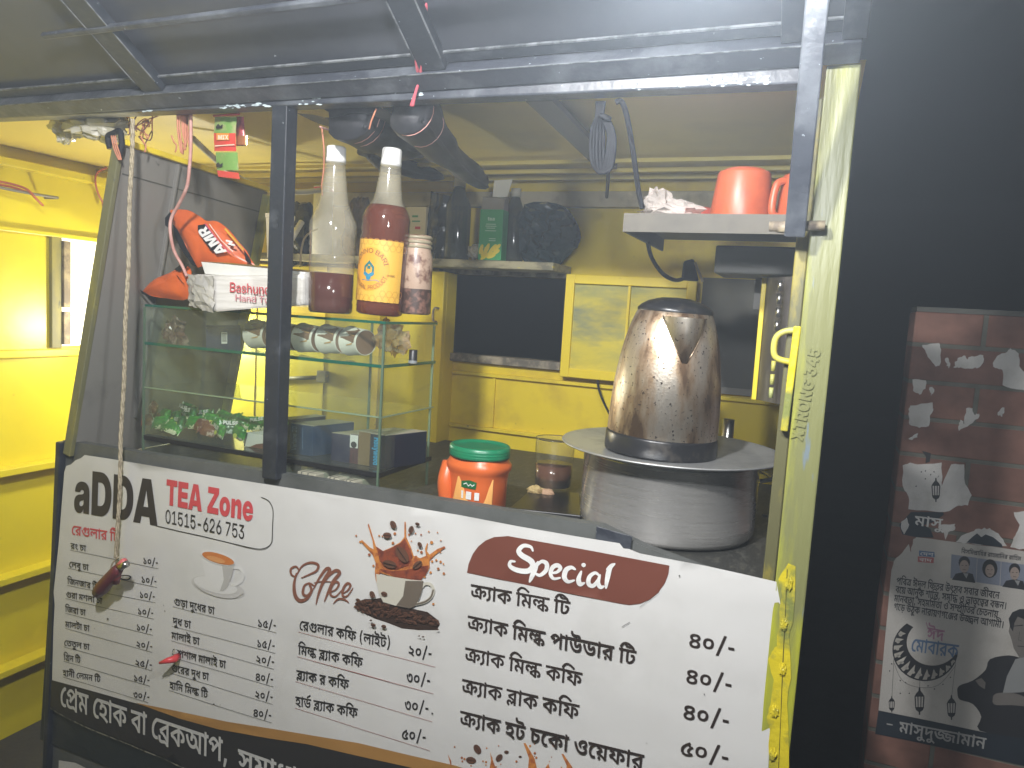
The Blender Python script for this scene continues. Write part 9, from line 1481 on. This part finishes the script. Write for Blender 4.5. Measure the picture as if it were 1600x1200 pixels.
MB().lathe([(42 * k, 0), (43 * k, 3 * k), (38 * k, 26 * k), (34 * k, 32 * k), (12 * k, 34 * k), (0, 34 * k)], n=40, cap=False).build('bowl_wall', mat('dull_red_plastic', (0.38, 0.07, 0.05), 0.4), t, local=True)
p = Vector((PY(1050, 330, .10).x, .10, SZt + .012)); 
t = thing('clear_bag', 'crumpled clear plastic bag lying at the left end of the right shelf', 'bag', (p.x, p.y, SZt))
CLB = clear('cloudy_film', (0.9, 0.88, 0.86), 0.12, 1.6, body=(0.62, 0.56, 0.52), bf=.42)
MB().blob(p + Vector((.0, 0, .0)), (.042, .03, .017), .5, 4, 26, 11).build('bag_body', CLB, t); MB().blob(p + Vector((-.022, -.008, .010)), (.022, .02, .022), .5, 5, 22, 13).build('bag_knot', CLB, t)
# cables on the right shelf
PVC = mat('black_cable', (0.010, 0.010, 0.013), 0.65, spec=0.25)
t = MB().tube(catmull([tuple(PY(*q)) for q in ((1012, 378, .20), (1018, 402, .22), (1034, 426, .26), (1052, 437, .30), (1066, 436, .32), (1078, 428, .33))], 5), .0038, 8)
tag(t.build('power_cable', PVC, origin=PY(1040, 430, .26)), 'black cable looping under the right shelf to a plug', 'cable')
p = PY(1082, 420, .33)
t = thing('wall_plug', 'black plug with a cream edge hanging under the right shelf', 'plug', tuple(p)); MB().hexa([PY(*q, y_) for q, y_ in (((1064, 438), .32), ((1092, 440), .32), ((1092, 440), .36), ((1064, 438), .36), ((1068, 408), .32), ((1084, 404), .32), ((1084, 404), .36), ((1068, 408), .36))]).build('plug_body', PVC, t, bevel=.004)
MB().beam(PY(1086, 410, .318), PY(1098, 440, .318), .006, .004).build('cream_edge', mat('cream_plastic', (.55, .45, .3), .5), t)
t = MB().tube(catmull([tuple(PY(*q)) for q in ((934, 588, .77), (935, 605, .76), (942, 626, .74), (952, 646, .70))], 5), .0028, 8)
tag(t.build('kettle_cable', PVC, origin=PY(940, 620, .76)), 'thin black cable dropping behind the kettle', 'cable')
# ================================================================= hanging things
def line_obj(name, label, cat, pts, r, m, n=6, group=None, cn=5):
    P = [tuple(PY(*q)) for q in pts]; P = catmull(P, cn); mb = MB().tube(P, r, n)
    return tag(mb.build(name, m, origin=P[len(P) // 2]), label, cat, group)
ROPE = mat('pale_jute_rope', (0.42, 0.36, 0.25), 0.8, col2=(0.24, 0.20, 0.13), scale=90.0, lo=.45, hi=.6)
t = thing('jute_rope', 'pale twisted rope hanging from the header in front of the grey panel', 'rope', tuple(PY(196, 520, -.035)))
rp = [PY(207 - 25 * (i / 60) ** 1.15 + .8 * math.sin(i * .4), 186 + (872 - 186) * i / 60, -.022 - .004 * i / 60) for i in range(61)]
for ph_ in (0, 2.1, 4.2):
    MB().tube([p + Vector((math.cos(i * .5 + ph_) * .0022, math.sin(i * .5 + ph_) * .0022, 0)) for i, p in enumerate(catmull([tuple(v) for v in rp], 3)) for p in [Vector(p)]], .0023, 6).build('strand', ROPE, t)
t = thing('rope_toggle', 'dark red wooden toggle with a bright ferrule tied to the rope end on the menu', 'toggle', tuple(PY(178, 905, -.05)))
MB().tube([PY(153, 926, -.046), PY(160, 918, -.05), PY(182, 892, -.058), PY(187, 886, -.058)], [.012, .015, .012, .009], 12).build('toggle_body', mat('dark_red_wood', (0.115, 0.02, 0.024), 0.4), t)
MB().tube([PY(180, 909, -.052), PY(185, 892, -.056)], [.009, .007], 10).build('red_sleeve', mat('dark_red_sleeve', (0.22, 0.035, 0.035), 0.45), t)
MB().tube([PY(186, 884, -.062), PY(195, 876, -.064)], [.007, .006], 12).build('pink_plug', mat('pink_plastic', (0.60, 0.14, 0.14), 0.45), t)
MB().tube([PY(189, 886, -.066), PY(198, 881, -.068)], [.007, .007], 10).build('steel_ferrule', STEEL, t)
MB().tube(catmull([tuple(PY(*q, -.064)) for q in ((186, 870), (176, 880), (172, 894), (176, 902), (182, 896), (184, 884), (190, 872))], 5), .0016, 6).build('rope_loop', ROPE, t)
MB().tube(catmull([tuple(PY(*q, -.040)) for q in ((184, 900), (196, 899), (204, 901), (199, 906), (188, 904))], 4), .0012, 6).build('wire_hook', PVC, t)
t = thing('red_tag', 'small red plastic peg stuck in a hole of the menu', 'peg', tuple(PY(265, 1032, -.02)))
MB().tube([PY(277, 1026, -.016), PY(272, 1030, -.030), PY(262, 1032, -.040), PY(249, 1036, -.046)], [.008, .0075, .006, .0025], 10).build('peg_body', mat('bright_red_plastic', (0.55, 0.045, 0.05), 0.4), t)
MB().blob(PY(274, 1020, -.018), (.005, .004, .006), .5, 4, 12, 3).build('frayed_hole', mat('grey_fluff', (0.35, 0.34, 0.31), 0.8), t)
# pink ribbon
PNK = mat('faded_pink_cord', (0.50, 0.25, 0.21), 0.6, col2=(0.60, 0.36, 0.32), scale=40.0); PNK2 = mat('salmon_cord', (0.55, 0.22, 0.13), 0.6)
line_obj('hanging_ribbon', 'long faded pink cord curling down to the orange pouches', 'cord', [(298, 178, .02), (298, 230, .025), (296, 262, .03), (292, 292, .035), (280, 318, .045), (268, 340, .05), (266, 362, .05), (272, 392, .06), (284, 414, .07), (292, 432, .07)], .0034, PNK, 8)
t = thing('cord_bundle', 'bunch of short salmon cords hanging under the header beside the pink cord', 'cord bundle', tuple(PY(287, 210, .02)))
rb = random.Random(5)
for i in range(9):
    x = 277 + i * 2.4; MB().tube(catmull([tuple(PY(x, 178, .015 + .003 * i)), tuple(PY(x + rb.uniform(-1, 2), 205, .015 + .003 * i)), tuple(PY(x + 4 + rb.uniform(-2, 3), 226 + rb.uniform(0, 16), .015 + .003 * i))], 4), .0016, 6).build('cord_end', PNK2, t)
# sachet strips
def sachets(label, pts, wpx, y, secs, mcol, first):
    t = thing('sachet_strip', label, 'sachet', tuple(PY(pts[0][0], pts[0][1], y)))
    GRS = mat('sachet_green', (0.16, 0.30, 0.07), 0.3, col2=(0.35, 0.33, 0.16), scale=18.0, lo=.5, hi=.6); RDS = mat('sachet_red', (0.55, 0.06, 0.04), 0.2, bump=.1, bs=60.0)
    for i, ((x0, y0), (x1, y1), kd) in enumerate(secs):
        f = lambda u, v: PY(x0 + (x1 - x0) * v + wpx * u, y0 + (y1 - y0) * v + (4 * u if kd == 2 else 0), y - .004 * math.sin(math.pi * u) - (.012 * v if kd == 2 else 0))
        m = GRS if kd == 0 else RDS
        MB().grid(f, 8, 6).build('green_face' if kd == 0 else 'red_foil', m, t)
    return t
t = sachets('pair of joined red and green spice sachets hanging under the header', [(336, 180)], 34, .03, [((336, 183), (334, 208), 0), ((334, 208), (335, 236), 1), ((337, 238), (339, 266), 0), ((339, 266), (341, 276), 2)], None, 1)
sm = lambda px, py, l=0: PY(px, py, .0245 - .0005 * l)
c = Ink(); c.shape([(338, 208), (358, 208), (358, 219), (338, 219)], sm, 1); c.build('orange_panel', mat('orange_print', (0.62, 0.22, 0.02), 0.4), t)
c = Ink(); c.text('MIX', (340, 218), (357, 218), 7, sm, 2, units=727.0); c.stroke([(336, 228), (366, 226)], 1.5, sm, 2); c.build('sachet_lettering', mat('cream_print', (0.7, 0.6, 0.45), 0.4), t)
c = Ink(); 
for yy in (198, 258): c.shape([(337, yy), (341, yy - 5), (344, yy - 1), (348, yy - 4), (347, yy + 2), (338, yy + 3)], sm, 2)
c.build('black_motif', INKB, t)
MB().tube([PY(334, 181, .03), PY(374, 178, .03)], .0025, 6).build('top_fold', mat('sachet_red', (0.55, 0.06, 0.04), 0.2), t)
t = thing('sachet_strip', 'single purple red foil sachet hanging behind the joined pair', 'sachet', tuple(PY(377, 200, .06)))
MB().grid(lambda u, v: PY(369 + 12 * u + 3 * v * u, 182 + 46 * v, .06 - .004 * math.sin(math.pi * u)), 6, 8).build('purple_face', mat('sachet_purple', (0.20, 0.05, 0.08), 0.25, col2=(0.55, 0.10, 0.08), scale=30.0), t)
MB().grid(lambda u, v: PY(369 + 17 * u, 212 + 14 * v, .055 - .004 * math.sin(math.pi * u)), 6, 4).build('bright_foil', mat('sachet_bright', (0.72, 0.30, 0.12), 0.15, metal=.6), t)
# red wires from above to the header and tarps
REDW = mat('red_wire_skin', (0.52, 0.10, 0.13), 0.4)
line_obj('red_wire', 'left strand of the red wire pair hanging in front of the canopy', 'wire', [(655, -6, -.12), (648, 60, -.09), (652, 108, -.05), (657, 122, -.03), (651, 140, -.022), (642, 166, -.016)], .0026, REDW, 8)
line_obj('red_wire', 'right strand of the red wire pair hanging in front of the canopy', 'wire', [(668, -6, -.12), (664, 30, -.10), (661, 70, -.08), (658, 108, -.05), (656, 124, -.034), (649, 146, -.026), (645, 166, -.02)], .0026, REDW, 8)
TARP = mat('rolled_black_tarpaulin', (0.022, 0.022, 0.026), 0.55, col2=(0.06, 0.057, 0.065), scale=16.0, lo=.5, hi=.65, stretch=(1, .25, 1), bump=.35, bs=22.0)
def roll(label, a, b, ra, rb_, seed, n=26, flap=None):
    t = thing('rolled_tarpaulin', label, 'tarpaulin', tuple((a + b) / 2)); mb = MB(); P = []; R = []
    for i in range(n + 1):
        u = i / n; P.append(a.lerp(b, u) + Vector((0, 0, -.012 * math.sin(math.pi * u)))); R.append((ra + (rb_ - ra) * u) * (1 + .16 * mnoise.noise(Vector((u * 6, seed, 0)))))
    mb.tube(P, R, 18)
    for v in mb.v: v += Vector((1, .6, 1)) * .012 * mnoise.noise(Vector((v.x * 30, v.y * 5, v.z * 30)) + Vector((seed, 0, 0)))
    mb.build('roll', TARP, t)
    MB().tube([p + Vector((r * .75, 0, -r * .55)) for p, r in zip(P, R)], .004, 8).build('loose_edge', TARP, t)
    return t, P, R
t, P, R = roll('thick rolled black tarpaulin tied with red wire above the bottles', PY(545, 176, .04), PY(655, 226, .40), .046, .030, 2)
for i, d in ((3, 0), (4, .008)):
    c_ = P[i]; r = R[i] + .002; MB().tube([c_ + Vector((r * math.cos(a_), d + .01 * math.sin(a_), r * math.sin(a_))) for a_ in [2 * math.pi * j / 20 for j in range(21)]], .0009, 6).build('wire_tie', PNK, t)
_fa = [PY(462, 176, .03), PY(600, 168, .035), PY(688, 236, .40), PY(634, 243, .36)]
MB().grid(lambda u, v: (_fa[0].lerp(_fa[1], u)).lerp(_fa[3].lerp(_fa[2], u), v) + Vector((0, 0, -.010 * math.sin(math.pi * u) + .006 * mnoise.noise(Vector((u * 4, v * 3, 6))))), 12, 14).build('loose_flap', TARP, t)
t, P, R = roll('long rolled black tarpaulin sloping from the header to the green carton', PY(640, 172, .03), PY(752, 284, .52), .036, .022, 5)
for i, d in ((1, 0), (4, .006)):
    c_ = P[i]; r = R[i] + .002; MB().tube([c_ + Vector((r * math.cos(a_), d + .014 * math.sin(a_), r * math.sin(a_))) for a_ in [2 * math.pi * j / 20 for j in range(21)]], .0008, 6).build('wire_tie', PNK, t)
roll('short rolled black tarpaulin end poking out between the two bottle necks', PY(575, 232, .42), PY(685, 272, .66), .026, .020, 9)
line_obj('pink_wire', 'thin pink wire dropping from the tarpaulin tie behind the clear bottle', 'wire', [(503, 200, .05), (506, 230, .06), (506, 262, .08), (503, 288, .09), (504, 306, .10)], .0016, PNK2, 6)
line_obj('pink_wire', 'pink wire running along the underside of the thick tarpaulin', 'wire', [(500, 198, .03), (520, 206, .08), (545, 218, .16), (570, 230, .26), (605, 234, .36)], .0018, PNK, 6)
line_obj('pink_wire', 'short pink wire end sticking out between the two tarpaulins', 'wire', [(588, 170, .01), (584, 180, .012), (580, 190, .015), (577, 202, .02)], .0015, PNK2, 6)
# black cable bunch and strap
t = thing('cable_bunch', 'bunch of looped black cable hanging under the header right of centre', 'cable', tuple(PY(945, 230, .03)))
for i, dx in enumerate((-12, -8, -3, 2, 7)):
    MB().tube(catmull([tuple(PY(*q)) for q in ((940 + dx * .6, 158, .02), (938 + dx * .5, 182, .025), (936 + dx, 205, .03 + .003 * i), (936 + dx, 250 + 4 * (i % 3), .03 + .003 * i), (942 + dx * .5, 268 + 2 * (i % 2), .035), (952 + dx * .7, 258, .035), (957 + dx * .5, 215, .03), (948 + dx * .4, 186, .025))], 5), .0030, 8).build('cable_loop', PVC, t)
MB().tube([PY(947, 180, .022), PY(944, 187, .022)], [.010, .011], 10).build('cable_tie', PVC, t)
line_obj('hanging_strap', 'thin straight dark strap dropping from the cable bunch to the wall', 'strap', [(951, 250, .10), (950, 280, .30), (948, 308, .50)], .0038, PVC, 6)
line_obj('black_strap', 'long black strap slanting down to the clear bag on the right shelf', 'strap', [(962, 160, .01), (970, 158, .012), (977, 172, .015), (984, 205, .03), (991, 250, .05), (998, 300, .07), (1004, 326, .08)], .0042, PVC, 6)
# corrugated conduits
CON = mat('grey_conduit', (0.55, 0.54, 0.50), 0.5)
def conduit(label, pts, r):
    P = [Vector(p) for p in catmull([tuple(PY(*q)) for q in pts], 40)]; step = .0035; out = [P[0]]; acc = 0
    for a_, b_ in zip(P, P[1:]):
        acc += (b_ - a_).length
        if acc >= step: out.append(b_); acc = 0
    mb = MB().tube(out, [r * (1.0 if i % 2 else .84) for i in range(len(out))], 10)
    return tag(mb.build('flexible_conduit', CON, origin=out[len(out) // 2]), label, 'conduit')
conduit('grey corrugated conduit sagging along the ceiling from the grey panel past the post', [(300, 215, .20), (322, 236, .24), (352, 262, .30), (386, 284, .38), (425, 297, .46), (470, 300, .54), (512, 296, .62)], .0075)
conduit('short grey corrugated conduit slanting behind the clear bottle', [(472, 346, .62), (462, 362, .60), (450, 384, .56)], .009)
line_obj('cream_wire', 'thin cream wire arching up left of the clear bottle', 'wire', [(469, 414, .24), (471, 390, .25), (476, 372, .26), (486, 362, .28), (496, 358, .30)], .0022, mat('cream_plastic', (.55, .45, .3), .5), 6)
# plastic bags and wires at the top left
t = thing('roof_bags', 'crumpled white and clear plastic bags stuffed under the roof at the left', 'bag', tuple(PY(130, 200, .10)))
MB().blob(PY(155, 196, .05), (.075, .03, .028), .6, 4, 26, 21).build('bag_fold', mat('milky_bag', (0.52, 0.50, 0.42), 0.3, col2=(0.36, 0.33, 0.22), scale=12.0), t)
MB().blob(PY(112, 195, .10), (.05, .03, .022), .6, 4, 22, 23).build('bag_fold', mat('white_bag', (0.66, 0.65, 0.60), 0.25), t); MB().blob(PY(102, 206, .08), (.022, .02, .024), .5, 4, 18, 25).build('bag_fold', mat('white_bag', (0.66, 0.65, 0.60), 0.25), t)
MB().blob(PY(133, 188, .08), (.018, .02, .014), .4, 4, 16, 27).build('blue_scrap', mat('pale_blue_bag', (0.22, 0.42, 0.48), 0.3), t)
t = thing('cable_clip', 'black looped clip with salmon wire ends at the corner of the grey panel', 'clip', tuple(PY(180, 225, .0)))
MB().tube(catmull([tuple(PY(*q, -.006)) for q in ((172, 232), (169, 214), (178, 208), (188, 206), (190, 230), (186, 244))], 5), .006, 8).build('black_loop', PVC, t)
for dx in (0, 3, 6): MB().tube(catmull([tuple(PY(*q, -.014)) for q in ((174 + dx, 212), (177 + dx, 228), (181 + dx, 240), (186 + dx * .6, 250))], 4), .0014, 6).build('wire_end', PNK2, t)
t = thing('wire_tangle', 'tangle of thin red and brown wire on the top rail of the grey panel', 'wire', tuple(PY(225, 205, .06)))
rb = random.Random(9)
for i in range(8):
    x, y = rb.uniform(205, 240), rb.uniform(188, 215); MB().tube(catmull([tuple(PY(x + rb.uniform(-14, 14), y + rb.uniform(-12, 18), .02 + .008 * i)) for _ in range(5)], 4), .0013, 5).build('wire_strand', PNK2 if i % 2 else mat('brown_wire_skin', (0.16, 0.07, 0.05), 0.5), t)
for x in (220, 268, 280):
    MB().tube(catmull([tuple(PY(*q, .03)) for q in ((x, 212), (x + 4, 222), (x + 8, 228), (x + 6, 238))], 4), .0016, 5).build('wire_end', PNK2, t)
def kwire(label, pts, r, m): 
    P = catmull([tuple(PX(px, py, KX + d)) for px, py, d in pts], 6); return tag(MB().tube(P, r, 6).build('wall_wire', m, origin=P[len(P) // 2]), label, 'wire')
REDO = mat('orange_red_wire_skin', (0.40, 0.09, 0.05), 0.45)
kwire('upper red wire springing across the yellow kiosk wall', [(-10, 282, .05), (20, 288, .06), (42, 296, .08), (56, 310, .08), (67, 321, .07)], .0035, REDO)
kwire('lower red wire crossing the yellow kiosk wall just under the upper one', [(-10, 287, .05), (18, 292, .06), (38, 299, .07), (48, 303, .07)], .0035, REDO)
kwire('grey wire with a pointed tip below the red wires on the yellow kiosk wall', [(-10, 291, .05), (30, 299, .07), (70, 306, .08), (90, 309, .07), (70, 309, .02)], .004, mat('grey_wire_skin', (0.20, 0.19, 0.17), 0.5))
kwire('thin orange wire looping near the window of the yellow kiosk wall', [(166, 262, .05), (152, 270, .06), (149, 284, .06), (154, 304, .05), (164, 322, .04), (169, 332, .04), (165, 334, .03), (160, 318, .03)], .0032, REDO)
